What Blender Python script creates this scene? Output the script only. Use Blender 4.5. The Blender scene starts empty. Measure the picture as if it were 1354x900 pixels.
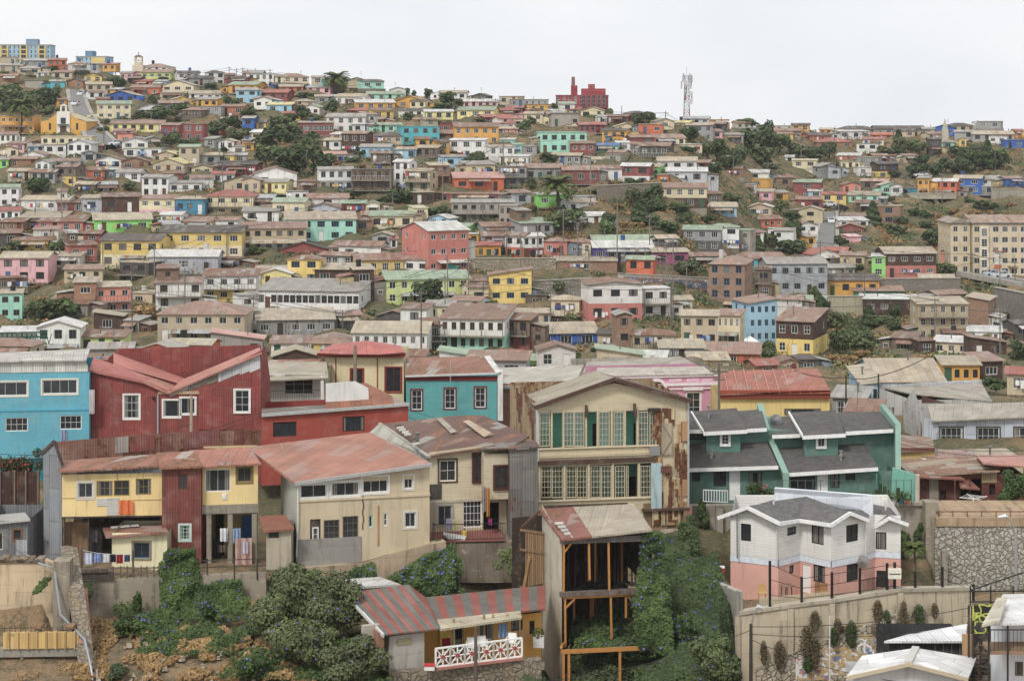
import bpy, math, random
import numpy as np
from mathutils import Vector, Matrix
R = math.radians
SC = bpy.context.scene
COL = SC.collection
rnd = random.Random(11)
F = 2527.0; CX = 677.0; HY = 150.0          # focal length, centre column and eye-level row of the photograph
# ---------------------------------------------------------------- camera
cam = bpy.data.cameras.new('camera'); co = bpy.data.objects.new('camera', cam); COL.objects.link(co)
co.location = (0, 0, 0); co.rotation_euler = (R(90), 0, 0)
cam.sensor_width = 36; cam.lens = 36 * F / 1354.0; cam.shift_y = -(450 - HY) / 1354.0
cam.clip_start = 0.5; cam.clip_end = 8000
SC.camera = co
# ---------------------------------------------------------------- world + sun (overcast)
SUN_EL, SUN_AZ = 48, 208
w = bpy.data.worlds.new('World'); SC.world = w; w.use_nodes = True
nt = w.node_tree; nt.nodes.clear()
wo = nt.nodes.new('ShaderNodeOutputWorld'); bg = nt.nodes.new('ShaderNodeBackground')
sky = nt.nodes.new('ShaderNodeTexSky'); sky.sky_type = 'NISHITA'; sky.sun_disc = False
sky.sun_elevation = R(SUN_EL); sky.sun_rotation = R(SUN_AZ); sky.dust_density = 3
tc = nt.nodes.new('ShaderNodeTexCoord'); mp = nt.nodes.new('ShaderNodeMapping'); mp.inputs['Scale'].default_value = (3, 3, 9)
nz = nt.nodes.new('ShaderNodeTexNoise'); nz.inputs['Scale'].default_value = 1.1; nz.inputs['Detail'].default_value = 5; nz.inputs['Roughness'].default_value = .5
rp = nt.nodes.new('ShaderNodeValToRGB')     # cloud deck: pale grey with faint bluer gaps
rp.color_ramp.elements[0].position = .3; rp.color_ramp.elements[0].color = (6.0, 6.3, 6.7, 1)
rp.color_ramp.elements[1].position = .62; rp.color_ramp.elements[1].color = (7.2, 7.25, 7.3, 1)
mx = nt.nodes.new('ShaderNodeMixRGB'); mx.inputs[0].default_value = .93
L = nt.links
L.new(tc.outputs['Generated'], mp.inputs[0]); L.new(mp.outputs[0], nz.inputs['Vector']); L.new(nz.outputs[0], rp.inputs[0])
L.new(sky.outputs[0], mx.inputs[1]); L.new(rp.outputs[0], mx.inputs[2]); L.new(mx.outputs[0], bg.inputs[0])
bg.inputs[1].default_value = 0.1; L.new(bg.outputs[0], wo.inputs[0])
sl = bpy.data.lights.new('sun', 'SUN'); so = bpy.data.objects.new('sun', sl); COL.objects.link(so)
sl.energy = 1.5; sl.angle = R(11); sl.color = (1, .965, .91)
so.rotation_euler = (R(90 - SUN_EL), 0, R(-28)); so.location = (0, 0, 200)
SC.view_settings.view_transform = 'Standard'; SC.view_settings.look = 'None'
SC.view_settings.exposure = 0.52; SC.view_settings.gamma = 1
try: SC.view_settings.use_curve_mapping = False
except Exception: pass
SC.cycles.max_bounces = 5; SC.cycles.diffuse_bounces = 3; SC.cycles.glossy_bounces = 2
SC.cycles.transparent_max_bounces = 6; SC.cycles.volume_bounces = 0; SC.cycles.use_denoising = True
# ---------------------------------------------------------------- node helper
def nd(t, typ, ins=(), **props):
    n = t.nodes.new(typ)
    for k, v in props.items(): setattr(n, k, v)
    items = ins.items() if isinstance(ins, dict) else enumerate(ins)
    for k, v in items:
        if v is None: continue
        if isinstance(v, bpy.types.NodeSocket): t.links.new(v, n.inputs[k])
        else:
            if isinstance(v, tuple) and len(v) == 3 and n.inputs[k].type == 'RGBA': v = v + (1,)
            n.inputs[k].default_value = v
    return n
def M_(t, op, a, b=None, c=None): return nd(t, 'ShaderNodeMath', [a, b, c], operation=op).outputs[0]
def mixc(t, f, a, b, bt='MIX'): return nd(t, 'ShaderNodeMixRGB', [f, a, b], blend_type=bt).outputs[0]
def ramp(t, f, lo, hi, a=0., b=1.):
    n = nd(t, 'ShaderNodeMapRange', [f, lo, hi, a, b]); n.interpolation_type = 'SMOOTHSTEP'; return n.outputs[0]
def noise(t, vec, scale, detail=3, rough=.55): return nd(t, 'ShaderNodeTexNoise', {'Vector': vec, 'Scale': scale, 'Detail': detail, 'Roughness': rough}).outputs[0]
def lin(c): return tuple(((v/255)/12.92 if v/255 <= .04045 else ((v/255+.055)/1.055)**2.4) for v in c)
MATS = {}
def newmat(name):
    m = bpy.data.materials.new(name); m.use_nodes = True; t = m.node_tree; t.nodes.clear()
    out = nd(t, 'ShaderNodeOutputMaterial'); b = nd(t, 'ShaderNodeBsdfPrincipled')
    t.links.new(b.outputs[0], out.inputs[0]); b.inputs['Roughness'].default_value = .85
    b.inputs['Specular IOR Level'].default_value = .25
    MATS[name] = m
    return m, t, b
def uvw(t, scale=(1, 1, 1), shift=True):
    """metric UV of the face, moved by the object's random number"""
    uv = nd(t, 'ShaderNodeUVMap').outputs[0]
    if shift:
        r = ocol(t)[2]
        o = nd(t, 'ShaderNodeCombineXYZ', [M_(t, 'MULTIPLY', r, 37.), M_(t, 'MULTIPLY', r, 91.), 0.]).outputs[0]
        uv = nd(t, 'ShaderNodeVectorMath', [uv, o], operation='ADD').outputs[0]
    return uv
def ocol(t):
    """colour, wear and random number of the object, or of the face in a merged far crowd of houses"""
    oi = nd(t, 'ShaderNodeObjectInfo'); mg = nd(t, 'ShaderNodeAttribute', attribute_name='mg').outputs['Fac']; fc = nd(t, 'ShaderNodeAttribute', attribute_name='fc').outputs['Color']; fr = nd(t, 'ShaderNodeAttribute', attribute_name='fr').outputs['Fac']
    f1 = lambda a, b: nd(t, 'ShaderNodeMapRange', [mg, 0., 1., a, b]).outputs[0]
    return mixc(t, mg, oi.outputs['Color'], fc), f1(oi.outputs['Alpha'], .4), f1(oi.outputs['Random'], fr)
def vscale(t, v, s): return nd(t, 'ShaderNodeVectorMath', [v, s], operation='MULTIPLY').outputs[0]
def bump(t, b, h, strength=.5, dist=.02):
    n = nd(t, 'ShaderNodeBump', {'Strength': strength, 'Distance': dist, 'Height': h}); t.links.new(n.outputs[0], b.inputs['Normal'])
def cell(t, uv, sx, sy):
    """white noise per sx x sy cell (every other column moved half a cell), and distance to cell joints"""
    s = nd(t, 'ShaderNodeSeparateXYZ', [uv]).outputs
    cu = M_(t, 'DIVIDE', s[0], sx); fu = M_(t, 'FLOOR', cu)
    cv = M_(t, 'ADD', M_(t, 'DIVIDE', s[1], sy), M_(t, 'MULTIPLY', fu, .37)); fv = M_(t, 'FLOOR', cv)
    wn = nd(t, 'ShaderNodeTexWhiteNoise', [nd(t, 'ShaderNodeCombineXYZ', [fu, fv, 0.]).outputs[0]])
    eu = M_(t, 'MULTIPLY', M_(t, 'ABSOLUTE', M_(t, 'SUBTRACT', M_(t, 'FRACT', cu), .5)), 2.)
    ev = M_(t, 'MULTIPLY', M_(t, 'ABSOLUTE', M_(t, 'SUBTRACT', M_(t, 'FRACT', cv), .5)), 2.)
    return wn.outputs['Value'], wn.outputs['Color'], eu, ev, s
RUST1 = lin((122, 78, 55)); RUST2 = lin((88, 58, 46)); ZINC = lin((168, 168, 162)); DIRT = lin((92, 80, 66))
def wall_mat(name, kind):
    m, t, b = newmat(name)
    c0, amt, _ = ocol(t)
    uv = uvw(t)
    big = noise(t, uv, .35, 4); fine = noise(t, uv, 5., 4)
    streak = noise(t, vscale(t, uv, (2.2, .22, 1)), 1., 4, .6)
    c = mixc(t, 1., c0, nd(t, 'ShaderNodeCombineColor', [ramp(t, big, .25, .75, .88, 1.08)]*3).outputs[0], 'MULTIPLY')
    h = fine
    c = mixc(t, M_(t, 'MULTIPLY', ramp(t, noise(t, uv, .8, 5, .65), .48, .72), .2), c, lin((196, 188, 174)))
    c = mixc(t, M_(t, 'MULTIPLY', ramp(t, noise(t, vscale(t, uv, (5., .35, 1)), 1., 3, .6), .56, .74), .2), c, DIRT)
    if kind == 'plaster':
        patch = ramp(t, noise(t, uv, .8, 5, .65), .6, .68)
        c = mixc(t, M_(t, 'MULTIPLY', patch, M_(t, 'MULTIPLY', amt, .8)), c, lin((150, 138, 120)))
        c = mixc(t, M_(t, 'MULTIPLY', ramp(t, streak, .5, .75), M_(t, 'ADD', M_(t, 'MULTIPLY', amt, .7), .12)), c, DIRT)
        bump(t, b, h, .35, .02)
    elif kind == 'board':
        s = nd(t, 'ShaderNodeSeparateXYZ', [uv]).outputs
        f = M_(t, 'FRACT', M_(t, 'DIVIDE', s[1], .19)); line = ramp(t, f, .0, .18, 1., 0.)
        row = nd(t, 'ShaderNodeTexWhiteNoise', [M_(t, 'FLOOR', M_(t, 'DIVIDE', s[1], .19))], noise_dimensions='1D')
        row = nd(t, 'ShaderNodeTexWhiteNoise', [nd(t, 'ShaderNodeCombineXYZ', [M_(t, 'FLOOR', M_(t, 'DIVIDE', s[0], 2.6)), M_(t, 'FLOOR', M_(t, 'DIVIDE', s[1], .19)), 0.]).outputs[0]])
        c = mixc(t, M_(t, 'MULTIPLY', row.outputs['Value'], .1), c, lin((120, 108, 95)))
        c = mixc(t, M_(t, 'MULTIPLY', line, .3), c, lin((60, 52, 45)))
        wear = ramp(t, noise(t, vscale(t, uv, (1, 3, 1)), 1.3, 5, .7), .52, .7)
        c = mixc(t, M_(t, 'MULTIPLY', wear, amt), c, lin((128, 112, 94)))
        c = mixc(t, M_(t, 'MULTIPLY', ramp(t, streak, .55, .78), M_(t, 'ADD', M_(t, 'MULTIPLY', amt, .5), .08)), c, DIRT)
        bump(t, b, f, .6, .03)
    elif kind in ('corr', 'rust', 'plank'):
        sx, sy = (.85, 2.1) if kind != 'plank' else (.22, 3.4)
        v, vc, eu, ev, s = cell(t, uv, sx, sy)
        c = mixc(t, M_(t, 'MULTIPLY', M_(t, 'POWER', v, 1.6), .42 if kind != 'corr' else .26), c, lin((70, 62, 56)))
        rn = noise(t, vscale(t, uv, (1, .5, 1)), 1.7, 5, .7)
        rr = M_(t, 'ADD', rn, M_(t, 'MULTIPLY', M_(t, 'SUBTRACT', v, .5), .35))
        thr = M_(t, 'SUBTRACT', .82, M_(t, 'MULTIPLY', amt, .42))
        rm = nd(t, 'ShaderNodeMapRange', [rr, thr, M_(t, 'ADD', thr, .1), 0., 1.]).outputs[0]
        c = mixc(t, rm, c, mixc(t, ramp(t, fine, .4, .6), RUST1 if kind != 'plank' else lin((118, 100, 82)), RUST2 if kind != 'plank' else lin((78, 64, 52))))
        c = mixc(t, M_(t, 'MULTIPLY', ramp(t, eu, .93, .99), .5), c, lin((50, 42, 38)))
        if kind != 'plank': c = mixc(t, M_(t, 'MULTIPLY', ramp(t, ev, .965, .99), .5), c, lin((50, 42, 38)))
        c = mixc(t, M_(t, 'MULTIPLY', ramp(t, streak, .52, .75), .22), c, DIRT)
        if kind != 'plank':
            wv = M_(t, 'SINE', M_(t, 'MULTIPLY', s[0], 6.2832 / .17))
            c = mixc(t, M_(t, 'MULTIPLY', ramp(t, wv, .3, 1.), .16), c, lin((60, 52, 48)))
            bump(t, b, wv, .7, .02)
        else: bump(t, b, ramp(t, eu, .85, 1., 1., 0.), .5, .03)
    elif kind == 'brick':
        br = nd(t, 'ShaderNodeTexBrick', {'Vector': uv, 'Color1': c0, 'Color2': mixc(t, .35, c0, lin((90, 60, 48))), 'Mortar': lin((150, 138, 125)), 'Scale': 1., 'Mortar Size': .012, 'Brick Width': .3, 'Row Height': .1})
        c = mixc(t, 1., br.outputs[0], nd(t, 'ShaderNodeCombineColor', [ramp(t, big, .25, .75, .78, 1.1)]*3).outputs[0], 'MULTIPLY')
        c = mixc(t, M_(t, 'MULTIPLY', ramp(t, noise(t, uv, .9, 5, .7), .55, .62), amt), c, lin((165, 155, 138)))
        bump(t, b, br.outputs['Fac'], -.4, .02)
    elif kind == 'concrete':
        v, vc, eu, ev, s = cell(t, uv, 2.4, 1.2)
        c = mixc(t, M_(t, 'MULTIPLY', v, .16), c, lin((95, 88, 78)))
        c = mixc(t, M_(t, 'MULTIPLY', ramp(t, ev, .96, .99), .35), c, lin((80, 74, 66)))
        c = mixc(t, M_(t, 'MULTIPLY', ramp(t, streak, .48, .72), M_(t, 'ADD', .25, M_(t, 'MULTIPLY', amt, .6))), c, lin((84, 76, 64)))
        c = mixc(t, M_(t, 'MULTIPLY', ramp(t, noise(t, uv, 1.2, 6, .7), .56, .66), M_(t, 'MULTIPLY', amt, .6)), c, lin((190, 178, 158)))
        bump(t, b, h, .5, .03)
    elif kind == 'stone':
        uvd = nd(t, 'ShaderNodeVectorMath', [uv, vscale(t, nd(t, 'ShaderNodeTexNoise', {'Vector': uv, 'Scale': 3.}).outputs['Color'], (.34, .34, 0))], operation='ADD').outputs[0]
        vo = nd(t, 'ShaderNodeTexVoronoi', {'Vector': uvd, 'Scale': 3.1}, feature='DISTANCE_TO_EDGE')
        vc = nd(t, 'ShaderNodeTexVoronoi', {'Vector': uvd, 'Scale': 3.1})
        sv = nd(t, 'ShaderNodeSeparateColor', [vc.outputs['Color']]).outputs[0]
        c = mixc(t, M_(t, 'MULTIPLY', sv, .45), c, lin((110, 102, 90)))
        c = mixc(t, ramp(t, vo.outputs['Distance'], .02, .1, .7, 0.), c, lin((118, 106, 88)))
        c = mixc(t, M_(t, 'MULTIPLY', ramp(t, noise(t, uv, .5, 5, .65), .5, .62), amt), c, lin((140, 126, 104)))
        bump(t, b, ramp(t, vo.outputs['Distance'], .0, .14), .9, .08)
    t.links.new(c, b.inputs['Base Color'])
    return m
for k in ('plaster', 'board', 'corr', 'rust', 'plank', 'brick', 'concrete', 'stone'): wall_mat(k, k)
def roof_mat():
    m, t, b = newmat('roofsheet')
    c0, amt, _ = ocol(t)
    uv = uvw(t); v, vc, eu, ev, s = cell(t, uv, .84, 2.6)
    sc = nd(t, 'ShaderNodeSeparateColor', [vc]).outputs
    big = noise(t, uv, .5, 4); fine = noise(t, uv, 4.5, 4)
    c = mixc(t, M_(t, 'MULTIPLY', v, .26), c0, lin((84, 72, 62)))
    c = mixc(t, M_(t, 'MULTIPLY', ramp(t, sc[1], .78, .84), M_(t, 'MULTIPLY', amt, .75)), c, ZINC)
    rn = noise(t, vscale(t, uv, (1.5, .45, 1)), 1.3, 5, .7)
    rr = M_(t, 'ADD', rn, M_(t, 'MULTIPLY', M_(t, 'SUBTRACT', sc[0], .5), .5))
    thr = M_(t, 'SUBTRACT', .86, M_(t, 'MULTIPLY', amt, .42))
    rm = nd(t, 'ShaderNodeMapRange', [rr, thr, M_(t, 'ADD', thr, .12), 0., 1.]).outputs[0]
    c = mixc(t, M_(t, 'MULTIPLY', rm, .85), c, mixc(t, ramp(t, fine, .4, .6), lin((152, 108, 80)), lin((106, 76, 60))))
    c = mixc(t, 1., c, nd(t, 'ShaderNodeCombineColor', [ramp(t, big, .25, .75, .82, 1.1)]*3).outputs[0], 'MULTIPLY')
    c = mixc(t, M_(t, 'MULTIPLY', ramp(t, eu, .9, .98), .35), c, lin((58, 48, 42)))
    c = mixc(t, M_(t, 'MULTIPLY', ramp(t, ev, .975, .995), .5), c, lin((45, 38, 34)))
    wv = M_(t, 'SINE', M_(t, 'MULTIPLY', s[0], 6.2832 / .21))
    c = mixc(t, M_(t, 'MULTIPLY', ramp(t, wv, .2, 1.), .14), c, lin((62, 50, 44)))
    bump(t, b, wv, .6, .02); b.inputs['Roughness'].default_value = .6
    t.links.new(c, b.inputs['Base Color'])
roof_mat()
def shingle_mat():
    m, t, b = newmat('shingle')
    c0 = ocol(t)[0]; uv = uvw(t)
    v, vc, eu, ev, s = cell(t, uv, .3, .17)
    c = mixc(t, M_(t, 'MULTIPLY', v, .5), c0, lin((58, 56, 54)))
    c = mixc(t, ramp(t, noise(t, uv, .7, 4), .4, .75, 0., .35), c, lin((120, 112, 102)))
    c = mixc(t, M_(t, 'MULTIPLY', ramp(t, ev, .85, .97), .4), c, lin((30, 30, 30)))
    bump(t, b, v, .3, .02)
    t.links.new(c, b.inputs['Base Color'])
shingle_mat()
def flat_mat(name, rough=.6, metal=0., spec=.3, var=.12):
    m, t, b = newmat(name); c0 = ocol(t)[0]
    n = noise(t, uvw(t), 3., 4)
    c = mixc(t, 1., c0, nd(t, 'ShaderNodeCombineColor', [ramp(t, n, .3, .7, 1-var, 1+var*.5)]*3).outputs[0], 'MULTIPLY')
    t.links.new(c, b.inputs['Base Color']); b.inputs['Roughness'].default_value = rough; b.inputs['Metallic'].default_value = metal
    b.inputs['Specular IOR Level'].default_value = spec
flat_mat('paint'); flat_mat('metal', .45, .3); flat_mat('cloth', .95, 0, .1, .2); flat_mat('carpaint', .25, .2, .5, .03); flat_mat('skin', .6)
def trim_mat():      # rough painted timber
    m, t, b = newmat('trim'); c0 = ocol(t)[0]
    c = mixc(t, M_(t, 'MULTIPLY', ramp(t, noise(t, vscale(t, uvw(t), (1, 4, 1)), 2., 4, .7), .5, .7), .35), c0, lin((110, 95, 80)))
    t.links.new(c, b.inputs['Base Color'])
trim_mat()
def pane_mat():      # window glass in front of a dark room or net curtains, different for each window
    m, t, b = newmat('pane'); r = ocol(t)[2]
    uv = nd(t, 'ShaderNodeUVMap').outputs[0]
    tc = nd(t, 'ShaderNodeTexCoord').outputs['Generated']; g = nd(t, 'ShaderNodeSeparateXYZ', [tc]).outputs
    fold = M_(t, 'SINE', M_(t, 'MULTIPLY', nd(t, 'ShaderNodeSeparateXYZ', [uv]).outputs[0], 45.))
    cur = mixc(t, ramp(t, fold, -1., 1.), lin((104, 102, 98)), lin((158, 154, 146)))
    ex = M_(t, 'ABSOLUTE', M_(t, 'SUBTRACT', g[0], .5))
    open_ = M_(t, 'MULTIPLY', M_(t, 'FRACT', M_(t, 'MULTIPLY', r, 17.3)), .45)
    side = M_(t, 'GREATER_THAN', ex, open_)
    has = M_(t, 'GREATER_THAN', M_(t, 'FRACT', M_(t, 'MULTIPLY', r, 7.7)), .62)
    dark = mixc(t, noise(t, uv, 1.5, 3), lin((22, 24, 27)), lin((66, 70, 74)))
    c = mixc(t, M_(t, 'MULTIPLY', M_(t, 'MULTIPLY', side, has), .72), dark, cur)
    t.links.new(c, b.inputs['Base Color']); b.inputs['Roughness'].default_value = .12; b.inputs['Specular IOR Level'].default_value = .5
pane_mat()
def glass_mat():
    m, t, b = newmat('thin_glass'); out = [n for n in t.nodes if n.type == 'OUTPUT_MATERIAL'][0]
    tr = nd(t, 'ShaderNodeBsdfTransparent', [(.95, .97, .96)]); gl = nd(t, 'ShaderNodeBsdfGlossy', [(.9, .9, .9)]); gl.inputs['Roughness'].default_value = .08
    df = nd(t, 'ShaderNodeBsdfDiffuse', [(.2, .22, .2)])
    a = nd(t, 'ShaderNodeMixShader', [ramp(t, noise(t, uvw(t), 1.2, 4), .4, .75, .0, .22), tr.outputs[0], df.outputs[0]])
    k = nd(t, 'ShaderNodeMixShader', [.12, a.outputs[0], gl.outputs[0]])
    t.links.new(k.outputs[0], out.inputs[0])
glass_mat()
def leaf_mat(name, c1, c2, c3=None):
    m, t, b = newmat(name)
    at = nd(t, 'ShaderNodeAttribute', attribute_name='tone').outputs['Fac']
    r = nd(t, 'ShaderNodeObjectInfo').outputs['Random']
    c = mixc(t, at, lin(c1), lin(c2))
    if c3: c = mixc(t, M_(t, 'MULTIPLY', r, .55), c, lin(c3))
    t.links.new(c, b.inputs['Base Color']); b.inputs['Roughness'].default_value = .65; b.inputs['Specular IOR Level'].default_value = .2
leaf_mat('leaf', (54, 70, 44), (108, 126, 78), (104, 104, 78))
leaf_mat('leaf_dark', (46, 60, 38), (88, 104, 62), (82, 92, 64))
leaf_mat('leaf_vine', (46, 62, 36), (94, 112, 64))
leaf_mat('leaf_grey', (66, 80, 52), (126, 136, 90), (112, 112, 76))
leaf_mat('leaf_brown', (74, 66, 50), (128, 114, 88))
leaf_mat('leaf_dry', (120, 94, 62), (176, 146, 102), (128, 100, 70))
leaf_mat('leaf_palm', (54, 66, 36), (110, 118, 66))
leaf_mat('petal', (92, 80, 165), (130, 118, 196))
leaf_mat('petal_red', (150, 40, 45), (205, 90, 95))
def bark_mat():
    m, t, b = newmat('bark'); n = noise(t, vscale(t, uvw(t), (3, .8, 1)), 2., 5, .7)
    t.links.new(mixc(t, n, lin((60, 48, 38)), lin((120, 102, 84))), b.inputs['Base Color']); bump(t, b, n, .7, .05)
bark_mat()
def ground_mat(name, pal, sc=1.):
    m, t, b = newmat(name); p = nd(t, 'ShaderNodeNewGeometry').outputs['Position']
    a = noise(t, p, .06*sc, 5, .6); d = noise(t, p, .5*sc, 6, .65); e = noise(t, p, 3.*sc, 5, .7)
    c = mixc(t, ramp(t, a, .42, .6), lin(pal[0]), lin(pal[1]))
    c = mixc(t, ramp(t, d, .45, .6), c, lin(pal[2]))
    c = mixc(t, ramp(t, e, .45, .7, 0., .6), c, lin(pal[3]))
    t.links.new(c, b.inputs['Base Color']); bump(t, b, M_(t, 'ADD', d, e), .9, .25); b.inputs['Roughness'].default_value = .95
ground_mat('hillsoil', [(132, 110, 84), (92, 90, 66), (80, 84, 60), (156, 134, 104)])
ground_mat('drysoil', [(150, 126, 98), (132, 114, 90), (104, 96, 74), (178, 158, 128)], 2.)
def asphalt_mat():
    m, t, b = newmat('asphalt'); p = nd(t, 'ShaderNodeNewGeometry').outputs['Position']
    c = mixc(t, noise(t, p, .5, 6, .7), lin((104, 103, 102)), lin((138, 136, 132)))
    t.links.new(c, b.inputs['Base Color'])
asphalt_mat()
# ---------------------------------------------------------------- palette
PAL = dict(W=((226, 224, 218), 'white'), C=((224, 208, 168), 'cream'), Y=((234, 200, 98), 'yellow'), y=((236, 222, 140), 'pale yellow'),
 M=((220, 160, 48), 'mustard'), O=((206, 104, 62), 'orange'), R=((150, 78, 74), 'maroon'), B=((88, 64, 54), 'dark brown'),
 N=((164, 120, 90), 'brick brown'), P=((232, 176, 182), 'pink'), L=((156, 202, 224), 'light blue'), U=((52, 104, 186), 'blue'),
 T=((72, 186, 196), 'turquoise'), t=((66, 142, 122), 'teal'), G=((138, 220, 98), 'bright green'), m=((158, 220, 196), 'mint green'),
 g=((158, 158, 156), 'grey'), d=((92, 88, 84), 'dark grey'), K=((196, 178, 146), 'beige'), w=((128, 112, 96), 'weathered timber'),
 S=((186, 190, 194), 'silver grey'), V=((86, 72, 160), 'purple'), l=((204, 218, 128), 'lime green'), F=((156, 76, 112), 'magenta'),
 c=((164, 156, 144), 'concrete'), s=((226, 142, 118), 'salmon'), D=((200, 118, 106), 'brick red'), E=((60, 148, 178), 'sea blue'))
RPAL = dict(s=((200, 154, 138), .12, 'pale red'), P=((225, 180, 185), .1, 'pink'), r=((162, 128, 110), .5, 'rusty red'), b=((142, 110, 90), .75, 'brown rusted'), g=((168, 162, 152), .3, 'grey'), K=((186, 170, 142), .25, 'tan'),
 d=((96, 88, 82), .35, 'dark grey'), G=((158, 176, 146), .2, 'pale green'), w=((216, 214, 208), .1, 'white'), W=((216, 214, 208), .1, 'white'), R=((178, 102, 86), .15, 'red'),
 S=((178, 180, 180), .25, 'zinc'), O=((196, 110, 70), .2, 'orange'), M=((190, 146, 70), .2, 'mustard'), U=((80, 120, 176), .1, 'blue'), m=((150, 205, 190), .1, 'mint'), y=((214, 200, 130), .1, 'yellow'),
 Y=((214, 200, 130), .1, 'yellow'), T=((90, 170, 180), .1, 'turquoise'), C=((206, 194, 162), .1, 'cream'))
def rgba(c, a=.2, k=1.0):
    l = lin(c); y = .3*l[0]+.6*l[1]+.1*l[2]; l = [v*.82+y*.18 for v in l]; return (min(1, l[0]*k), min(1, l[1]*k), min(1, l[2]*k), a)
# ---------------------------------------------------------------- mesh builder
class MB:
    def __init__(s): s.v = []; s.f = []; s.m = []; s.t = None; s.tone = []
    def poly(s, pts, mi=0):
        n = len(s.v); s.v += [tuple(p) for p in pts]; s.f.append(tuple(range(n, n+len(pts)))); s.m.append(mi); return s
    def box(s, a, b, mi=0):
        x0, y0, z0 = a; x1, y1, z1 = b
        if x0 > x1: x0, x1 = x1, x0
        if y0 > y1: y0, y1 = y1, y0
        if z0 > z1: z0, z1 = z1, z0
        n = len(s.v)
        s.v += [(x0,y0,z0),(x1,y0,z0),(x1,y1,z0),(x0,y1,z0),(x0,y0,z1),(x1,y0,z1),(x1,y1,z1),(x0,y1,z1)]
        for q in ((0,3,2,1),(4,5,6,7),(0,1,5,4),(1,2,6,5),(2,3,7,6),(3,0,4,7)): s.f.append(tuple(n+i for i in q)); s.m.append(mi)
        return s
    def prism(s, pts, d, mi=0):
        """polygon and its copy moved by d, with sides"""
        pts = [Vector(p) for p in pts]; d = Vector(d); n = len(pts)
        nrm = Vector((0,0,0))
        for i in range(n): nrm += pts[i].cross(pts[(i+1) % n])
        if nrm.dot(d) > 0: pts.reverse()
        q = [p + d for p in pts]
        s.poly(pts, mi); s.poly(q[::-1], mi)
        for i in range(n): j = (i+1) % n; s.poly([pts[j], pts[i], q[i], q[j]], mi)
        return s
    def beam(s, a, b, w=.1, h=None, mi=0):
        a = Vector(a); b = Vector(b); h = h or w; u = (b-a)
        if u.length < 1e-6: return s
        u.normalize(); k = Vector((0,0,1)) if abs(u.z) < .9 else Vector((0,1,0))
        r = u.cross(k).normalized()*w/2; t = r.cross(u).normalized()*h/2
        A = [a-r-t, a+r-t, a+r+t, a-r+t]
        return s.prism(A, b-a, mi)
    def tube(s, pts, r, k=6, mi=0, cap=True):
        pts = [Vector(p) for p in pts]; n = len(pts); rs = r if isinstance(r, (list, tuple)) else [r]*n
        base = len(s.v); ref = None
        for i, p in enumerate(pts):
            u = (pts[min(i+1, n-1)] - pts[max(i-1, 0)]).normalized()
            if ref is None: ref = Vector((0,0,1)) if abs(u.z) < .9 else Vector((1,0,0))
            a = u.cross(ref).normalized(); bb = u.cross(a).normalized()
            for j in range(k):
                an = 2*math.pi*j/k; s.v.append(tuple(p + (a*math.cos(an) + bb*math.sin(an))*rs[i]))
        for i in range(n-1):
            for j in range(k):
                j2 = (j+1) % k; s.f.append((base+i*k+j, base+i*k+j2, base+(i+1)*k+j2, base+(i+1)*k+j)); s.m.append(mi)
        if cap:
            s.f.append(tuple(base+j for j in range(k))[::-1]); s.m.append(mi)
            s.f.append(tuple(base+(n-1)*k+j for j in range(k))); s.m.append(mi)
        return s
    def mesh(s, name, mats):
        me = bpy.data.meshes.new(name); me.from_pydata(s.v, [], s.f)
        for m in mats: me.materials.append(MATS[m])
        if len(mats) > 1: me.polygons.foreach_set('material_index', s.m)
        V = np.array(s.v, dtype=np.float64); nl = len(me.loops)
        if nl:
            li = np.empty(nl, dtype=np.int32); me.loops.foreach_get('vertex_index', li)
            pn = np.empty(len(me.polygons)*3); me.polygons.foreach_get('normal', pn); pn = pn.reshape(-1, 3)
            lt = np.empty(len(me.polygons), dtype=np.int32); me.polygons.foreach_get('loop_total', lt)
            N = np.repeat(pn, lt, axis=0)
            T = np.stack([-N[:,1], N[:,0], np.zeros(nl)], 1); ln = np.linalg.norm(T, axis=1)
            flat = ln < .02; T[flat] = (1,0,0); ln[flat] = 1; T /= ln[:,None]
            Bn = np.cross(N, T); P = V[li]
            uv = np.stack([(P*T).sum(1), (P*Bn).sum(1)], 1).astype(np.float32)
            me.uv_layers.new(name='UVMap').data.foreach_set('uv', uv.ravel())
        if s.tone:
            at = me.attributes.new('tone', 'FLOAT', 'FACE'); at.data.foreach_set('value', np.array(s.tone, dtype=np.float32))
        me.update(); return me
    def build(s, name, mats, parent=None, color=None, label=None):
        if isinstance(mats, str): mats = [mats]
        return link(name, s.mesh(name, mats), parent, color, label)
def link(name, me, parent=None, color=None, label=None, loc=None, rz=None):
    o = bpy.data.objects.new(name, me); COL.objects.link(o)
    if parent: o.parent = parent
    if color: o.color = color
    if label: o['label'] = label
    if loc is not None: o.location = loc
    if rz is not None: o.rotation_euler = (0, 0, rz)
    return o
def tag(o, label, cat, group=None):
    o['label'] = label; o['category'] = cat
    if group: o['group'] = group
    return o
def thing(name, label, cat, loc=(0,0,0), rz=0, group=None):
    o = bpy.data.objects.new(name, None); COL.objects.link(o); o.location = loc; o.rotation_euler = (0,0,rz); o.empty_display_size = .3
    return tag(o, label, cat, group)
def setting(name, mb, mat, color=None, kind='structure'):
    o = mb.build(name, mat, None, color); o['kind'] = kind; return o
AUTO = []          # things whose label is finished at the end: (object, description, px, py)
def W(px, py, D): return Vector(((px-CX)/F*D, D, (HY-py)/F*D))
def proj(p): return CX + F*p[0]/p[1], HY - F*p[2]/p[1]
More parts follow.
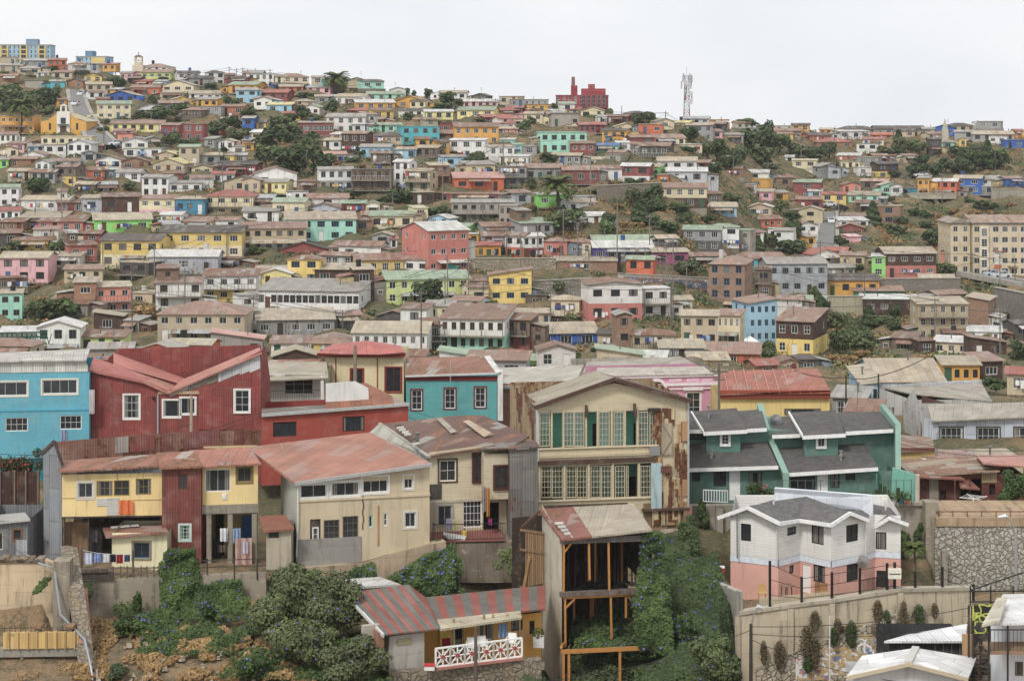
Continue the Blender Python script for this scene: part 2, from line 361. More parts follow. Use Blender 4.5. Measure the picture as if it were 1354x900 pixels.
# ---------------------------------------------------------------- terrain: hillside across the ravine
FG = {   # column: the near ground as (row, distance) pairs, six each
 -500: [(900,106),(835,112),(752,113.5),(748,114),(735,119),(700,138)],
 60:   [(900,106),(840,112),(752,113.5),(748,114),(735,119),(700,138)],
 100:  [(900,106),(815,116),(812,117.3),(760,118),(745,119.5),(700,138)],
 340:  [(900,106),(830,112),(790,117.6),(760,118.4),(745,121),(700,138)],
 480:  [(905,104),(880,108),(800,117),(752,122),(735,124),(700,138)],
 560:  [(905,104),(890,108),(882,118),(760,122),(722,125),(690,140)],
 700:  [(905,104),(893,108),(890,119),(740,126),(718,128),(690,140)],
 790:  [(960,104),(940,110),(930,118),(800,126),(740,132),(700,142)],
 900:  [(930,104),(860,112),(800,119),(740,127),(700,134),(675,144)],
 950:  [(920,104),(850,113),(790,119),(750,126),(720,132),(675,144)],
 980:  [(925,104),(915,119.6),(815,120.4),(800,121),(770,132),(665,137)],
 1190: [(925,104),(915,120.9),(790,121.7),(786,122.4),(762,136),(665,140)],
 1240: [(915,104),(905,122),(790,124),(775,137),(690,138.5),(672,146)],
 1354: [(905,104),(880,112),(790,124),(775,137),(690,138.5),(672,146)],
 1900: [(905,104),(880,112),(790,124),(775,137),(690,138.5),(672,146)]}
TL = [(640,150),(580,165),(540,190),(500,225),(470,270),(440,305),(400,335),(370,355),(330,375),(280,400),(240,425),(200,465),(165,520),(130,575),(100,620),(70,660)]
TR = [(640,155),(580,172),(540,196),(510,230),(480,290),(455,335),(420,365),(390,388),(355,420),(330,448),(295,485),(250,535),(215,580),(190,610),(175,635),(150,680)]
RID = [(-700, 62), (0, 86), (100, 97), (200, 104), (330, 112), (480, 122), (600, 135), (720, 148), (860, 163), (1000, 172), (1354, 182), (2200, 190)]
fgx = sorted(FG)
def column(px):
    px = min(max(px, -500), 1900)
    i = max(j for j in range(len(fgx)) if fgx[j] <= px); i = min(i, len(fgx)-2)
    a, b = fgx[i], fgx[i+1]; f = (px-a)/(b-a)
    fg = [(p[0]*(1-f)+q[0]*f, p[1]*(1-f)+q[1]*f) for p, q in zip(FG[a], FG[b])]
    g = min(max((px-880)/200, 0), 1); g = g*g*(3-2*g)
    far = [(p[0]*(1-g)+q[0]*g, p[1]*(1-g)+q[1]*g) for p, q in zip(TL, TR)]
    D = [0, 30, 75] + [d for _, d in fg] + [d for _, d in far]
    Z = [-4, -22, -37] + [(HY-y)/F*d for y, d in fg] + [(HY-y)/F*d for y, d in far]
    D = np.array(D); Z = np.array(Z)
    yr = np.interp(px, [r[0] for r in RID], [r[1] for r in RID])
    ys = HY - Z*F/np.maximum(D, 1)
    k = [i for i in range(9, len(D)) if ys[i] > yr]
    last = k[-1]
    if last+1 < len(D):
        ff = (ys[last]-yr)/(ys[last]-ys[last+1]); Dr = D[last]+(D[last+1]-D[last])*ff
    else: Dr = D[-1]+10
    Zr = (HY-yr)/F*Dr
    D = np.concatenate([D[:last+1], [Dr, Dr+60, Dr+400, 1700]]); Z = np.concatenate([Z[:last+1], [Zr, Zr-1.5, Zr-40, Zr-90]])
    return D, Z
_cc = {}
def ground(x, y):
    px = CX + F*x/max(y, 1); k = round(px/2)
    if k not in _cc: _cc[k] = column(k*2)
    D, Z = _cc[k]; return float(np.interp(y, D, Z))
def dist(px, py):
    """distance of the ground seen at a pixel"""
    k = round(px/2)
    if k not in _cc: _cc[k] = column(k*2)
    D, Z = _cc[k]; ys = HY - Z*F/np.maximum(D, 1)
    D = D[3:-3]; ys = ys[3:-3]
    return float(np.interp(-py, -ys, D))
def terrain():
    rows = list(np.linspace(1, 104, 14)) + list(np.arange(105, 150, .8)) + list(np.arange(150, 260, 2.5)) + list(np.arange(260, 700, 4)) + [710, 730, 760, 800, 900, 1100, 1300, 1600]
    cols = list(range(-480, 0, 24)) + list(range(0, 1360, 8)) + list(range(1368, 1860, 24))
    mb = MB(); nr, nc = len(rows), len(cols)
    for d in rows:
        for c in cols:
            x = (c-CX)/F*d; z = ground(x, d)
            am = min(1, max(0, (d-104)/20))*.35 + min(1, max(0, (d-230)/60))*.8
            z += am*(math.sin(x*.31+d*.17)*math.cos(d*.23-x*.11)+.5*math.sin(x*.9+1.3*d)*math.sin(d*.7))
            mb.v.append((x, d, z - .15))
    for i in range(nr-1):
        for j in range(nc-1): a = i*nc+j; mb.f.append((a, a+1, a+nc+1, a+nc)); mb.m.append(1 if rows[i] < 128 else 0)
    o = setting('ground', mb, ['hillsoil', 'drysoil'])
    o.data.polygons.foreach_set('use_smooth', [True]*len(o.data.polygons))
terrain()
# ---------------------------------------------------------------- windows, walls, generic hillside house
WCACHE = {}
def win_mesh(w, h, nx, ny, fine, glass='pane', fr=.07):
    w = round(w*10)/10 or .1; h = round(h*10)/10 or .1
    k = (w, h, nx, ny, fine, glass, fr)
    if k in WCACHE: return WCACHE[k]
    m = MB(); d = .05; a, c = w/2, h/2
    m.box((-a, -d, -c), (-a+fr, d, c)); m.box((a-fr, -d, -c), (a, d, c)); m.box((-a+fr, -d, -c), (a-fr, d, -c+fr)); m.box((-a+fr, -d, c-fr), (a-fr, d, c))
    mu = .022 if fine else .05
    for i in range(1, nx): x = -a + w*i/nx; m.box((x-mu/2, -d+.01, -c+fr), (x+mu/2, d-.01, c-fr))
    for j in range(1, ny):
        z = -c + h*j/ny
        for i in range(nx):
            xa = -a + w*i/nx + mu/2; xb = -a + w*(i+1)/nx - mu/2; m.box((max(xa, -a+fr), -d+.015, z-mu/2), (min(xb, a-fr), d-.015, z+mu/2))
    p = MB(); p.poly([(-a+fr*.8, 0, -c+fr*.8), (a-fr*.8, 0, -c+fr*.8), (a-fr*.8, 0, c-fr*.8), (-a+fr*.8, 0, c-fr*.8)])
    if fine: r = (m.mesh('window', ['trim']), p.mesh('pane', [glass]))
    else:
        m.poly(p.v, 1); r = (m.mesh('window', ['trim', glass]), None)
    WCACHE[k] = r; return r
def add_win(root, x, y, z, w, h, nx, ny, col, fine=False, rz=0, glass='pane', fr=.07, label=None, name='window'):
    me, pm = win_mesh(w, h, nx, ny, fine, glass, fr)
    o = link(name, me, root, col, label, (x, y, z), rz)
    if pm: link('pane', pm, o)
    return o
def panel(mb, O, u, wd, z0, z1, holes=(), n=None, top=(), reveal=.13, mi=0):
    """vertical wall from O along u (2D unit vector), with rectangular holes (x0,z0,x1,z1) and extra outline points above z1"""
    O = Vector((O[0], O[1])); u = Vector(u); inw = Vector((-u.y, u.x))
    P = lambda x, z, d=0.: (O.x+u.x*x+inw.x*d, O.y+u.y*x+inw.y*d, z)
    hs = [(max(.02, a), max(z0+.02, b), min(wd-.02, c), min(z1-.02, d)) for a, b, c, d in holes]
    hs = [h for h in hs if h[2]-h[0] > .1 and h[3]-h[1] > .1]
    xs = sorted({0., wd} | {h[0] for h in hs} | {h[2] for h in hs}); zs = sorted({z0, z1} | {h[1] for h in hs} | {h[3] for h in hs})
    for i in range(len(xs)-1):
        for j in range(len(zs)-1):
            cx, cz = (xs[i]+xs[i+1])/2, (zs[j]+zs[j+1])/2
            if any(a < cx < c and b < cz < d for a, b, c, d in hs): continue
            mb.poly([P(xs[i], zs[j]), P(xs[i+1], zs[j]), P(xs[i+1], zs[j+1]), P(xs[i], zs[j+1])], mi)
    for a, b, c, d in hs:
        r = reveal
        mb.poly([P(a,b), P(a,b,r), P(a,d,r), P(a,d)][::-1], mi); mb.poly([P(c,b), P(c,b,r), P(c,d,r), P(c,d)], mi)
        mb.poly([P(a,b), P(c,b), P(c,b,r), P(a,b,r)], mi); mb.poly([P(a,d), P(c,d), P(c,d,r), P(a,d,r)][::-1], mi)
    if top: mb.poly([P(0, z1), P(wd, z1)] + [P(x, z) for x, z in reversed(top)], mi)
WT = {'b': 'board', 'c': 'corr', 'r': 'rust', 'v': 'plank', 'k': 'brick', 'o': 'concrete', 'p': 'plaster'}
WTW = {'b': 'timber-clad', 'c': 'corrugated', 'r': 'rust-streaked', 'v': 'plank', 'k': 'brick', 'o': 'concrete', 'p': ''}
OCC = []; HS = []; TS = 1.
def jit(c, r, a=.05): k = 1 + r.uniform(-a, a); return tuple(min(1, v*k*(1+r.uniform(-.02, .02))) for v in c[:3]) + (c[3],)
def house(x0, x1, ye, yb, wall, roof, flags=(), label=None, desc=None):
    r = random.Random(int(x0*7+ye*13+x1))
    fl = {f[0]: f[1:] for f in flags}
    cx = (x0+x1)/2; D = float(fl['D']) if 'D' in fl else dist(cx, yb)
    rot = R(float(fl['a'])) if 'a' in fl else R(r.choice([-1, 1])*r.uniform(2, 24) if x1-x0 < 45*TS else r.uniform(-10, 10))
    wd = (x1-x0)/F*D/math.cos(rot); dep = float(fl['d']) if 'd' in fl else min(8, max(4.2, wd*r.uniform(.55, .9)))
    ze = (HY-ye)/F*D; hb = (yb-ye)/F*D
    n = int(fl['n']) if 'n' in fl else max(1, round(hb/2.75))
    sh = min(3.1, max(2.2, hb/n)); xc = (cx-CX)/F*D
    ux, uy = math.cos(rot), math.sin(rot); ox, oy = xc-ux*wd/2, D-uy*wd/2
    gs = [ground(ox+ux*a-uy*b, oy+uy*a+ux*b) for a in (0, wd) for b in (0, dep)]
    zfl = ze-n*sh; zb = min(min(gs), zfl) - .3
    near = D < 300; fine = D < 230
    cw = PAL[wall[0]]; wt = wall[1] if len(wall) > 1 else ('p' if r.random() < .5 else r.choice('bcp'))
    rk, rc = roof[0], RPAL[roof[1]]
    amt = r.uniform(.1, .5) + (.25 if wt in 'rcv' and wall[0] in 'Bwd' else 0)
    wc = jit(rgba(cw[0], amt), r)
    sz = 'long ' if wd > 13 else 'narrow ' if wd < 5 else ''
    rt = {'s': 'lean-to', 'S': 'back-sloping', 'g': 'pitched', 'f': 'front-gabled', 'h': 'hipped', 't': 'flat', 'l': 'sloping', 'r': 'sloping'}[rk]
    st = ['', 'one-storey', 'two-storey', 'three-storey', 'four-storey', 'five-storey'][n]
    if desc is None:
        desc = f"{sz}{st} {cw[1]} {WTW[wt]+' ' if WTW[wt] else ''}house with {rc[2]} {rt} roof".replace('  ', ' ')
        if 'L' in fl: desc = f"{st} {cw[1]} house over a {PAL[fl['L'][0]][1]} ground floor, {rc[2]} roof"
    root = thing('house', label or '', 'house', (ox, oy, zfl), rot, 'houses packed on the hillside')
    if not label: AUTO.append((root, desc, cx, (ye+yb)/2, 'house'))
    HS.append(((x1-x0)*(yb-ye) + (1e6 if label else 0), root)); OCC.append((x0, x1, ye-6, yb)); H = n*sh; z0 = zb-zfl
    # windows
    trim = r.choice([(228, 226, 220)]*5+[(90, 70, 58), (120, 100, 84), (200, 198, 190), (60, 60, 62), (90, 130, 160)])
    if wall[0] in 'WS': trim = r.choice([(70, 62, 56), (110, 96, 84), (200, 198, 192), (120, 128, 135), (60, 66, 74)])
    tcol = rgba(trim, .2)
    per = int(fl['w']) if 'w' in fl else max(1, round(wd/r.uniform(2.3, 3.4)))
    per_ = max(per, 1); ww = min(1.5, max(.7, wd/per_*.48)) if 'w' not in fl else min(1.7, wd/per_*.52)
    wh = r.choice([1.0, 1.15, 1.3]); ww = round(ww*10)/10
    if wd/per_ > 3.2 and r.random() < .4: ww = 1.8
    if 'R' in fl: ww, wh = wd/per_*.86, 1.3
    holes = []; spots = []; door = None
    for k in range(n):
        zc = k*sh + sh*.56
        for i in range(per):
            x = wd*(i+.5)/per + (0 if 'w' in fl else r.uniform(-.22, .22))
            if 'w' not in fl and per > 1 and r.random() < .12: continue
            if k == 0 and door is None and per > 1 and r.random() < .3 and ('L' in fl or hb > 0):
                door = x; holes.append((x-.45, .02, x+.45, 2.05)); continue
            holes.append((x-ww/2, zc-wh/2, x+ww/2, zc+wh/2)); spots.append((x, zc))
    lowz = sh if ('L' in fl and n > 1) else None
    rise = {'s': .12*dep, 'S': .13*dep, 'g': .25*dep/2, 'f': .3*wd/2, 'h': .3*min(dep, wd)/2, 't': 0, 'l': .14*wd, 'r': .14*wd}[rk]
    if 'p' in fl: rise *= float(fl['p'])
    fr_top = {'f': [(wd/2, H+rise)], 'l': [(wd, H+rise)], 'r': [(0, H+rise)], 'S': [(0, H+rise), (wd, H+rise)]}.get(rk, [])
    bk_top = {'f': [(wd/2, H+rise)], 'l': [(0, H+rise)], 'r': [(wd, H+rise)], 's': [(0, H+rise), (wd, H+rise)]}.get(rk, [])
    # left side is seen from outside going from the back to the front: x measured from the back
    sl_top = {'s': [(0, H+rise)], 'S': [(dep, H+rise)], 'g': [(dep/2, H+rise)], 'r': [(0, H+rise), (dep, H+rise)]}.get(rk, [])
    sr_top = {'s': [(dep, H+rise)], 'S': [(0, H+rise)], 'g': [(dep/2, H+rise)], 'l': [(0, H+rise), (dep, H+rise)]}.get(rk, [])
    if rk == 'h' or rk == 't': fr_top = bk_top = sl_top = sr_top = []
    sidew = []
    def shell(mb, a, b, tops):
        hh = [h for h in holes if h[1] >= a-.01 and h[3] <= b+.01]
        T = lambda q: q if tops else ()
        panel(mb, (0, 0), (1, 0), wd, a, b, hh, top=T(fr_top), reveal=.14)
        panel(mb, (wd, dep), (-1, 0), wd, a, b, top=T(bk_top))
        sh_ = [(sx-.45, sz_-.5, sx+.45, sz_+.5) for sx, sz_, sd in sidew if sd == 0 and a < sz_ < b]
        panel(mb, (0, dep), (0, -1), dep, a, b, sh_, top=T(sl_top), reveal=.14)
        sh_ = [(sx-.45, sz_-.5, sx+.45, sz_+.5) for sx, sz_, sd in sidew if sd == 1 and a < sz_ < b]
        panel(mb, (wd, 0), (0, 1), dep, a, b, sh_, top=T(sr_top), reveal=.14)
    for sd in (0, 1):
        vis = (rot > R(4) and sd == 0) or (rot < -R(4) and sd == 1) or (cx > 900 and sd == 0) or (cx < 450 and sd == 1)
        if not vis: continue
        for k in range(n):
            for i in range(max(1, int(dep/3.6))):
                if r.random() < .55: sidew.append((dep*(i+.5)/max(1, int(dep/3.6)), k*sh+sh*.56, sd))
    if 'x' not in fl and z0 < -1.6 and r.random() < .22 and D > 200: fl['x'] = ''
    base_z = -.02 if 'x' not in fl else -.15
    mb = MB()
    if lowz:
        shell(mb, lowz, H, True); lo = MB(); shell(lo, base_z, lowz-.002, False)
        lc = PAL[fl['L'][0]]; lo.build('lower_wall', WT.get(fl['L'][1:2], 'plaster'), root, jit(rgba(lc[0], amt), r), lc[1]+' ground floor wall')
    else: shell(mb, base_z, H, True)
    mb.build('wall', WT[wt], root, wc)
    if 'x' not in fl:
        mb = MB(); q = r.choice([0, .25]) if wd > 4 else 0; mb.box((-q, -q*1.5, z0), (wd+q, dep, -.022)); mb.build('foundation', r.choice(['concrete', 'concrete', 'stone', 'plank']), root, rgba(r.choice([(150,140,124),(132,118,100),(164,156,144),(120,104,88)]), .6))
    if 'x' in fl:
        mb = MB(); mb.box((-.1, -.2, -.32), (wd+.1, dep, -.152)); mb.build('floor_slab', 'concrete', root, rgba((150, 142, 128), .4))
        for i in range(max(2, int(wd/2.6)+1)):
            x = .15+(wd-.3)*i/max(1, int(wd/2.6)); q = MB(); q.box((x-.12, .05, z0-.8), (x+.12, .3, -.33)); q.build('stilt', 'concrete', root, rgba((140, 130, 116), .4))
    for x, z in spots:
        nx = 2 if ww < 1.2 else 3; ny = r.choice([1, 2]) if wh > 1.05 else 1
        if 'R' in fl: nx, ny = 2, 2
        add_win(root, x, .1, z, ww, wh, nx, ny, tcol, fine)
    for sx, sz_, sd in sidew:
        if sd == 0: add_win(root, .1, dep-sx, sz_, .9, 1., 2, 1, tcol, fine, -math.pi/2)
        else: add_win(root, wd-.1, sx, sz_, .9, 1., 2, 1, tcol, fine, math.pi/2)
    if door is not None:
        dm = MB(); dm.box((door-.43, .08, .03), (door+.43, .13, 2.03)); dm.build('door', 'trim', root, rgba(r.choice([(110, 70, 50), (70, 60, 55), (225, 222, 215), (70, 110, 150), (60, 100, 80)])))
    # roof
    ov = .32; th = .1
    rm = MB(); e = H+.02
    if rk == 's':
        sl = rise/dep; rm.prism([(-ov, -ov, e-sl*ov), (wd+ov, -ov, e-sl*ov), (wd+ov, dep+ov, e+rise+sl*ov), (-ov, dep+ov, e+rise+sl*ov)], (0, 0, th))
    elif rk == 'S':
        sl = rise/dep; rm.prism([(-ov, -ov, e+rise+sl*ov), (wd+ov, -ov, e+rise+sl*ov), (wd+ov, dep+ov, e-sl*ov), (-ov, dep+ov, e-sl*ov)], (0, 0, th))
    elif rk in 'lr':
        sl = rise/wd; a, b = (e-sl*ov, e+rise+sl*ov) if rk == 'l' else (e+rise+sl*ov, e-sl*ov)
        rm.prism([(-ov, -ov, a), (wd+ov, -ov, b), (wd+ov, dep+ov, b), (-ov, dep+ov, a)], (0, 0, th))
    elif rk == 'g':
        sl = rise/(dep/2)
        rm.prism([(-ov, -ov, e-sl*ov), (wd+ov, -ov, e-sl*ov), (wd+ov, dep/2, e+rise), (-ov, dep/2, e+rise)], (0, 0, th))
        rm.prism([(-ov, dep/2, e+rise), (wd+ov, dep/2, e+rise), (wd+ov, dep+ov, e-sl*ov), (-ov, dep+ov, e-sl*ov)], (0, 0, th))
    elif rk == 'f':
        sl = rise/(wd/2)
        rm.prism([(-ov, -ov, e-sl*ov), (wd/2, -ov, e+rise), (wd/2, dep+ov, e+rise), (-ov, dep+ov, e-sl*ov)], (0, 0, th))
        rm.prism([(wd/2, -ov, e+rise), (wd+ov, -ov, e-sl*ov), (wd+ov, dep+ov, e-sl*ov), (wd/2, dep+ov, e+rise)], (0, 0, th))
    elif rk == 'h':
        m_ = min(wd, dep)/2; a, b = (-ov, -ov), (wd+ov, dep+ov); e2 = e-.08
        r0, r1 = ((m_, dep/2), (wd-m_, dep/2)) if wd >= dep else ((wd/2, m_), (wd/2, dep-m_))
        q0, q1 = (r0[0], r0[1], e+rise), (r1[0], r1[1], e+rise)
        A, B_, C_, D_ = (a[0], a[1], e2), (b[0], a[1], e2), (b[0], b[1], e2), (a[0], b[1], e2)
        if wd >= dep: fs = [[A, B_, q1, q0], [B_, C_, q1], [C_, D_, q0, q1], [D_, A, q0]]
        else: fs = [[A, B_, q0], [B_, C_, q1, q0], [C_, D_, q1], [D_, A, q0, q1]]
        for f in fs: rm.poly(f)
        rm.poly([D_, C_, B_, A])
    else:
        if r.random() < .5: rm.box((-.15, -.15, H+.005), (wd+.15, dep+.15, H+.16))
        else: rm.prism([(-.2, -.25, H+.0), (wd+.2, -.25, H+.0), (wd+.2, dep+.2, H+.35), (-.2, dep+.2, H+.35)], (0, 0, .12))
    rf = rm.build('roof', 'roofsheet' if roof[1] != 'q' else 'shingle', root, jit(rgba(rc[0], min(1, rc[1]*r.uniform(.6, 1.4))), r, .1))
    q = r.random()
    if q < .3 and rk != 'f':
        x = wd*r.uniform(.2, .8); y = dep*.45; m = MB(); m.tube([(x, y, H+rise*.3), (x, y, H+rise+.7)], .09, 6); m.box((x-.16, y-.16, H+rise+.7), (x+.16, y+.16, H+rise+.82)); m.build('stove_pipe', 'metal', root, rgba((120, 118, 114)))
    elif q < .42:
        x = wd*r.uniform(.2, .8); y = dep*.5; hz = H+rise; m = MB(); m.tube([(x, y, H), (x, y, hz+1.9)], .025, 4)
        for k in range(4): m.box((x-.4+.06*k, y-.02, hz+1.1+.22*k), (x+.4-.06*k, y+.02, hz+1.13+.22*k))
        m.build('antenna', 'metal', root, rgba((110, 110, 112)))
    elif q < .5 and rk != 'f':
        x = wd*r.uniform(.15, .85); m = MB(); m.tube([(x, dep*.6, H+rise*.2), (x, dep*.6, H+rise+.15), (x, dep*.6, H+rise+1.1)], .45, 10); m.build('water_tank', 'paint', root, rgba(r.choice([(50, 80, 140), (40, 42, 44), (190, 190, 186)])))
    if r.random() < .42 and 'x' not in fl and D > 200:      # a lean-to built against one side
        sd = r.choice([-1, 1]); aw = r.uniform(1.4, 3.2); ad = dep*r.uniform(.4, .8); ah = (H if n == 1 or r.random() < .3 else sh)*r.uniform(.68, .95); y0 = r.uniform(.3, .9); X0, X1 = (-aw, -.005) if sd < 0 else (wd+.005, wd+aw)
        q = MB(); q.box((X0, y0, z0), (X1, y0+ad, ah)); c2 = wc if r.random() < .45 else rgba(r.choice([(206,202,192),(150,146,138),(120,84,66),(176,160,134),(140,120,104),(190,170,120),(110,140,160)]), .5); an = q.build('annex', r.choice(['plank', 'rust', 'plaster', 'corr', 'brick']), root, c2)
        hi, lw = (ah+.45, ah+.02); q = MB(); q.prism([(X0-.2, y0-.3, lw if sd < 0 else hi), (X1, y0-.3, hi if sd < 0 else lw), (X1, y0+ad+.2, hi if sd < 0 else lw), (X0-.2, y0+ad+.2, lw if sd < 0 else hi)], (0, 0, .08)); q.build('annex_roof', 'roofsheet', root, jit(rgba(r.choice([(150,130,112),(176,170,158),(160,104,84),(200,198,190)]), .6), r))
        if aw > 1.8: add_win(root, (X0+X1)/2, y0-.03, ah*.55+ (0 if n == 1 else 0), .8, .8, 2, 1, tcol, fine)
    if r.random() < .22 and D < 480:        # washing on a line
        zz = (n-1)*sh+1.9 if 'b' in fl else 1.7; yy = -1.05 if 'b' in fl else -.5; x = r.uniform(.2, wd*.4)
        for k in range(r.randint(3, 7)):
            if x > wd-.6: break
            q = MB(); ww_ = r.uniform(.35, .7); q.box((x, yy, zz-r.uniform(.5, .9)), (x+ww_, yy+.03, zz)); q.build('laundry', 'cloth', root, rgba(r.choice([(230,228,224),(200,60,60),(70,90,150),(230,228,224),(60,60,66),(150,180,210),(220,180,90)]))); x += ww_+.12
    if r.random() < .16 and rk in 'st' and wd > 5 and D > 200:        # a room added on the roof
        a = wd*r.uniform(.3, .5); x = r.choice([0, wd-a])+.02; y = dep*.35; q = MB(); q.box((x, y, H+.1), (x+a-.04, dep-.1, H+rise+1.9)); q.build('upper_room', r.choice(['plank', 'corr', 'plaster', 'board']), root, jit(rgba(r.choice([(214,210,200),(150,140,128),(190,172,140),(130,104,84),cw[0]]), .5), r)); q = MB(); q.prism([(x-.25, y-.35, H+rise+1.75), (x+a+.2, y-.35, H+rise+1.75), (x+a+.2, dep+.1, H+rise+2.2), (x-.25, dep+.1, H+rise+2.2)], (0, 0, .09)); q.build('upper_roof', 'roofsheet', root, jit(rgba(RPAL[r.choice('rbgKS')][0], .6), r)); add_win(root, x+a/2, y-.02, H+rise*.5+1.15, .9, .9, 2, 1, tcol, fine)
    if r.random() < .2 and 'b' not in fl and D > 200:        # porch awning
        a = wd*r.uniform(.35, .9); x = r.uniform(0, wd-a); z = sh*.93 if n > 1 else H-.28; q = MB(); q.prism([(x, -1.5, z-.45), (x+a, -1.5, z-.45), (x+a, -.01, z), (x, -.01, z)], (0, 0, .06)); q.build('awning', 'roofsheet', root, jit(rgba(RPAL[r.choice('rbgKSw')][0], .6), r))
        for xx in (x+.05, x+a-.15): q = MB(); q.box((xx, -1.45, z0), (xx+.1, -1.35, z-.44)); q.build('awning_post', 'plank', root, rgba((120, 104, 88)))
    if 'b' in fl:
        for k in range(n if fl['b'] == '2' else 1):
            z = (n-1-k)*sh; m = MB(); m.box((-.02, -1.2, z-.14), (wd+.02, -.002, z)); m.build('balcony', 'concrete', root, rgba((150, 140, 125), .5))
            g = MB(); g.box((0, -1.2, z+.92), (wd, -1.15, z+.98))
            for i in range(int(wd/(.32 if D < 320 else .6))+1): x = .02+i*(.32 if D < 320 else .6); g.box((x, -1.19, z+.001), (x+.05, -1.16, z+.919))
            g.build('railing', 'paint', root, rgba(r.choice([(80, 66, 56), (150, 140, 128), (60, 60, 60), (190, 186, 178)])))
            for i in range(max(2, int(wd/3)+1)):
                x = .06+(wd-.12)*i/max(1, int(wd/3)); g = MB(); g.box((x-.06, -1.14, z+.001), (x+.06, -1.02, z+sh-.1)); g.build('post', 'trim', root, rgba((120, 104, 88)))
    return root
TILES = dict(A=(0, 40, 3.982), B=(0, 240, 3.912), C=(320, 70, 3.761), D=(320, 270, 3.761), E=(660, 90, 3.761), F=(660, 290, 3.761), G=(1000, 130, 3.825), H=(1000, 310, 3.825), P=(0, 0, 1.))
def houses(tile, text):
    ox, oy, s = TILES[tile]
    for ln in text.strip().splitlines():
        p = ln.split('#'); lab = p[1].strip() if len(p) > 1 else None
        q = p[0].split(); a = [float(v) for v in q[:4]]
        house(ox+a[0]/s, ox+a[1]/s, oy+a[2]/s, oy+a[3]/s, q[4], q[5], q[6:], label=lab)
# ---------------------------------------------------------------- the hillside, house by house
houses('A', '''
0 85 143 185 Kp tg n1
125 245 160 190 gp gS n1
255 348 157 205 Op gr n2 w3
310 372 184 210 Op tO n1
370 470 175 205 Wp hr n1
480 545 178 212 cp tg n1
540 610 180 215 Mp sR n1
0 90 185 225 Kp gg
90 215 200 235 Kp hg w2
20 110 190 215 yp gg n1
190 262 224 245 Wp hg n1
270 380 222 255 Kp gr
445 535 240 282 Yp fd a12 n2 w2
485 552 252 275 Cp hg n1
458 585 285 345 Kp gK a14 n2 w3
470 545 325 375 Wp gr n2
545 640 312 345 Mp gS n1 b
510 575 362 398 Op sb n1
560 710 342 378 Uc fg n1 w3
630 700 225 258 Pp gg n1
700 766 228 255 Pp fg n1 w1
670 740 252 295 Bp gr n2
740 900 222 268 lp gr n2 w4
800 880 270 302 Lp gg n1
690 838 302 352 Op gr n1 w3 LO
710 800 268 300 Op gR n1
940 1050 225 275 Wp gd n2 w3
1000 1122 252 292 gp gd n1
1090 1182 222 262 Wp hd n2 w2
1180 1232 235 265 Np gr n1
1222 1305 252 292 Rp gd n1
1305 1354 255 290 Mp gd n1
1300 1354 226 250 Wp gr n1
850 1020 290 330 Cp fg n2 w3
840 960 330 368 Kp tg n1
915 1008 365 397 Yp fK n1 w2
1000 1160 335 370 Wp gK n1
1030 1148 365 402 Mp gg n1 w3
1035 1165 402 460 gp tK n2
1160 1285 402 450 Ok gr n1 b
1200 1354 288 330 Mp gG n1
1245 1354 315 392 Lp gg n2 w2
1335 1400 358 405 Wp gg n2
515 685 388 472 Cp gG n2 w4 a12
0 180 452 542 Mp tg n2 w5
590 862 492 535 yp gr n1 w6 d7
600 700 530 560 Pp gr n1 w2
618 700 555 600 sp Ss n1
845 945 500 560 Rp gr n1 b
965 1072 495 602 Rp tr n3 w2
1075 1130 572 615 gp sg n1
0 85 548 612 Wp gr n2 w3
30 130 598 632 Pp sr n1 w2
150 232 612 652 Lp gg n1 w2
218 480 562 640 Cp tC n2 w6 p1
350 482 598 660 Wp fS n2 w3
0 92 625 668 Cp fb n1 w2
235 345 605 662 Wp tg n2 w2
435 505 645 700 Sc fS n1 w1
470 540 608 628 Rp gr n1
645 775 585 640 Wp fg n2 w2
770 848 572 612 gp fS n1
650 850 625 668 Wp tG n1 w3
800 950 660 695 Kp fy n1
1150 1232 585 640 Wp fK n2 w2
1222 1290 612 655 Wp tg n2 w1
1285 1335 595 655 Mp gr n2
1060 1165 658 712 gb gK n1 x
1168 1232 660 702 Yp tg n1
1230 1298 658 698 gp tW n1
1130 1345 715 768 Rp gd n1 w4
0 42 682 722 Gp sg n1
40 160 742 795 Kp gK n1 w3 a-5
160 290 748 812 gp gb n2 w3
185 262 695 728 Wp fg n1 w2
295 402 720 802 wb gr n2 LY w2
402 545 737 787 Op gb n1 w2 #terracotta one-storey house with two white windows below the steep street
505 642 682 732 Wp fb n1 w2
640 780 690 735 Nk fr n1 w2
610 740 748 802 Wp gg n2 LR w2
742 892 775 862 Wp gg n2 w3
800 972 702 757 Kp fy n1 w3
500 612 812 842 Wb gS n1 w2
390 500 812 852 wb gK n1 w1
890 1062 805 862 Wp tg n2 w3 b
1010 1122 778 822 Wp gr n1
1120 1232 757 790 Wp gR n1
1180 1354 795 852 Kp fd n1 w1
60 190 678 712 Np gr n1
110 235 655 685 Wp fr n1
275 420 690 715 Wp sr n1
1010 1120 722 752 Cp fK n1
860 960 755 790 Rp sb n1
1240 1354 600 640 Op gr n1
1100 1200 520 560 Op gr n1
700 800 500 520 Cp gr n1
350 440 270 310 Np fd n1
130 230 275 310 cp Sg n1
265 340 270 315 Tp gg n1
0 90 240 275 Np gr n1
300 350 365 400 Mp gr n1
''')
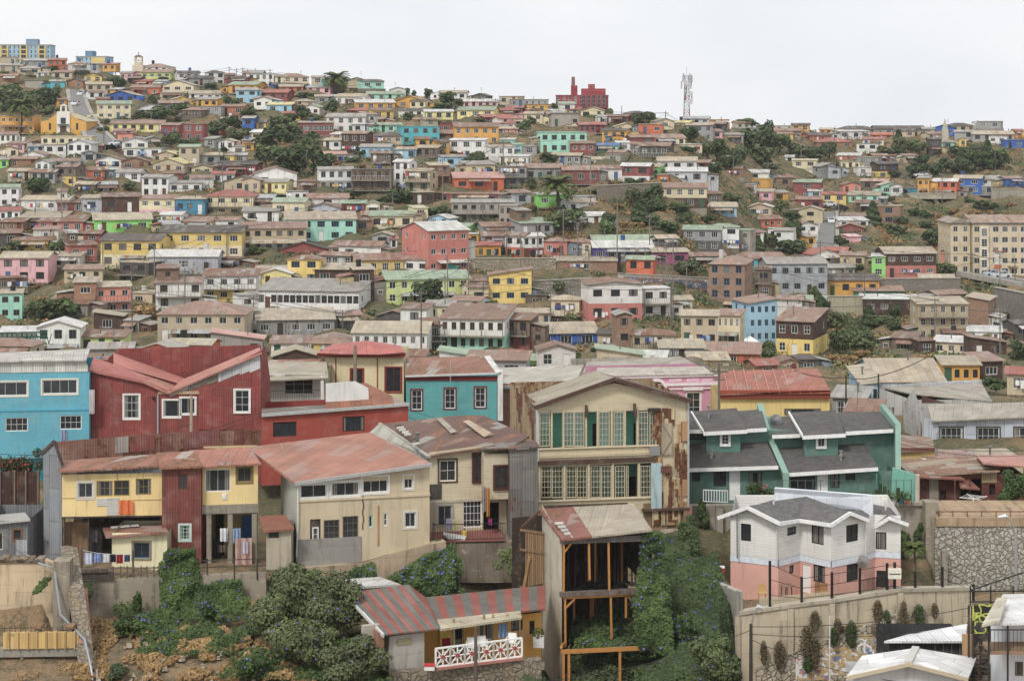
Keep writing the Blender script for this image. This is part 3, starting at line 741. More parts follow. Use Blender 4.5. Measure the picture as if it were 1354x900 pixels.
houses('B', '''
0 95 30 128 Wp gG n2 w2 a6
110 357 95 160 Wp gK n1 w4 b #long white gabled house with balcony and laundry, left of the dark corrugated house
420 527 85 165 Sc gK n1 w1
528 716 80 168 Bc sb n1 w2 #long house clad in dark brown corrugated sheets with two small windows
718 905 90 168 Cp sr n2 LP w3 #cream house over a pale pink ground floor beside the sea blue house
906 1060 92 178 Ec tK n1 w3 #sea blue house with white window trim and flat roof
1048 1310 75 158 Cp hR n2 w4 b a-6 #two-storey cream house with hipped red roof and balcony
0 100 152 208 Wp sR n1 w3
100 330 188 235 gc sK n1 w4
100 195 205 240 dr gb n1
195 430 208 265 Dp sb n1 w4
497 778 198 262 Gp gK n1 w3 a16 d9 #long bright green house with dark brown side wall
0 105 268 335 dr sb n1
60 250 305 360 Yp sb n1
165 445 318 345 Kr sK n1
830 940 172 218 Wp gW n1 w3
940 1100 208 238 Cp sr n1 w4
845 930 222 262 Sp sS n1 R
1100 1230 200 240 Wp gr n1
517 828 306 450 Yb gd n2 LC w4 d8 #pale yellow boarded house with four tall windows, joined to a longer yellow one
830 1252 264 398 Yb gd n2 LC w5 d9 #longest pale yellow boarded house, with dark framed windows under a grey roof
1225 1345 242 340 Cp sr n2 w2
612 775 420 510 db tK n2 b w2
772 1125 388 490 Sc gW n1 w3 x #long light metal-clad house on stilts below the yellow houses
385 497 522 700 Np sK n2 w1
497 672 545 690 sp sK n2 b w3
672 846 580 632 Kp tK n1 w2
1055 1330 490 620 Wp sb n2 LY w4 b
0 248 395 522 Pp gK n2 w3 #pink two-storey house with a small gable in its front
360 495 330 425 Dc sb n1 b
0 135 500 570 wr tb n1 b
0 112 580 705 mp tK n2 w2
815 1265 685 832 Kb hr n2 w6 d10 #timber-framed beige house with broad hipped rusty roof
190 412 755 885 Wp fW n2 w3 #white two-storey house with gabled front and orange door
410 642 805 880 lp sb n1 w3 #low lime green house with rusty lean-to roof and white barred windows
0 185 785 860 Sb sW n1 w2
1240 1332 590 670 Wp tg n1
1265 1335 670 790 Sc sg n2 w1
430 520 270 330 Rr gb n1
0 120 210 265 Nc sb n1 w3
300 430 110 165 Rr sb n1
640 720 720 800 cp tg n1
1130 1240 400 450 wr tb n1
1075 1160 740 800 wv sb n1
''')
houses('C', '''
0 72 122 158 Rp gd n1
30 160 105 142 Wp tS n2 w4
165 332 118 152 Cp hr n1 w4
345 402 122 155 Kp gg n1
395 502 128 152 Tp sw n1
160 302 160 180 Up gd n1
185 302 168 192 Op gK n1 w3
320 440 172 190 Pp gS n1
425 512 148 185 Nb sb n1
505 572 150 182 Kp gg n1
530 612 135 165 Kp fd n1
595 705 142 178 mp sd n1
600 650 155 180 Tp gg n1
625 802 205 235 mp gG n1
740 814 182 228 Wp fS n2
0 95 185 252 Lp tK n2 w2
80 226 198 248 Rp gR n2 w3
60 150 232 280 Wp fr n1 w2
120 248 258 302 Lp gY n1 w2
260 362 240 275 Kp hK n1
365 430 218 252 gp sK n1
465 612 218 262 Wp gK n1 w4
375 462 216 240 gp gg n1
570 760 248 282 Mp sw n1 w4 b
535 656 285 302 Rp hR n1 #low house under a bright red hipped roof
765 905 238 272 Mp fM n2 w2
835 912 240 278 Cp gd n2
910 1050 292 352 yp gW n2 w3 b a8
1070 1252 285 332 yp gG n2 w3
780 902 285 318 Wp gd n1
1100 1272 242 272 Pp gW n1 w5
1140 1222 215 242 dp fd n1
980 1116 198 232 Wp gK n1
655 752 288 332 Yb sb n1 b
850 950 332 352 Op gr n1
615 702 330 352 Nk gr n1
420 612 318 392 Wp gg n2 w4
555 686 355 392 Wp sW n1 w3
685 797 358 396 mp gG n1 w3
795 982 368 456 Tp tT n2 w4 a9 d11 #large turquoise house with two rows of square windows
985 1055 358 400 Rp Sr n1
1055 1276 368 458 Mp gb n2 w5 #large golden yellow house with brown roof and square windows
975 1132 402 434 Rp gr n1
1270 1354 378 412 sp tb n1 w3
1280 1354 432 462 mp tW n1
280 456 348 416 Rb tK n1 R w7 #dark red house with long glazed gallery, right of the big trees
40 152 395 442 Cp gW n1 w2
0 42 435 502 Mp sg n2
402 492 435 482 Wp gK n1 w2
440 492 405 432 Pp sW n1
0 70 555 612 Rp gd n1 w1
495 622 402 500 Br gr n2 w3
620 797 412 456 Kb hd n1 w4
585 737 468 522 Lp gg n1 w4
765 866 480 530 Lp gK n1 w2
865 972 472 532 wb gK n2 w3 b
965 1032 442 522 Mb gd n2
1025 1207 435 508 Wp tW n2 w3
1230 1354 468 542 Wp tK n2 w3
860 932 428 462 Mp gr n1
385 552 580 690 Wp gg n2 Lg w4
545 740 582 712 wv td n3 b2 w5 #derelict timber block with three rows of sagging balconies
755 832 542 675 Wp gw n3 w2
810 936 588 692 Kp gK n2 w2 b
935 1032 560 660 Np sK n2 w2 b
1055 1302 622 686 Op gs n1 w3 a7 d9 #orange house with pale red pitched roof on the middle of the slope
60 272 600 668 Wp fr n1 w2
0 88 632 702 Kp fg n1 w2
85 222 642 697 yp gg n1 w4
270 386 640 690 Nk tb n1
985 1318 702 740 Rp tr n1 w7
1040 1354 745 822 cp tg n2 w7 b2 #grey concrete block with two rows of long balconies below the orange house
0 48 695 742 Wp fR n1
150 312 742 816 Cp gG n1 w2
0 152 722 782 Sp sS n1 w1
325 527 722 772 Wc gr n1 w1
320 492 772 797 Sp fr n1
495 615 748 802 Rr gG n1 w1
615 686 750 800 Cp fG n1 w1
5 182 787 827 Wp gg n1 w2
220 330 690 720 Wp tg n1 w3
640 740 500 545 wr gb n1
200 290 300 330 Yp gR n1
0 60 325 390 Up gg n2
20 120 345 385 Yp gd n1
0 100 100 125 Np gg n1
1200 1354 320 350 Rp gR n1
1280 1354 350 372 Wp gR n1
''')
houses('D', '''
222 565 75 178 mp gK n2 w5 a10 d10 #mint green two-storey house with white-framed veranda windows
560 645 80 140 Nb sb n1 b
0 318 120 236 Kb gr n2 LW w6 d8 #beige boarded house with open windows over a long white ground floor
600 715 55 110 Rc sr n1
635 852 58 122 Cp gG n1 w3
855 924 20 102 Cp tC n2 w1
925 1030 70 112 Lp fW n1 w2
770 1000 118 140 wb sb n1
930 1126 130 345 Dp gW n3 w4 a30 d11 #tall brick red three-storey house with cream side wall
648 748 155 212 gp fK n1 w1
740 772 172 215 Wp gR n1
480 692 208 275 Wp gr n1 w2
185 422 225 252 Rp fd n1 w2
380 542 255 308 gb gr n1 R w5
225 386 272 398 Yp hb n2 w2 #bright yellow two-storey house with small hipped brown roof
88 246 345 412 yp fW n1 w2
70 262 325 352 Kp gK n1
0 92 345 412 Wp sr n1 w2
565 802 278 350 Yb gr n1 w4 b #yellow house with rusty roof and a balcony hung with laundry
800 932 275 348 Wp gr n1 w2
360 560 325 402 Bc sK n1 w2
560 656 325 500 Br sK n2 w1
440 536 362 397 Sp tW n1 w1
1120 1176 150 192 Mp tW n1
1130 1286 205 276 Mp gR n1 w4 #golden one-storey house with red roof above the long stone wall
1195 1354 158 242 Sc gb n1 w1
955 1070 308 346 Tp fG n1 w2 #small turquoise hut with green gable at the foot of the brick red house
722 1130 372 490 lp gG n2 w7 a12 d9 #long lime green two-storey house behind a dark bushy tree
655 722 388 475 dc fr n1
1130 1230 382 410 Np sb n1
1130 1226 412 502 Cp gr n1 w1
1230 1440 352 492 Yp lr n2 w3 #bright yellow two-storey house standing before the grey stone wall
1040 1182 478 537 Wp gr n1 b w3
75 585 432 535 Wp sg n1 R w16 d10 #long white building with a ribbon of many small windows
78 456 575 655 gv sK n1 w5
456 592 552 625 gv gr n1 w2
0 62 462 530 Wp sg n1 w1
18 76 560 642 Sc sK n2 w1
145 330 692 772 Wp sr n1 w3 b
300 520 690 745 Yb hr n1 w3 d9
550 920 640 750 Wp gK n2 w8 d9 #white two-storey house with a row of small-paned windows and laundry
670 835 555 592 dp fr n1
985 1305 572 732 Wp sb n2 Lm b w7 d10 #long white house with timber balcony over a mint green ground floor
925 1000 600 730 wv sb n2 w1 b
1300 1430 575 722 wv sb n2 LR b w2
0 60 540 600 wr tb n1
1030 1130 110 140 Gp gG n1 w2
1200 1354 110 150 gp gr n1 w3
430 620 215 250 Kp sr n1
90 215 180 215 wv tb n1
''')
houses('E', '''
0 92 142 168 Kp tg n1
60 246 158 190 gp tg n1 w6
110 272 182 207 Mp tg n1 w4
35 117 198 222 Rp gR n1 w2
0 76 210 236 Np gR n1
300 376 178 198 Wp gG n1
285 392 208 228 Kp gR n1
215 312 224 262 Kp hg n1 w2
260 310 212 246 Wp tW n1
405 526 212 242 Cp fK n1
0 122 252 292 Wp gR n1 w2
75 142 230 252 Wp hR n1
125 216 228 282 Cp gK n2
215 267 232 276 Mb sr n1
262 402 240 292 cp Sg n1
495 537 240 277 Wp tW n1
530 642 240 276 Rp gr n1 w3
0 92 302 338 sp gK n1 w5
400 532 282 318 Rp gR n1 w5
330 402 290 306 Kp hK n1
575 692 292 316 Cp fK n1
512 632 312 366 Mp gd n2 w3
588 692 332 367 Mp gM n1 w2
655 772 345 382 Rp gr n1
770 927 348 378 Cp gr n1 w4
780 872 265 302 Cp fK n1 w1
870 947 272 302 Kp gY n1
930 1062 284 338 gp gK n2 w3
1048 1146 258 284 Mp tM n1 w2
1062 1122 278 316 dp gr n1
1060 1112 314 332 Pp gr n1
1115 1212 332 372 gp gg n1 w3
1180 1292 298 348 gp tW n2 w3
1180 1252 272 292 Kp gr n1
918 1042 252 272 Sp gS n1
625 742 225 252 dp hd n1
205 437 322 425 mp tm n2 w5 a5 d9 #mint green two-storey building with tall windows and flat roof
358 476 375 432 Rp gr n2 w3
474 587 385 426 mp gU n1 w3
585 652 372 418 Wp tW n2 w1
700 842 388 442 db gr n1 w3 b
912 1012 380 416 Cp tW n1
0 62 358 382 mp tW n1
62 117 382 428 mp tG n1
115 187 388 432 gp tW n2
0 92 392 426 Nk gr n1
0 142 440 484 Wp tW n1 w4
262 402 435 478 gp gK n1 w4
448 542 455 478 Wp gK n1 w3
528 602 432 476 cp tg n1
0 137 492 582 gv tb n2 w3 b
136 318 498 565 gv sr n1 w4 b
318 496 508 592 Rb gr n1 w3 b #maroon timber house with brown roof and long balcony above the palm
490 612 500 562 Wp gr n1 w2
608 746 488 562 Rp gW n2 LW w2
745 792 492 542 Gb sK n1
790 982 462 522 Wb gK n2 w3
835 1032 515 572 Sp sW n1 w2
788 842 532 572 Op tg n1
818 1032 595 682 Cb gr n2 LB w4 d7 #cream and maroon striped house with brown roof on the bushy slope
195 330 632 692 Gp tg n1 w2
345 482 668 704 Wp gK n1 w3
368 482 640 668 Sp tS n1 w2
385 516 735 782 Wp sW n1 w2 #small white house alone on the slope right of the palm
0 92 685 802 cp tg n3 w3
1000 1182 690 732 Lp gK n1 w4
1205 1337 520 552 Wp gW n1 w1
1225 1337 552 584 Mp tY n1 w1
1200 1272 580 608 Wp tg n1 w1
1255 1354 615 652 Pp sK n1
1235 1354 692 742 Kp fK n1
1275 1354 752 782 Op gr n1
1110 1200 500 545 Np gr n1
1020 1110 625 680 wr gb n1
540 620 420 450 Kp gr n1
980 1040 470 500 Rb gr n1
640 700 380 410 Wp gr n1
''')
houses('F', '''
1040 1192 38 128 Wp hG n2 w2 a-6 #white two-storey house with pale green roof on the ravine edge
918 1100 52 135 gp gG n2 Ld w3
1145 1246 55 165 cp tG n2 w2
1245 1312 62 108 Wp hr n1
470 765 110 150 Vp gG n1 w0
470 765 140 212 Vp gW n1 w5 #long purple warehouse with pale green roof along the road
765 942 162 232 Fp gK n1 w2 a8 #magenta one-storey house beside the purple warehouse
945 1127 182 238 tp gr n1 w2 #teal one-storey house with white door and rusty roof
1120 1354 195 228 Tp gr n1 w6
1045 1218 222 442 Nk hr n4 w3 a-14 d12 #tall brick brown apartment block with dark top storey, four storeys
1272 1354 250 380 wr tb n2 b
220 338 108 185 Dp hr n1 w2
335 456 112 185 Cp hr n1 w3
30 122 82 190 Wp gr n2 LO w2
120 222 85 188 Wp gW n2 LR w3
272 586 208 262 Nk tK n1 w1 d7 #long low brown block shed with white end
445 712 325 510 Wb fb n2 LD w3 p.35 d9 #white weathered house over a brick red ground floor with a low brown gable
710 852 345 490 Wp tW n2 b2 w2 #white house front with two open scaffolded balconies
852 962 400 442 Cv gK n1
60 258 465 532 Kp gK n1 w4
255 312 478 527 Bp gK n1
175 492 566 630 Up gK n1 w3 b d9 #pale roofed blue house behind a brick red garden wall
490 585 570 640 Kp gd n1 w1
585 660 475 660 Nk fg n3 w1
660 872 572 665 Kb hb n2 b w4
905 1087 478 630 Kp gK n2 w3 a-6
1085 1196 478 632 Cp sr n2 w4 a-16 #cream two-storey house end with clothes drying under its windows
800 1020 640 685 gp sK n1 w5
580 822 692 715 dp sW n1
950 1142 700 725 Kp sK n1
0 100 490 642 wv tb n2 b w2
0 102 680 740 Wp gR n1 w2
130 240 700 740 Gp gG n1
1020 1290 668 700 Or sr n1
130 240 380 425 wr td n1
1290 1354 330 390 wr tb n1
''')
houses('P', '''
1226 1290 612 622 Op sr n1 D156 p.4
1292 1354 611 622 Kp sK n1 D157 p.4
1102 1142 526 546 gc sg n1 w2 D190
1120 1160 545 562 wr sb n1 w1 D176
990 1028 401 458 Lp lr n4 w4 d8 #pale blue four-storey building with rows of small windows
1028 1060 396 440 Wc gr n2 w0
''')
houses('G', '''
75 182 140 170 Kp tK n1 w4
180 266 135 165 Mp gd n1 w2
110 187 180 205 Yp gr n1
80 232 165 195 Np gr n1 w3
268 382 188 212 Op gd n1 w4
380 427 165 192 Mp tM n1
320 382 158 178 Mp gK n1
425 580 168 207 Wc tW n1
405 617 158 172 dp hd n1
310 487 220 248 Np hR n1 w3
580 687 185 207 Op gO n1 w3
540 642 208 243 Cp sR n1 w3
510 612 230 272 Wp tg n2 w2
605 862 155 180 gp gd n1 w6
840 902 155 192 Sc gg n1
890 1002 152 192 Up fU n1 w2 #bright blue gabled house on the right skyline
980 1112 138 162 Kp hd n1 w3
1005 1092 170 217 gp gg n2
1120 1232 118 150 gp tg n1 w2
1095 1302 182 225 gp gK n2 w4
1255 1312 175 202 Op gd n1
1310 1354 165 200 Mp gR n1 w1
1260 1354 212 252 Up tU n1 w2
872 937 208 287 dc gd n2 w1
940 1002 222 254 mp gK n1
1025 1062 205 245 Yp fg n1
1180 1262 192 232 Wp tK n1
185 302 315 378 Cp tC n2 w2
145 187 297 317 Wp gW n1
320 432 345 400 gp fg n2 w1
365 427 350 412 Sc rg n1
412 522 290 322 Op sW n1 w3
430 522 322 360 Cp tC n1 w3
515 612 298 345 gp tK n2 w2
515 616 350 392 Wp tW n1 w2 Lg
612 722 332 400 Bb gd n2 LY w2
590 672 290 330 Rp gr n1
675 752 295 315 Yp gR n1
745 822 290 325 Kp gr n1
0 62 378 432 Wp fS n1 w1
0 62 405 442 Mp sK n1
0 72 472 505 Pp sK n1 w2
80 162 478 515 Mp sg n1
190 322 425 502 Rp gG n2 w1
205 332 512 565 Rp gr n1 w2
265 332 470 515 Lp gW n1
295 332 430 470 Wp gG n1
330 452 485 555 Yp gR n2 w2 #yellow two-storey house with blue trim above the lower street
470 622 490 535 mp gK n1 w3
630 742 440 492 mp fK n1 w2
680 742 440 495 Wc fr n1
740 820 455 490 Ep tr n1
505 622 530 575 wr gb n1
818 872 405 502 Mp sg n2 w2
865 1007 420 502 Op gW n2 w4 #ochre two-storey house with white roof standing on the concrete bridge
1005 1132 405 485 Up gK n2 w2 #strong blue house with tan roof right of the ochre house
1110 1262 408 452 Lp gg n1 w3
1255 1354 405 452 Up gr n1 w3
1020 1192 445 487 gc tW n1 x
215 332 565 645 Kp fK n2 w1
210 312 640 705 Wp fr n2 w2
420 567 618 657 Wp sW n1 w3
410 542 655 682 Rb fr n1
0 132 610 660 Op gr n1 w4
60 122 660 712 Wp tW n1
0 82 548 605 Cc fW n1 w0
430 556 595 615 Kp gr n1
615 725 545 640 Nk tK n2 w1
465 532 700 732 Pp tP n1 w0
250 302 700 752 Mp sg n1
0 60 700 735 Np gr n1
870 960 180 205 Kp gr n1
700 800 165 190 Kp gd n1
''')
houses('H', '''
55 362 148 320 Sc gg n2 w5 d8 #large grey corrugated metal house with scattered upright windows
210 292 108 142 Wp tg n1 w1
280 432 100 152 Wp fR n1 w1
0 142 112 158 Tp gr n1 w2
352 622 232 312 Mp gd n1 w4 d8 #mustard yellow house with dark grey roof on a terrace
320 452 82 102 Rp gR n1
365 502 168 190 gp gg n1
498 742 285 320 tb gr n1 w4
652 912 97 218 Bc gK n2 LD w4 d9 #long house of dark rusty sheets over brick red tiles, by the road
585 652 112 218 Gp tW n2 w1
1205 1354 85 215 Wp gR n2 LO w2 #white house with orange ground floor beside the parked cars
910 1072 302 335 dp gr n1
818 1072 352 522 Kb sK n3 w5 b #beige three-storey house front patched with green and brown windows
1070 1168 332 480 Nk rK n2 w0 d9
545 822 328 415 Br tW n1 w4
1075 1235 492 540 Wp sW n1 w2
1230 1302 485 525 Op tW n1
1305 1380 452 535 db gd n1 w1
905 1067 545 608 Cp sW n1 w3 #small cream hut with blue door under the ruined sheds
948 1130 660 757 Mp sK n1 w4 #mustard one-storey house with four tall dark windows
1130 1250 640 750 Br sr n1 w1
1273 1380 705 810 Kp gR n1 w1
105 282 440 618 Br sr n2 LY w3 d10 a-22
120 222 645 685 Kb fb n1
215 322 635 690 dp td n1
820 905 540 610 Br tb n1
690 800 525 600 wr sb n1
540 622 760 872 Lc lK n1 w2 d14
610 952 745 800 Lc gK n1 w0 d14
0 110 660 700 Nr gR n1
950 1075 500 540 wr tb n1
1240 1354 560 600 wv tb n1
''')
# ---------------------------------------------------------------- vegetation
from mathutils import noise as mn
def leaf(mb, p, n, s, r, tone, mi=0, asp=1.5):
    n = Vector(n); n = n.normalized() if n.length > 1e-6 else Vector((0,0,1)); a = n.orthogonal().normalized(); b = n.cross(a); an = r.uniform(0, 6.28)
    u = (a*math.cos(an)+b*math.sin(an))*s*asp/2; v = (b*math.cos(an)-a*math.sin(an))*s/2
    mb.poly([p-u, p-v*1., p+u, p+v*1.], mi); mb.tone.append(tone)
def rdir(r):
    z = r.uniform(-1, 1); a = r.uniform(0, 6.283); q = math.sqrt(1-z*z); return Vector((q*math.cos(a), q*math.sin(a), z))
def crown(seed, nl, ls, lobes=11, flat=.8, up=0., spread=.62):
    """unit crown, radius about 1, leaf clumps on uneven lobes"""
    r = random.Random(seed); mb = MB()
    L_ = []
    for i in range(lobes):
        d = rdir(r); q = r.uniform(.2, spread+.1)
        L_.append((Vector((d.x*q, d.y*q, d.z*q*flat+up*r.random())), r.uniform(.26, .48), r.uniform(-.28, .28)))
    for i in range(nl):
        c, rad, tn = r.choice(L_); d = rdir(r)
        if d.z < -.3 and r.random() < .6: d.z = -d.z
        p = c + d*rad*(r.random()**.35)*(1+.25*mn.noise(d*3+c*5)); p.z *= .95
        leaf(mb, p, d+rdir(r)*.7, ls*r.uniform(.6, 1.3), r, min(1, max(0, .45+tn+r.uniform(-.3, .3))))
    return mb
CROWNS = {}
def crown_mesh(kind, v, q):
    k = (kind, v, q)
    if k in CROWNS: return CROWNS[k]
    nl, ls = {0: (1100, .17), 1: (1800, .12), 2: (5200, .07)}[q]
    if kind == 'c': mb = MB(); r = random.Random(v); 
    if kind == 'c':
        for i in range(nl):
            t = r.random()**.8; an = r.uniform(0, 6.283); rad = (1-t)*.42*(1+.25*math.sin(t*23+an*2))+.04
            p = Vector((math.cos(an)*rad, math.sin(an)*rad, -1+2.1*t)); leaf(mb, p, (math.cos(an), math.sin(an), .5)+Vector((0,0,0)) if False else Vector((math.cos(an), math.sin(an), .5))+rdir(r)*.6, ls*r.uniform(.6, 1.2), r, r.uniform(0, .9))
    else: mb = crown(100+v*7+q, nl, ls, lobes=9+v*2, flat=.75+.06*v)
    mat = {'d': 'leaf_dark', 'o': 'leaf', 'c': 'leaf_dark', 'y': 'leaf_grey', 'b': 'leaf_dry', 'v': 'leaf_vine'}[kind]
    CROWNS[k] = mb.mesh('crown', [mat]); return CROWNS[k]
def trunk_mesh():
    if 'trunk' not in CROWNS:
        r = random.Random(5); m = MB(); m.tube([(0,0,0),(.03,.02,.35),(-.02,.04,.7),(.02,0,1.)], [.075,.06,.05,.03], 7)
        for i in range(5): a = i*1.3; z = .45+.09*i; m.tube([(0,.02,z),(math.cos(a)*.18, math.sin(a)*.18, z+.2),(math.cos(a)*.36, math.sin(a)*.36, z+.34)], [.03,.02,.01], 5)
        CROWNS['trunk'] = m.mesh('trunk', ['bark'])
    return CROWNS['trunk']
TD = {'d': 'dark green bushy tree', 'o': 'green broad tree', 'c': 'narrow dark conifer', 'y': 'pale olive shrub', 'b': 'dry brown shrub', 'v': 'bright green shrub'}
def tree(px, py, wpx, hpx, kind='d', q=0, label=None, D=None, r=rnd, shrub=None):
    D = D or dist(px, py); w_ = wpx/F*D; h = hpx/F*D; X = (px-CX)/F*D; z = ground(X, D) if D is None or True else 0
    z = min(z, (HY-py)/F*D+1.0)
    sh = (h < w_*.72 or h < 2.2) if shrub is None else shrub
    nm = 'shrub' if sh else 'tree'
    t = thing(nm, label or '', nm, (X, D, z), r.uniform(0, 6.28))
    if sh and kind in 'do': ds = TD[kind].replace('tree', 'shrub')
    else: ds = TD[kind]
    if not sh: ds = ds.replace('shrub', 'tree')
    if w_ > 6.5: ds = 'wide '+ds
    elif h > 5: ds = 'tall '+ds
    elif w_ < 2.6: ds = 'small '+ds
    if not label: AUTO.append((t, ds, px, py-hpx/2, 'tree'))
    c = link('crown', crown_mesh(kind, r.randrange(5), q), t); k = .42 if not sh else .42
    c.scale = (w_/2*1.15, w_/2*1.15, h*.55 if sh else h*.56); c.location = (0, 0, h*.45 if sh else h*.52); c.rotation_euler = (0, 0, r.uniform(0, 6))
    if kind == 'c': c.scale = (w_*1.0, w_*1.0, h*.5); c.location = (0, 0, h*.52)
    if not sh:
        k = link('trunk', trunk_mesh(), t); s = h*.62; k.scale = (s*.9, s*.9, s); k.location = (0, 0, -.1)
    return t
def palm_mesh(nf, L_, seed, droop=.9):
    r = random.Random(seed); m = MB()
    for i in range(nf):
        a = i*2.399; el = r.uniform(-.25, 1.25); d = Vector((math.cos(a), math.sin(a), 0)); p = Vector((0,0,0)); pts = []
        for k in range(9):
            pts.append(p.copy()); e = el - droop*(k/8)**1.3*1.6; p = p + (d*math.cos(e)+Vector((0,0,math.sin(e))))*L_/8
        sd = d.cross(Vector((0,0,1)))
        for k in range(1, 9):
            for q in (-1, 1):
                for f in (.0, .33, .66):
                    p0 = pts[k-1].lerp(pts[k], f); ll = L_*.24*(1-.6*abs(k/8-.4)); tip = p0 + (sd*q*.9+(pts[k]-pts[k-1]).normalized()*.5+Vector((0,0,-.35)))*ll
                    wv = (pts[k]-pts[k-1]).normalized()*L_*.028
                    m.poly([p0-wv, p0+wv, tip]); m.tone.append(r.uniform(.1, .9))
    return m
PALM = {}
def palm(px, py, wpx, hpx, label, D=None, fan=False):
    D = D or dist(px, py); w_ = wpx/F*D; h = hpx/F*D; X = (px-CX)/F*D; z = min(ground(X, D), (HY-py)/F*D+.3)
    t = thing('palm_tree', label, 'palm', (X, D, z)); th = h-w_*.42
    if th < h*.3: th = h*.35
    m = MB(); m.tube([(0,0,-.2),(.04*th,0,th*.5),(0,0,th)], [w_*.065, w_*.05, w_*.045], 9); m.build('trunk', 'bark', t)
    if fan not in PALM: PALM[fan] = palm_mesh(54, 1., 3, .95).mesh('crown', ['leaf_palm'])
    c = link('crown', PALM[fan], t); c.location = (0, 0, th); s = w_*.72; c.scale = (s, s, s)
    return t
def trees(tile, text, kinds=None):
    ox, oy, s = TILES[tile]
    for ln in text.strip().splitlines():
        for it in ln.split(','):
            p = it.split(); 
            if not p: continue
            a = [float(v) for v in p[:4]]; k = p[4] if len(p) > 4 else rnd.choice('dddoo')
            tree(ox+a[0]/s, oy+a[1]/s, a[2]/s, a[3]/s, k)
trees('A', '''40 410 130 110,60 370 110 80,150 440 160 130,225 420 150 130,285 395 100 100,250 360 90 60 y,620 305 110 75,805 400 75 60,850 470 160 85
780 480 130 70,950 455 100 80,1210 430 105 80,1312 455 90 60,1140 570 120 100,1222 530 115 90,1235 590 130 80,1300 570 80 60,905 620 125 95,1000 660 145 100,960 700 120 60
190 870 140 110,680 845 80 50,270 225 100 42,410 248 70 36,60 330 130 55,560 510 60 50,650 490 90 45,545 550 70 45,1030 305 40 40,1110 315 80 42,860 268 80 30,740 470 80 50,1180 650 50 40,20 240 60 30,970 690 80 60''')
trees('B', '''85 362 110 60,300 400 110 100,230 720 180 120,340 720 160 130,440 672 95 70 o,740 725 165 105 b,1310 385 60 60,590 885 110 40 v,290 903 50 30 v,170 700 90 70 y,200 560 60 40 b,330 600 70 40 b''')
trees('C', '''310 230 110 42,300 335 95 85,365 345 90 50,450 315 90 90,190 385 130 80,240 345 90 50,30 322 90 60,150 495 200 145,230 440 150 100,120 565 140 115,250 605 200 155,340 530 120 130,400 600 130 115
560 560 90 50,580 520 60 40,925 225 50 55,1020 262 90 70 v,1000 295 130 60,825 345 60 50 o,1180 353 70 30,1170 565 135 85,820 210 50 50,855 218 30 40,780 745 130 70,850 735 130 60,700 755 80 50,980 825 140 70,530 722 80 50,350 435 60 50,470 560 60 30 b,600 575 50 30 b,300 560 60 80 y,650 480 30 20,1080 270 60 50''')
trees('D', '''930 518 175 145 d,1240 532 90 60 o,70 252 100 50 y,640 560 50 30''')
trees('E', '''277 205 50 50,130 335 90 85,165 285 50 48,550 242 62 58,735 292 130 92,690 292 80 60,950 372 115 90,1085 465 130 130,1140 525 120 115,1040 445 80 80,1230 285 120 62,1250 425 130 125,1330 405 100 145,1190 475 120 90,1300 485 130 105
245 492 100 72,160 602 60 60,660 598 100 60,350 635 90 30,480 625 100 30,940 425 100 40,1050 515 60 60,340 815 180 125 o,270 810 110 90 y,540 795 80 85,780 725 150 95,830 825 150 70,1000 700 90 50,900 725 120 60,1150 675 120 60,175 722 40 40,760 780 90 60,700 800 70 40 b,930 760 100 50,1040 770 90 50,1130 740 80 50 y,620 800 60 40 b,590 700 60 30 b''')
trees('F', '''930 270 125 85 o,1010 272 50 30,730 232 60 65,1290 162 60 75 c,1335 695 120 70,1325 135 60 72,830 132 120 50,150 625 80 60,160 692 60 30 v,480 662 60 30,320 715 90 60 v,375 715 90 60 v,1200 240 40 30,700 20 90 40,560 690 60 30,900 20 60 40''')
trees('G', '''40 255 120 130,120 275 130 112,200 305 140 92,290 325 120 92,370 305 120 95,30 345 100 60,60 375 100 60,640 292 110 60 y,720 285 90 115 c,720 288 80 100,790 265 100 65 y,840 345 100 72,820 405 120 82,900 395 120 82,960 385 110 90,1040 375 110 112 c,1040 380 100 90
1110 365 110 120,1170 355 110 130 c,1230 365 110 112,590 645 100 115 c,650 535 90 62,420 755 90 68,1140 565 100 60,1070 545 60 50,850 615 90 60,860 665 80 50,1200 575 60 50,740 645 80 60,180 625 100 60,190 725 130 120,70 745 90 70,190 762 140 60,800 600 70 50,930 620 70 40 b,1000 590 80 40 b,1100 600 80 40 b,1280 560 80 40 b,1180 330 100 70,700 400 70 40''')
trees('H', '''75 65 90 60,180 112 160 92,490 152 70 70,520 182 50 40,605 212 60 65 c,320 412 100 132,290 340 60 90 y,410 482 100 92 y,570 485 110 115 c,560 565 100 80,490 565 80 60,690 505 90 80,640 565 90 50,960 215 100 72,1200 795 140 92,1330 645 130 112,1170 545 80 50 y,1240 562 100 40 y,1290 462 60 40,1320 425 60 62,1270 432 50 50,60 602 90 72,470 885 140 72,430 595 80 40 b,520 620 90 40 b,830 640 80 40 b,400 640 70 40 b,700 420 60 60,450 380 60 50 b,1000 280 90 30,1130 270 90 30,640 690 70 40 y''')
palm(28, 176, 31, 46, 'shaggy palm tree in front of the mustard building by the steep street')
palm(445, 112, 30, 26, 'lone palm tree standing on the skyline ridge')
palm(737, 284, 42, 54, 'tall date palm on the bare slope beside the small white house')
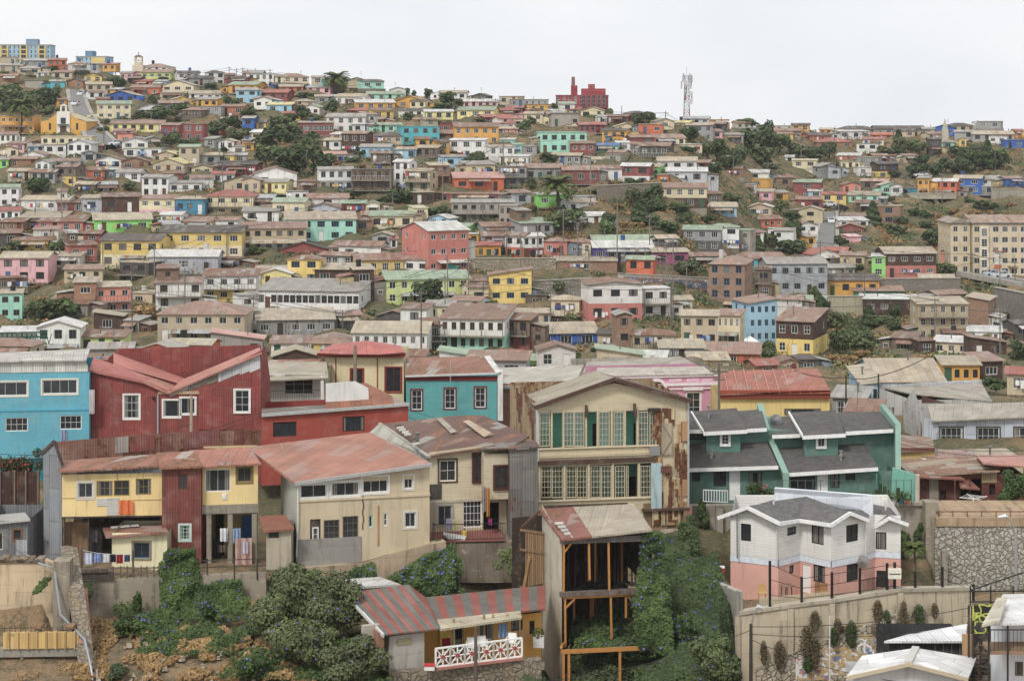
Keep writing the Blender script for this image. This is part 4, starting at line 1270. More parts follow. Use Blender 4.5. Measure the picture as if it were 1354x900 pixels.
def scrub(name, label, zones, seed, mats=('leaf', 'leaf_grey', 'leaf_dry'), size=.5, dens=1.):
    """uncountable low cover draped on the terrain inside pixel boxes"""
    r = random.Random(seed); mb = MB()
    for (x0, y0, x1, y1, n) in zones:
        for i in range(int(n*dens)):
            px, py = r.uniform(x0, x1), r.uniform(y0, y1); D = dist(px, py); X = (px-CX)/F*D
            cl = mn.noise(Vector((X*.12, D*.08, seed)))
            if cl < -.12: continue
            g = ground(X, D); mi = 0 if cl > .12 else (1 if r.random() < .5 else 2)
            for k in range(14):
                d = rdir(r); d.z = abs(d.z); rad = size*r.uniform(.8, 1.6)
                leaf(mb, Vector((X, D, g-.1)) + Vector((d.x*1.3, d.y*1.3, d.z*.8))*rad, d+rdir(r)*.6, size*.55*r.uniform(.6, 1.3), r, r.random(), mi)
    o = mb.build(name, list(mats)); o['kind'] = 'stuff'; return o
scrub('hillside_scrub', 'scrub', [(0, 95, 880, 490, 6500), (880, 170, 1354, 490, 5000)], 3, size=.7)
scrub('slope_scrub', 'scrub', [(690, 240, 1000, 320, 1500), (1150, 280, 1354, 350, 1000), (1090, 400, 1240, 500, 1600), (1120, 290, 1256, 340, 1300), (1140, 190, 1354, 250, 1300)], 8, ('leaf', 'leaf_dry', 'leaf_dry'))
# ---------------------------------------------------------------- roads, walls and special buildings on the hillside
def ribbon(name, L_, Rr, mat, lift=.25, n=14):
    mb = MB()
    def rs(P, t):
        t *= len(P)-1; i = min(int(t), len(P)-2); f = t-i; return P[i][0]*(1-f)+P[i+1][0]*f, P[i][1]*(1-f)+P[i+1][1]*f
    rows = []
    for i in range(n+1):
        a = rs(L_, i/n); b = rs(Rr, i/n); row = []
        for j in range(4):
            px = a[0]+(b[0]-a[0])*j/3; py = a[1]+(b[1]-a[1])*j/3; D = dist(px, py); X = (px-CX)/F*D; row.append((X, D))
        z = max(ground(*p) for p in row)+lift+.5; rows.append([(p[0], p[1], z) for p in row])
    for i in range(n):
        for j in range(3): mb.poly([rows[i][j], rows[i][j+1], rows[i+1][j+1], rows[i+1][j]])
    e = MB()
    for j in (0, 3):
        for i in range(n):
            a, b = Vector(rows[i][j]), Vector(rows[i+1][j]); s = -.5 if j == 0 else .5
            e.prism([a+Vector((0,0,-1)), b+Vector((0,0,-1)), b+Vector((0,0,.14)), a+Vector((0,0,.14))], (s*2.2, 0, 0))
    setting(name, mb, mat); setting('pavement', e, 'concrete', rgba((165, 160, 150), .3))
ribbon('road', [(92,122),(96,150),(112,178),(122,196)], [(106,122),(116,150),(136,178),(154,196)], 'asphalt')
ribbon('road', [(1089,284),(1085,300),(1080,332)], [(1104,284),(1104,300),(1103,332)], 'asphalt')
ribbon('road', [(1270,366),(1354,384)], [(1275,362),(1354,376)], 'asphalt', n=8)
def rwall(x0, t0, b0, x1, t1, b1, kind, col, label, cat='wall', name='retaining_wall', th=.5, D0=None, D1=None, coping=True):
    D0 = D0 or dist(x0, b0); D1 = D1 or dist(x1, b1); A = W(x0, b0, D0); B = W(x1, b1, D1); At = W(x0, t0, D0); Bt = W(x1, t1, D1)
    mb = MB(); n = Vector((-(B-A).y, (B-A).x, 0)).normalized()*th
    mb.prism([A-Vector((0,0,1)), B-Vector((0,0,1)), Bt, At], n); o = mb.build(name, kind, None, rgba(*col))
    tag(o, label, cat)
    if coping:
        c = MB(); k = n*.3; c.prism([At-k+Vector((0,0,.003)), Bt-k+Vector((0,0,.003)), Bt-k+Vector((0,0,.16)), At-k+Vector((0,0,.16))], n*1.5); c.build('coping', 'concrete', o, rgba((176, 168, 154), .3))
    return o
rwall(620,342,358,735,342,360,'stone',((186,172,148),.5),'long beige stone wall below the golden house')
rwall(704,372,398,782,368,394,'stone',((176,170,158),.5),'grey stone wall behind the bright yellow house')
rwall(790,246,266,873,242,262,'stone',((150,140,128),.5),'rough stone wall on the bare slope above the purple warehouse')
rwall(102,411,420,174,411,419,'concrete',((160,146,128),.5),'concrete platform edge below the beige house left of the timber-framed house')
rwall(1095,392,416,1142,392,416,'concrete',((178,170,140),.4),'yellowish concrete wall under the mustard terrace house')
rwall(1162,369,388,1270,368,386,'stone',((150,146,138),.4),'grey stone wall below the rusty roadside house')
rwall(1314,380,416,1354,388,430,'stone',((150,148,142),.4),'curved grey stone wall under the road at the right edge')
rwall(1311,250,262,1356,250,262,'concrete',((158,150,136),.4),'grey wall below the blue house at the far right edge')
g_ = rwall(818,362,380,940,368,386,'concrete',((196,190,180),.3),'pale wall with white and blue graffiti beside the brown block')
def graffiti(parent, fac, boxes, seed, cols, off=-.02, n=30, name='graffiti', rr=.035, sz=.16):
    r = random.Random(seed)
    for ci, c in enumerate(cols):
        m = MB()
        for i in range(n//len(cols)):
            bx = r.choice(boxes); x, z = r.uniform(bx[0], bx[2]), r.uniform(bx[1], bx[3]); a = r.uniform(0, 6.28); pts = []
            for k in range(7):
                a += r.uniform(-1.3, 1.3); x = min(max(x+math.cos(a)*sz*1.4, bx[0]), bx[2]); z = min(max(z+math.sin(a)*sz*1.4, bx[1]), bx[3]); pts.append((x, z))
            for k in range(len(pts)-1):
                p, q = Vector(pts[k]), Vector(pts[k+1]); d = q-p
                if d.length < .02: continue
                nn = Vector((-d.y, d.x)).normalized()*rr
                o_ = off-.002*(ci*n+i)*.1
                m.poly([fac(p.x+nn.x, p.y+nn.y, o_), fac(p.x-nn.x, p.y-nn.y, o_), fac(q.x-nn.x, q.y-nn.y, o_), fac(q.x+nn.x, q.y+nn.y, o_)])
        if m.f: m.build(name, 'paint', parent, rgba(c))
_A, _B = W(818,380,dist(818,380)), W(940,386,dist(940,386)); _u = (_B-_A).xy.normalized(); _l = (_B-_A).xy.length; _s = (_B.z-_A.z)/_l
graffiti(g_, lambda x, z, o: (_A.x+_u.x*x+_u.y*-o*-1*-1, _A.y+_u.y*x+_u.x*o*1, _A.z+_s*x+z), [(1,.3,_l-1,2.)], 4, [(235,235,232),(110,150,190),(90,110,150),(150,120,110)], -.06, 160, rr=.1, sz=.5)
def block(name, label, cat, px0, px1, ye, yb, col, n, w, D=None, dep=10, rot=0, mat='plaster', roofc=(170,166,158), H=None, bands=None, winc=(210,210,205), group=None, ww=None, wh=1.2):
    """flat-roofed building with regular windows; local frame at its front left foot"""
    D = D or dist((px0+px1)/2, yb); rot = R(rot); wd = (px1-px0)/F*D/math.cos(rot); ux, uy = math.cos(rot), math.sin(rot)
    xc = ((px0+px1)/2-CX)/F*D; ox, oy = xc-ux*wd/2, D-uy*wd/2; zt = (HY-ye)/F*D; zb = (HY-yb)/F*D; H = zt-zb
    g = min(ground(ox+ux*a-uy*b, oy+uy*a+ux*b) for a in (0, wd) for b in (0, dep))-zb-.5
    t = thing(name, label, cat, (ox, oy, zb), rot, group); holes = []; sh = H/n; ww = ww or min(1.5, wd/w*.45)
    for k in range(n):
        for i in range(w): x = wd*(i+.5)/w; z = sh*(k+.55); holes.append((x-ww/2, z-wh/2, x+ww/2, z+wh/2))
    m = MB(); panel(m, (0,0), (1,0), wd, min(g,-.1), H, holes); panel(m, (wd,dep), (-1,0), wd, min(g,-.1), H)
    sh_ = [(dep*(i+.5)/3-.5, sh*(k+.55)-.6, dep*(i+.5)/3+.5, sh*(k+.55)+.6) for k in range(n) for i in range(3)]
    panel(m, (0,dep), (0,-1), dep, min(g,-.1), H, sh_); panel(m, (wd,0), (0,1), dep, min(g,-.1), H, sh_)
    m.build('wall', mat, t, rgba(col, .35))
    for a, b, c, d in holes: add_win(t, (a+c)/2, .1, (b+d)/2, ww, wh, 2, 1, rgba(winc))
    for a, b, c, d in sh_:
        add_win(t, .1, dep-(a+c)/2, (b+d)/2, 1., 1.2, 2, 1, rgba(winc), rz=-math.pi/2); add_win(t, wd-.1, (a+c)/2, (b+d)/2, 1., 1.2, 2, 1, rgba(winc), rz=math.pi/2)
    m = MB(); m.box((-.12, -.12, H+.004), (wd+.12, dep+.12, H+.3)); m.build('roof', 'concrete', t, rgba(roofc, .3))
    return t, wd, H, dep
# sky-blue and yellow apartment blocks on the ridge
t, wd, H, dp = block('apartment_building', 'sky-blue four-storey apartment building with yellow window bays at the top left ridge', 'apartments', 0, 66, 60, 84, (150, 196, 222), 4, 12, D=650, rot=4)
for a in (.02, .4, .76): m = MB(); m.box((wd*a, -.5, .2), (wd*a+2.6, -.005, H-.2)); m.build('bay', 'plaster', t, rgba((222, 190, 96)));\
 [add_win(t, wd*a+1.3, -.52, H/4*(k+.55), 1.6, 1.1, 2, 1, rgba((120,120,116))) for k in range(4)]
m = MB(); m.box((wd*.5, 2, H+.31), (wd*.5+3.8, 7, H+2.2)); m.build('roof_tower', 'plaster', t, rgba((120, 150, 176)))
t, wd, H, dp = block('apartment_building', 'smaller sky-blue apartment building on the ridge, between the big one and the bell tower', 'apartments', 100, 140, 75.5, 88, (150, 196, 222), 2, 7, D=640, rot=-3)
m = MB(); m.box((wd*.52, -.4, .2), (wd*.98, -.005, H-.2)); m.build('bay', 'plaster', t, rgba((222, 196, 110)))
m = MB(); m.box((wd*.26, 2, H+.31), (wd*.5, 7, H+2.1)); m.build('roof_tower', 'plaster', t, rgba((90, 130, 165)))
# bell tower
D = 615; o = W(182, 95, D); t = thing('bell_tower', 'pale church bell tower with open belfry and cross on the left skyline', 'bell tower', (o.x, D, o.z))
k = D/F
m = MB(); m.box((-7*k, 0, -1), (7*k, 3.4, 9*k)); m.box((-4.6*k, .3, 9*k), (4.6*k, 2.9, 13*k)); m.build('wall', 'plaster', t, rgba((206, 192, 164)))
m = MB()
for sx in (-1, 1):
    for sy in (.4, 2.3): m.box((sx*4.2*k-.22, sy, 13*k), (sx*4.2*k+.22, sy+.44, 19*k))
m.box((-4.6*k, .3, 19*k), (4.6*k, 2.9, 20.2*k)); m.build('belfry', 'plaster', t, rgba((214, 202, 174)))
m = MB(); [m.poly([(a[0], a[1], 20.3*k), (b[0], b[1], 20.3*k), (0, 1.6, 23*k)]) for a, b in (((-5*k,.1),(5*k,.1)),((5*k,.1),(5*k,3.1)),((5*k,3.1),(-5*k,3.1)),((-5*k,3.1),(-5*k,.1)))]; m.build('roof', 'roofsheet', t, rgba((120, 84, 66), .2))
m = MB(); m.box((-.06, 1.54, 22.9*k), (.06, 1.66, 26.4*k)); m.box((-.4, 1.55, 24.9*k), (.4, 1.65, 25.3*k)); m.build('cross', 'metal', t, rgba((90, 90, 90)))
m = MB(); m.tube([(0, 1.6, 16.2*k), (0, 1.6, 15.4*k), (0, 1.6, 14.6*k)], [.1, .3, .42], 10); m.build('bell', 'metal', t, rgba((96, 80, 50)))
house(183, 222, 88.5, 98, 'Wp', 'hr', ['n1', 'w4', 'D616'], label='white nave with dark red roof adjoining the bell tower')
# mustard church
D = dist(84, 178); wdm = 60/F*D; o = W(54, 178, D); t = thing('church', 'mustard yellow church with stepped gable and white central tower, beside the steep street', 'church', (o.x, D, o.z), 0)
g = -4; H = 17/F*D; Hp = 28/F*D; cx_ = wdm/2
m = MB(); panel(m, (0,0), (1,0), wdm, g, H, [(wdm*.2-.3,1.2,wdm*.2+.3,3.),(wdm*.8-.3,1.2,wdm*.8+.3,3.)], top=[(0,H),(wdm*.16,H+.5),(cx_-1.6,Hp),(cx_+1.6,Hp),(wdm*.84,H+.5),(wdm,H)])
panel(m, (wdm,14), (-1,0), wdm, g, H, top=[(cx_,Hp)]); panel(m, (0,14), (0,-1), 14, g, H); panel(m, (wdm,0), (0,1), 14, g, H); m.build('wall', 'plaster', t, rgba((222,164,50),.15))
for a in (.2,.8): add_win(t, wdm*a, .1, 2.1, .6, 1.8, 1, 2, rgba((90,70,50)))
m = MB(); m.box((cx_-1.7,-.35,g), (cx_+1.7,.5,Hp+.4)); m.box((cx_-1.5,-.3,Hp+.4),(cx_+1.5,.45,Hp+.5)); m.build('tower', 'plaster', t, rgba((228,224,214)))
m = MB(); m.box((cx_-.85,-.2,Hp+.5),(cx_-.45,.4,Hp+1.9)); m.box((cx_+.45,-.2,Hp+.5),(cx_+.85,.4,Hp+1.9)); m.prism([(cx_-1,-.3,Hp+1.9),(cx_+1,-.3,Hp+1.9),(cx_,-.3,Hp+2.5)],(0,.8,0)); m.build('bell_gable','plaster',t,rgba((228,224,214)))
add_win(t, cx_, -.4, Hp-1.9, 1.3, 1.5, 2, 2, rgba((60,60,80)))
m = MB(); m.box((cx_-1.5,-1.1,2.6),(cx_+1.5,-.36,2.75)); m.build('porch_roof','roofsheet',t,rgba((96,120,90),.1)); m = MB(); m.box((cx_-.8,-.42,-.2),(cx_+.8,-.36,2.3)); m.build('door','trim',t,rgba((100,70,50)))
for s in (0,1):
    m = MB(); a = (-.3, H-.05) if s == 0 else (wdm+.3, H-.05); m.prism([(a[0],.1,a[1]),(cx_,.1,Hp-.25),(cx_,14.2,Hp-.25),(a[0],14.2,a[1])],(0,0,.12)); m.build('roof','roofsheet',t,rgba((200,186,150),.2))
# red factory on the ridge
t, wd, H, dp = block('factory', 'red brick factory with a chimney on the skyline', 'factory', 735, 802, 127, 143, (166, 62, 68), 3, 9, D=575, rot=-5, roofc=(150,60,62), dep=14)
m = MB(); m.box((wd*.5,-.6,0),(wd*.98,-.005,H+2.2)); m.build('wing','plaster',t,rgba((158,54,60),.2)); [add_win(t, wd*(.55+.1*i), -.62, H/3*(k+.7), 1.1, 1.2, 2, 1, rgba((170,130,130))) for i in range(5) for k in range(3)]
m = MB(); m.box((wd*.29,2,H+.31),(wd*.41,5,H+3.2)); m.build('stair_tower','plaster',t,rgba((150,54,60),.3))
m = MB(); m.tube([(wd*.33,3.5,H+3.2),(wd*.33,3.5,H+5.8)],[.6,.5],10); m.build('chimney','brick',t,rgba((140,52,56),.2))
for a in (.66,.72): m = MB(); m.tube([(wd*a,4,H+.3),(wd*a,4,H+3.6)],.6,8); m.build('vent','metal',t,rgba((170,90,90)))
# antenna mast
D = 545; o = W(908, 163, D); t = thing('antenna_mast', 'tall lattice antenna mast with red and white sections on the right skyline', 'antenna mast', (o.x, D, o.z)); Hm = 63/F*D
k = 1.1
for s in range(7):
    m = MB(); z0, z1 = Hm*s/7, Hm*(s+1)/7; w0, w1 = k*(1-.35*s/7), k*(1-.35*(s+1)/7); c4 = ((-1,-1),(1,-1),(1,1),(-1,1))
    for a, b in c4: m.beam((a*w0/1.3,b*w0/1.3,z0),(a*w1/1.3,b*w1/1.3,z1),.13)
    for i in range(4):
        a, b = c4[i], c4[(i+1)%4]
        for q in range(2):
            za, zb_ = z0+(z1-z0)*q/2, z0+(z1-z0)*(q+1)/2; m.beam((a[0]*w0/1.3,a[1]*w0/1.3,za),(b[0]*w1/1.3,b[1]*w1/1.3,zb_),.09); m.beam((a[0]*w0/1.3,a[1]*w0/1.3,zb_),(b[0]*w0/1.3,b[1]*w0/1.3,zb_),.09)
    m.build('lattice','metal',t,rgba((150,66,62) if s%2 else (150,150,152)))
r = random.Random(2)
for s in range(16):
    a = r.uniform(0,6.28); z = Hm*r.choice([.55,.7,.8,.86,.93,.97]); m = MB(); x,y = math.cos(a)*1.5, math.sin(a)*1.5; m.box((x-.17,y-.12,z-1.1),(x+.17,y+.12,z+1.1)); m.beam((0,0,z),(x,y,z),.07); m.build('panel_antenna','metal',t,rgba((186,186,190)))
for z in (.45,.62): m = MB(); m.tube([(.9,-.9,Hm*z),(1.,-1.2,Hm*z)],[.2,.75],12); m.build('dish','metal',t,rgba((210,210,210)))
m = MB(); m.beam((0,0,Hm),(0,0,Hm+2.6),.08); m.build('spike','metal',t,rgba((150,150,150)))
# spire
o = W(1249.5,164.5,600); t = thing('spire','pale pointed spire rising behind the blue skyline house','spire',(o.x,600,o.z)); m = MB()
[m.poly([a+(-2,),b+(-2,),(0,0,2.)]) for a,b in (((-.9,-.9),(.9,-.9)),((.9,-.9),(.9,.9)),((.9,.9),(-.9,.9)),((-.9,.9),(-.9,-.9)))]; m.build('cone','roofsheet',t,rgba((200,190,165),.1)); m = MB(); m.box((-.9,-.9,-5),(.9,.9,-2)); m.build('tower','plaster',t,rgba((190,180,160)))
# concrete bridge
D = dist(1236, 262); o = W(1201,262,D); k = D/F; t = thing('bridge','concrete road bridge on slanted legs under the ochre house','bridge',(o.x,D-3,o.z)); Lb = 60*k
m = MB(); m.box((0,0,-.1),(Lb,5,1.2)); m.build('deck','concrete',t,rgba((182,172,152),.4)); m = MB(); m.box((0,-.12,1.2),(Lb,.05,1.6)); m.build('parapet','concrete',t,rgba((176,168,150),.4))
for xa, xb, yb_ in ((14,12,-12),(33,44,-11)):
    m = MB(); m.beam((xa*k,1.2,-.1),(xb*k,1.2,yb_*k-2),.7,1.); m.beam((xa*k,4,-.1),(xb*k,4,yb_*k-2),.7,1.); m.build('leg','concrete',t,rgba((190,180,160),.3))
# beige apartment block at the right
Da = dist(1300, 366)
t, wd, H, dp = block('apartment_building','beige left wing of the five-storey apartment block above the parked cars','apartments',1257,1283,297,363,(206,186,150),5,2,D=Da,dep=12,mat='plaster',ww=1.0)
m = MB(); m.prism([(-.4,-.4,H+.35),(wd+.4,-.4,H+.35),(wd/2,-.4,H+1.3)],(0,12.8,0)); m.build('gable_roof','roofsheet',t,rgba((160,140,120),.5))
t, wd, H, dp = block('apartment_building','beige main wing of the five-storey apartment block at the right edge','apartments',1286,1372,297,366,(208,188,154),5,7,D=Da-1,dep=12,mat='plaster',ww=1.3)
m = MB(); m.prism([(-.4,-.5,H+.35),(wd+.4,-.5,H+.35),(wd+.4,6,H+1.7),(-.4,6,H+1.7)],(0,0,.12)); m.build('pitched_roof','roofsheet',t,rgba((168,140,118),.6))
m = MB(); m.box((wd*.1,-.7,-2),(wd*.1+1.9,-.005,H-.3)); m.build('stair_tower','plaster',t,rgba((222,208,180),.2)); [add_win(t, wd*.1+.95, -.72, H/5*(k+.3), 1.2, 1.6, 2, 3, rgba((190,190,186))) for k in range(5)]
# white tent
D = dist(993,458); o = W(993,458,D); t = thing('tent','white pointed tent below the drying clothes of the cream twin house','tent',(o.x,D,o.z)); k=D/F
m = MB(); a=[(-14*k,-1.5,4*k),(14*k,-1.5,4*k),(14*k,3,4*k),(-14*k,3,4*k)]; ap=(0,.7,13*k); [m.poly([a[i],a[(i+1)%4],ap]) for i in range(4)]; m.poly(a[::-1]); m.build('canopy','cloth',t,rgba((236,236,232)))
for q in a: m=MB(); m.beam((q[0]*.97,q[1]*.97,-1.5),(q[0]*.97,q[1]*.97,4*k-.01),.06); m.build('pole','metal',t,rgba((160,160,160)))
# utility poles and street lamps on the hillside
PM = []
def pole(px, yt, yb, kind='u', label=None, D=None, col=(128,122,114), r0=.13):
    D = D or dist(px, yb); H = (yb-yt)/F*D; o = W(px, yb, D); g = ground(o.x, D)
    if kind in 'ul' and D > 230: PM.append(Vector((o.x, D, o.z+H-.5)))
    nm, cat = ('street_lamp', 'street lamp') if kind in 'lL' else ('utility_pole', 'utility pole')
    t = thing(nm, label or '', cat, (o.x, D, o.z), 0, 'street lamps and poles')
    if not label: AUTO.append((t, {'l': 'pale curved-arm street lamp', 'L': 'double-armed street lamp', 'u': 'wooden utility pole' if H < 9 else 'tall utility pole', 'n': 'thin bare pole' if H < 9 else 'very tall thin pole'}[kind], px, (yt+yb)/2, 'pole'))
    m = MB(); m.tube([(0,0,min(g-o.z,0)-.4),(0,0,H)], [r0, r0*.7], 7); m.build('pole','paint' if kind in 'lLn' else 'plank',t,rgba(col,.3))
    if kind == 'u':
        m = MB(); m.box((-.8,-.06,H-.6),(.8,.06,H-.48)); m.box((-.55,-.06,H-1.3),(.55,.06,H-1.2)); m.build('crossarm','plank',t,rgba((110,100,90),.3))
        for x in (-.7,-.25,.25,.7): m = MB(); m.tube([(x,0,H-.48),(x,0,H-.3)],.05,6); m.build('insulator','paint',t,rgba((180,180,176)))
    if kind in 'lL':
        for s in ((1,) if kind == 'l' else (1,-1)):
            m = MB(); m.tube([(0,0,H-.1),(s*-.5,-.1,H+.25),(s*-1.2,-.2,H+.35)],.05,6); m.build('arm','metal',t,rgba((150,150,148)))
            m = MB(); m.box((s*-1.75,-.34,H+.28),(s*-1.15,-.08,H+.42)); m.build('lamp_head','metal',t,rgba((200,200,198)))
    return t
for a in [(405,200,232,'l'),(519,254,277,'u'),(781,204,284,'n'),(816,264,354,'n'),(853,157,180,'u'),(877,160,182,'u'),(970,208,239,'l'),(976,204,240,'u'),(670,302,341,'u'),(711,295,341,'l'),(764,295,341,'L'),
 (890,316,363,'u'),(853,330,372,'l'),(908,347,384,'u'),(738,347,370,'l'),(754,370,408,'u'),(887,378,435,'u'),(987,400,445,'u'),(1234,206,233,'u'),(1271,198,226,'l'),(1316,190,228,'u'),(1196,214,236,'u'),(1143,227,243,'u'),(1201,234,260,'u'),
 (1348,197,230,'u'),(1109,255,294,'u'),(1140,255,280,'u'),(1342,344,380,'u'),(1285,333,368,'u'),(102,98,125,'u'),(303,88,100,'u'),(313,90,104,'u'),(321,89,104,'u'),(137,155,194,'u'),(184,138,158,'u'),(290,196,228,'n'),(250,213,230,'l'),
 (136,314,364,'u'),(300,299,343,'u'),(174,359,376,'u'),(335,391,441,'u'),(286,281,300,'u'),(357,91,100,'u'),(139,190,203,'l'),(200,150,165,'l'),(389,432,470,'n'),(527,366,400,'u'),(453,410,440,'u'),(639,372,405,'u'),(880,147,160,'u'),
 (822,100+40,150,'n'),(690,318,342,'l'),(742,320,345,'l'),(800,330,352,'l'),(833,340,358,'l'),(873,340,358,'l'),(1015,214,232,'u'),(1088,206,222,'l'),(1060,205,222,'u'),(1180,395,410,'n'),(585,330,360,'u'),(480,270,300,'n'),(560,200,230,'n'),(600,140,158,'u'),(420,128,150,'n'),(655,130,152,'u'),(700,170,190,'n')]:
    pole(*a)
r = random.Random(41)
for i in range(34):
    px = r.uniform(10, 1340); py = r.uniform(200, 480); s = F/dist(px, py); pole(px, py-s*r.uniform(7.5, 9.5), py, r.choice('uuul'))
done = set(); PM.sort(key=lambda p: p.x)
for i, p in enumerate(PM):      # each pole is wired to its nearest neighbours to the right
    for q in sorted(PM[i+1:], key=lambda q: (q-p).length)[:2]:
        if not 8 < (q-p).length < 75: continue
        m = MB(); m.tube([p.lerp(q, k/10)-Vector((0, 0, 4*(q-p).length*.02*(k/10)*(1-k/10))) for k in range(11)], .035, 4, cap=False); o = m.build('power_line', 'paint', None, rgba((62, 60, 60))); tag(o, '', 'cable', 'overhead cables'); AUTO.append((o, 'thin sagging cable between two poles', *proj((p+q)/2), 'wire'))
# cars
def car_meshes():
    m = MB(); pr = [(0,.25),(0,.75),(.12,.86),(.95,.95),(1.35,1.4),(3.0,1.42),(3.75,.98),(4.15,.9),(4.2,.3),(3.9,.22),(.3,.22)]
    m.prism([(x,0,z) for x,z in pr],(0,1.65,0)); body = m.mesh('body',['carpaint'])
    g = MB()
    for y in (-.006,1.656): g.poly([(1.12,y,.98),(1.45,y,1.33),(2.1,y,1.34),(2.1,y,.98)]); g.poly([(2.2,y,.98),(2.2,y,1.34),(2.95,y,1.34),(3.5,y,.98)])
    g.poly([(.99,.12,.995),(.99,1.53,.995),(1.33,1.5,1.39),(1.33,.15,1.39)]); g.poly([(3.04,.15,1.405),(3.04,1.5,1.405),(3.72,1.53,1.01),(3.72,.12,1.01)]); gl = g.mesh('window',['pane'])
    wm = MB(); wm.tube([(0,-.1,0),(0,.1,0)],.32,14); wh = wm.mesh('wheel',['paint'])
    l = MB(); l.box((-.02,-.18,-.07),(.02,.18,.07)); return body, gl, wh, l.mesh('headlight',['paint'])
CARM = car_meshes()
def car(px, py, rz, col, label, D=None, up=0.):
    D = D or dist(px, py); o = W(px, py, D); rz = R(rz); z = max(ground(o.x, D), o.z) + .72 + up if D > 200 else o.z
    t = thing('parked_car', label, 'car', (o.x, D, z), rz, 'cars parked on the hillside streets')
    link('body', CARM[0], t, rgba(col)); link('window', CARM[1], t)
    for x in (.85,3.35):
        for y in (.05,1.6): link('wheel', CARM[2], t, rgba((30,30,32)), None, (x,y,.3))
    for x, c in ((-.02,(220,220,215)),(4.2,(160,40,40))):
        for y in (.3,1.35): link('headlight' if x < 1 else 'tail_light', CARM[3], t, rgba(c), None, (x,y,.66))
    return t
car(108,130,80,(220,222,226),'silver car parked high on the steep street'); car(100.5,144,82,(228,228,230),'white car parked halfway up the steep street')
car(143,197,10,(226,228,230),'white van-like car at the foot of the steep street'); car(152,199,12,(120,128,138),'grey car at the foot of the steep street')
car(755,338,5,(70,90,120),'dark blue car parked outside the rusty-roofed house above the stone wall'); car(838,348,0,(150,60,60),'dark red car by the purple warehouse'); car(861,350,0,(60,70,130),'blue car by the magenta house')
car(1104,300,85,(232,232,232),'white car driving up the lower street'); car(1102,283,10,(60,60,64),'black car at the top of the lower street'); car(1088,278,20,(226,226,226),'white car beside the yellow and blue house'); car(1210,238,5,(228,228,228),'white car on the road left of the bridge')
car(1273,364,3,(150,36,44),'red car parked under the beige apartment block'); car(1303,371,8,(176,190,208),'pale blue car parked by the white and orange house'); car(1314,373,12,(206,208,210),'silver car, rightmost of the cars by the white and orange house')
# ---------------------------------------------------------------- more of the crowd: small houses in what is still open ground, then all but the largest become one object
SKIP = [(48,138,120,184),(425,80,465,110),(715,225,760,285),(0,112,82,155),(88,118,158,200),(326,165,440,235),(690,236,800,292),(770,240,1000,318),(890,150,1015,225),(1150,182,1354,236),(1180,255,1354,300),(1085,395,1245,500),(1078,270,1108,335),(700,360,945,402),(0,380,70,432),(455,205,500,235),(1000,165,1115,220),(1262,355,1354,420),(1120,285,1256,335),(1150,395,1215,470),(620,338,740,362),(800,395,850,430)]
r = random.Random(99); OCC2 = list(OCC)
def frac(b, L_):
    a = (b[1]-b[0])*(b[3]-b[2]); return sum(max(0, min(b[1], o[1])-max(b[0], o[0]))*max(0, min(b[3], o[3])-max(b[2], o[2])) for o in L_)/a
for k in range(2600):
    px = r.uniform(0, 1354); yr = float(np.interp(px, [q[0] for q in RID], [q[1] for q in RID])); py = r.uniform(yr+1, 505)
    D = dist(px, py); s = F/D; wp = s*r.uniform(4, 8); hp = s*r.choice([2.5, 2.6, 4.6]); b = (px-wp/2, px+wp/2, py-hp-3, py)
    if any(q[0] < px < q[2] and q[1] < py-hp/2 < q[3] for q in SKIP): continue
    if frac(b, OCC2) > .28: continue
    house(b[0], b[1], py-hp, py, r.choice(['Wp','Wp','Wp','Cp','Kp','Kp','gp','gc','Sc','Nk','wv','Bb','Op','yp','Lp','Rp','Pp','mp','cp','sp','Wb']), r.choice('ssgghftr')+r.choice('rrrbbggKKGSs'), ['n1' if hp < s*3 else 'n2'] + (['b'] if r.random() < .15 else []))
    OCC2.append((b[0], b[1], py-hp, py))
for k in range(420):
    px = r.uniform(0, 1354); yr = float(np.interp(px, [q[0] for q in RID], [q[1] for q in RID])); py = r.uniform(yr+4, 500); s = F/dist(px, py); wp = s*r.uniform(3, 7); hp = s*r.uniform(2.5, 5)
    b = (px-wp/2, px+wp/2, py-hp, py); wood = any(q[0] < px < q[2] and q[1] < py < q[3] for q in SKIP[3:4]+SKIP[5:6]+SKIP[7:10]+SKIP[11:12])
    if frac(b, OCC2) > (.35 if wood else .2) or r.random() < (.0 if wood else .35) or 90 < px < 156 and 118 < py < 200 or 1078 < px < 1108 and 270 < py < 335: continue
    tree(px, py, wp, hp, r.choice('ddooyyb' if not wood else 'ddddooyc'), D=D if False else None, r=r); OCC2.append(b)
HS.sort(key=lambda t: -t[0])
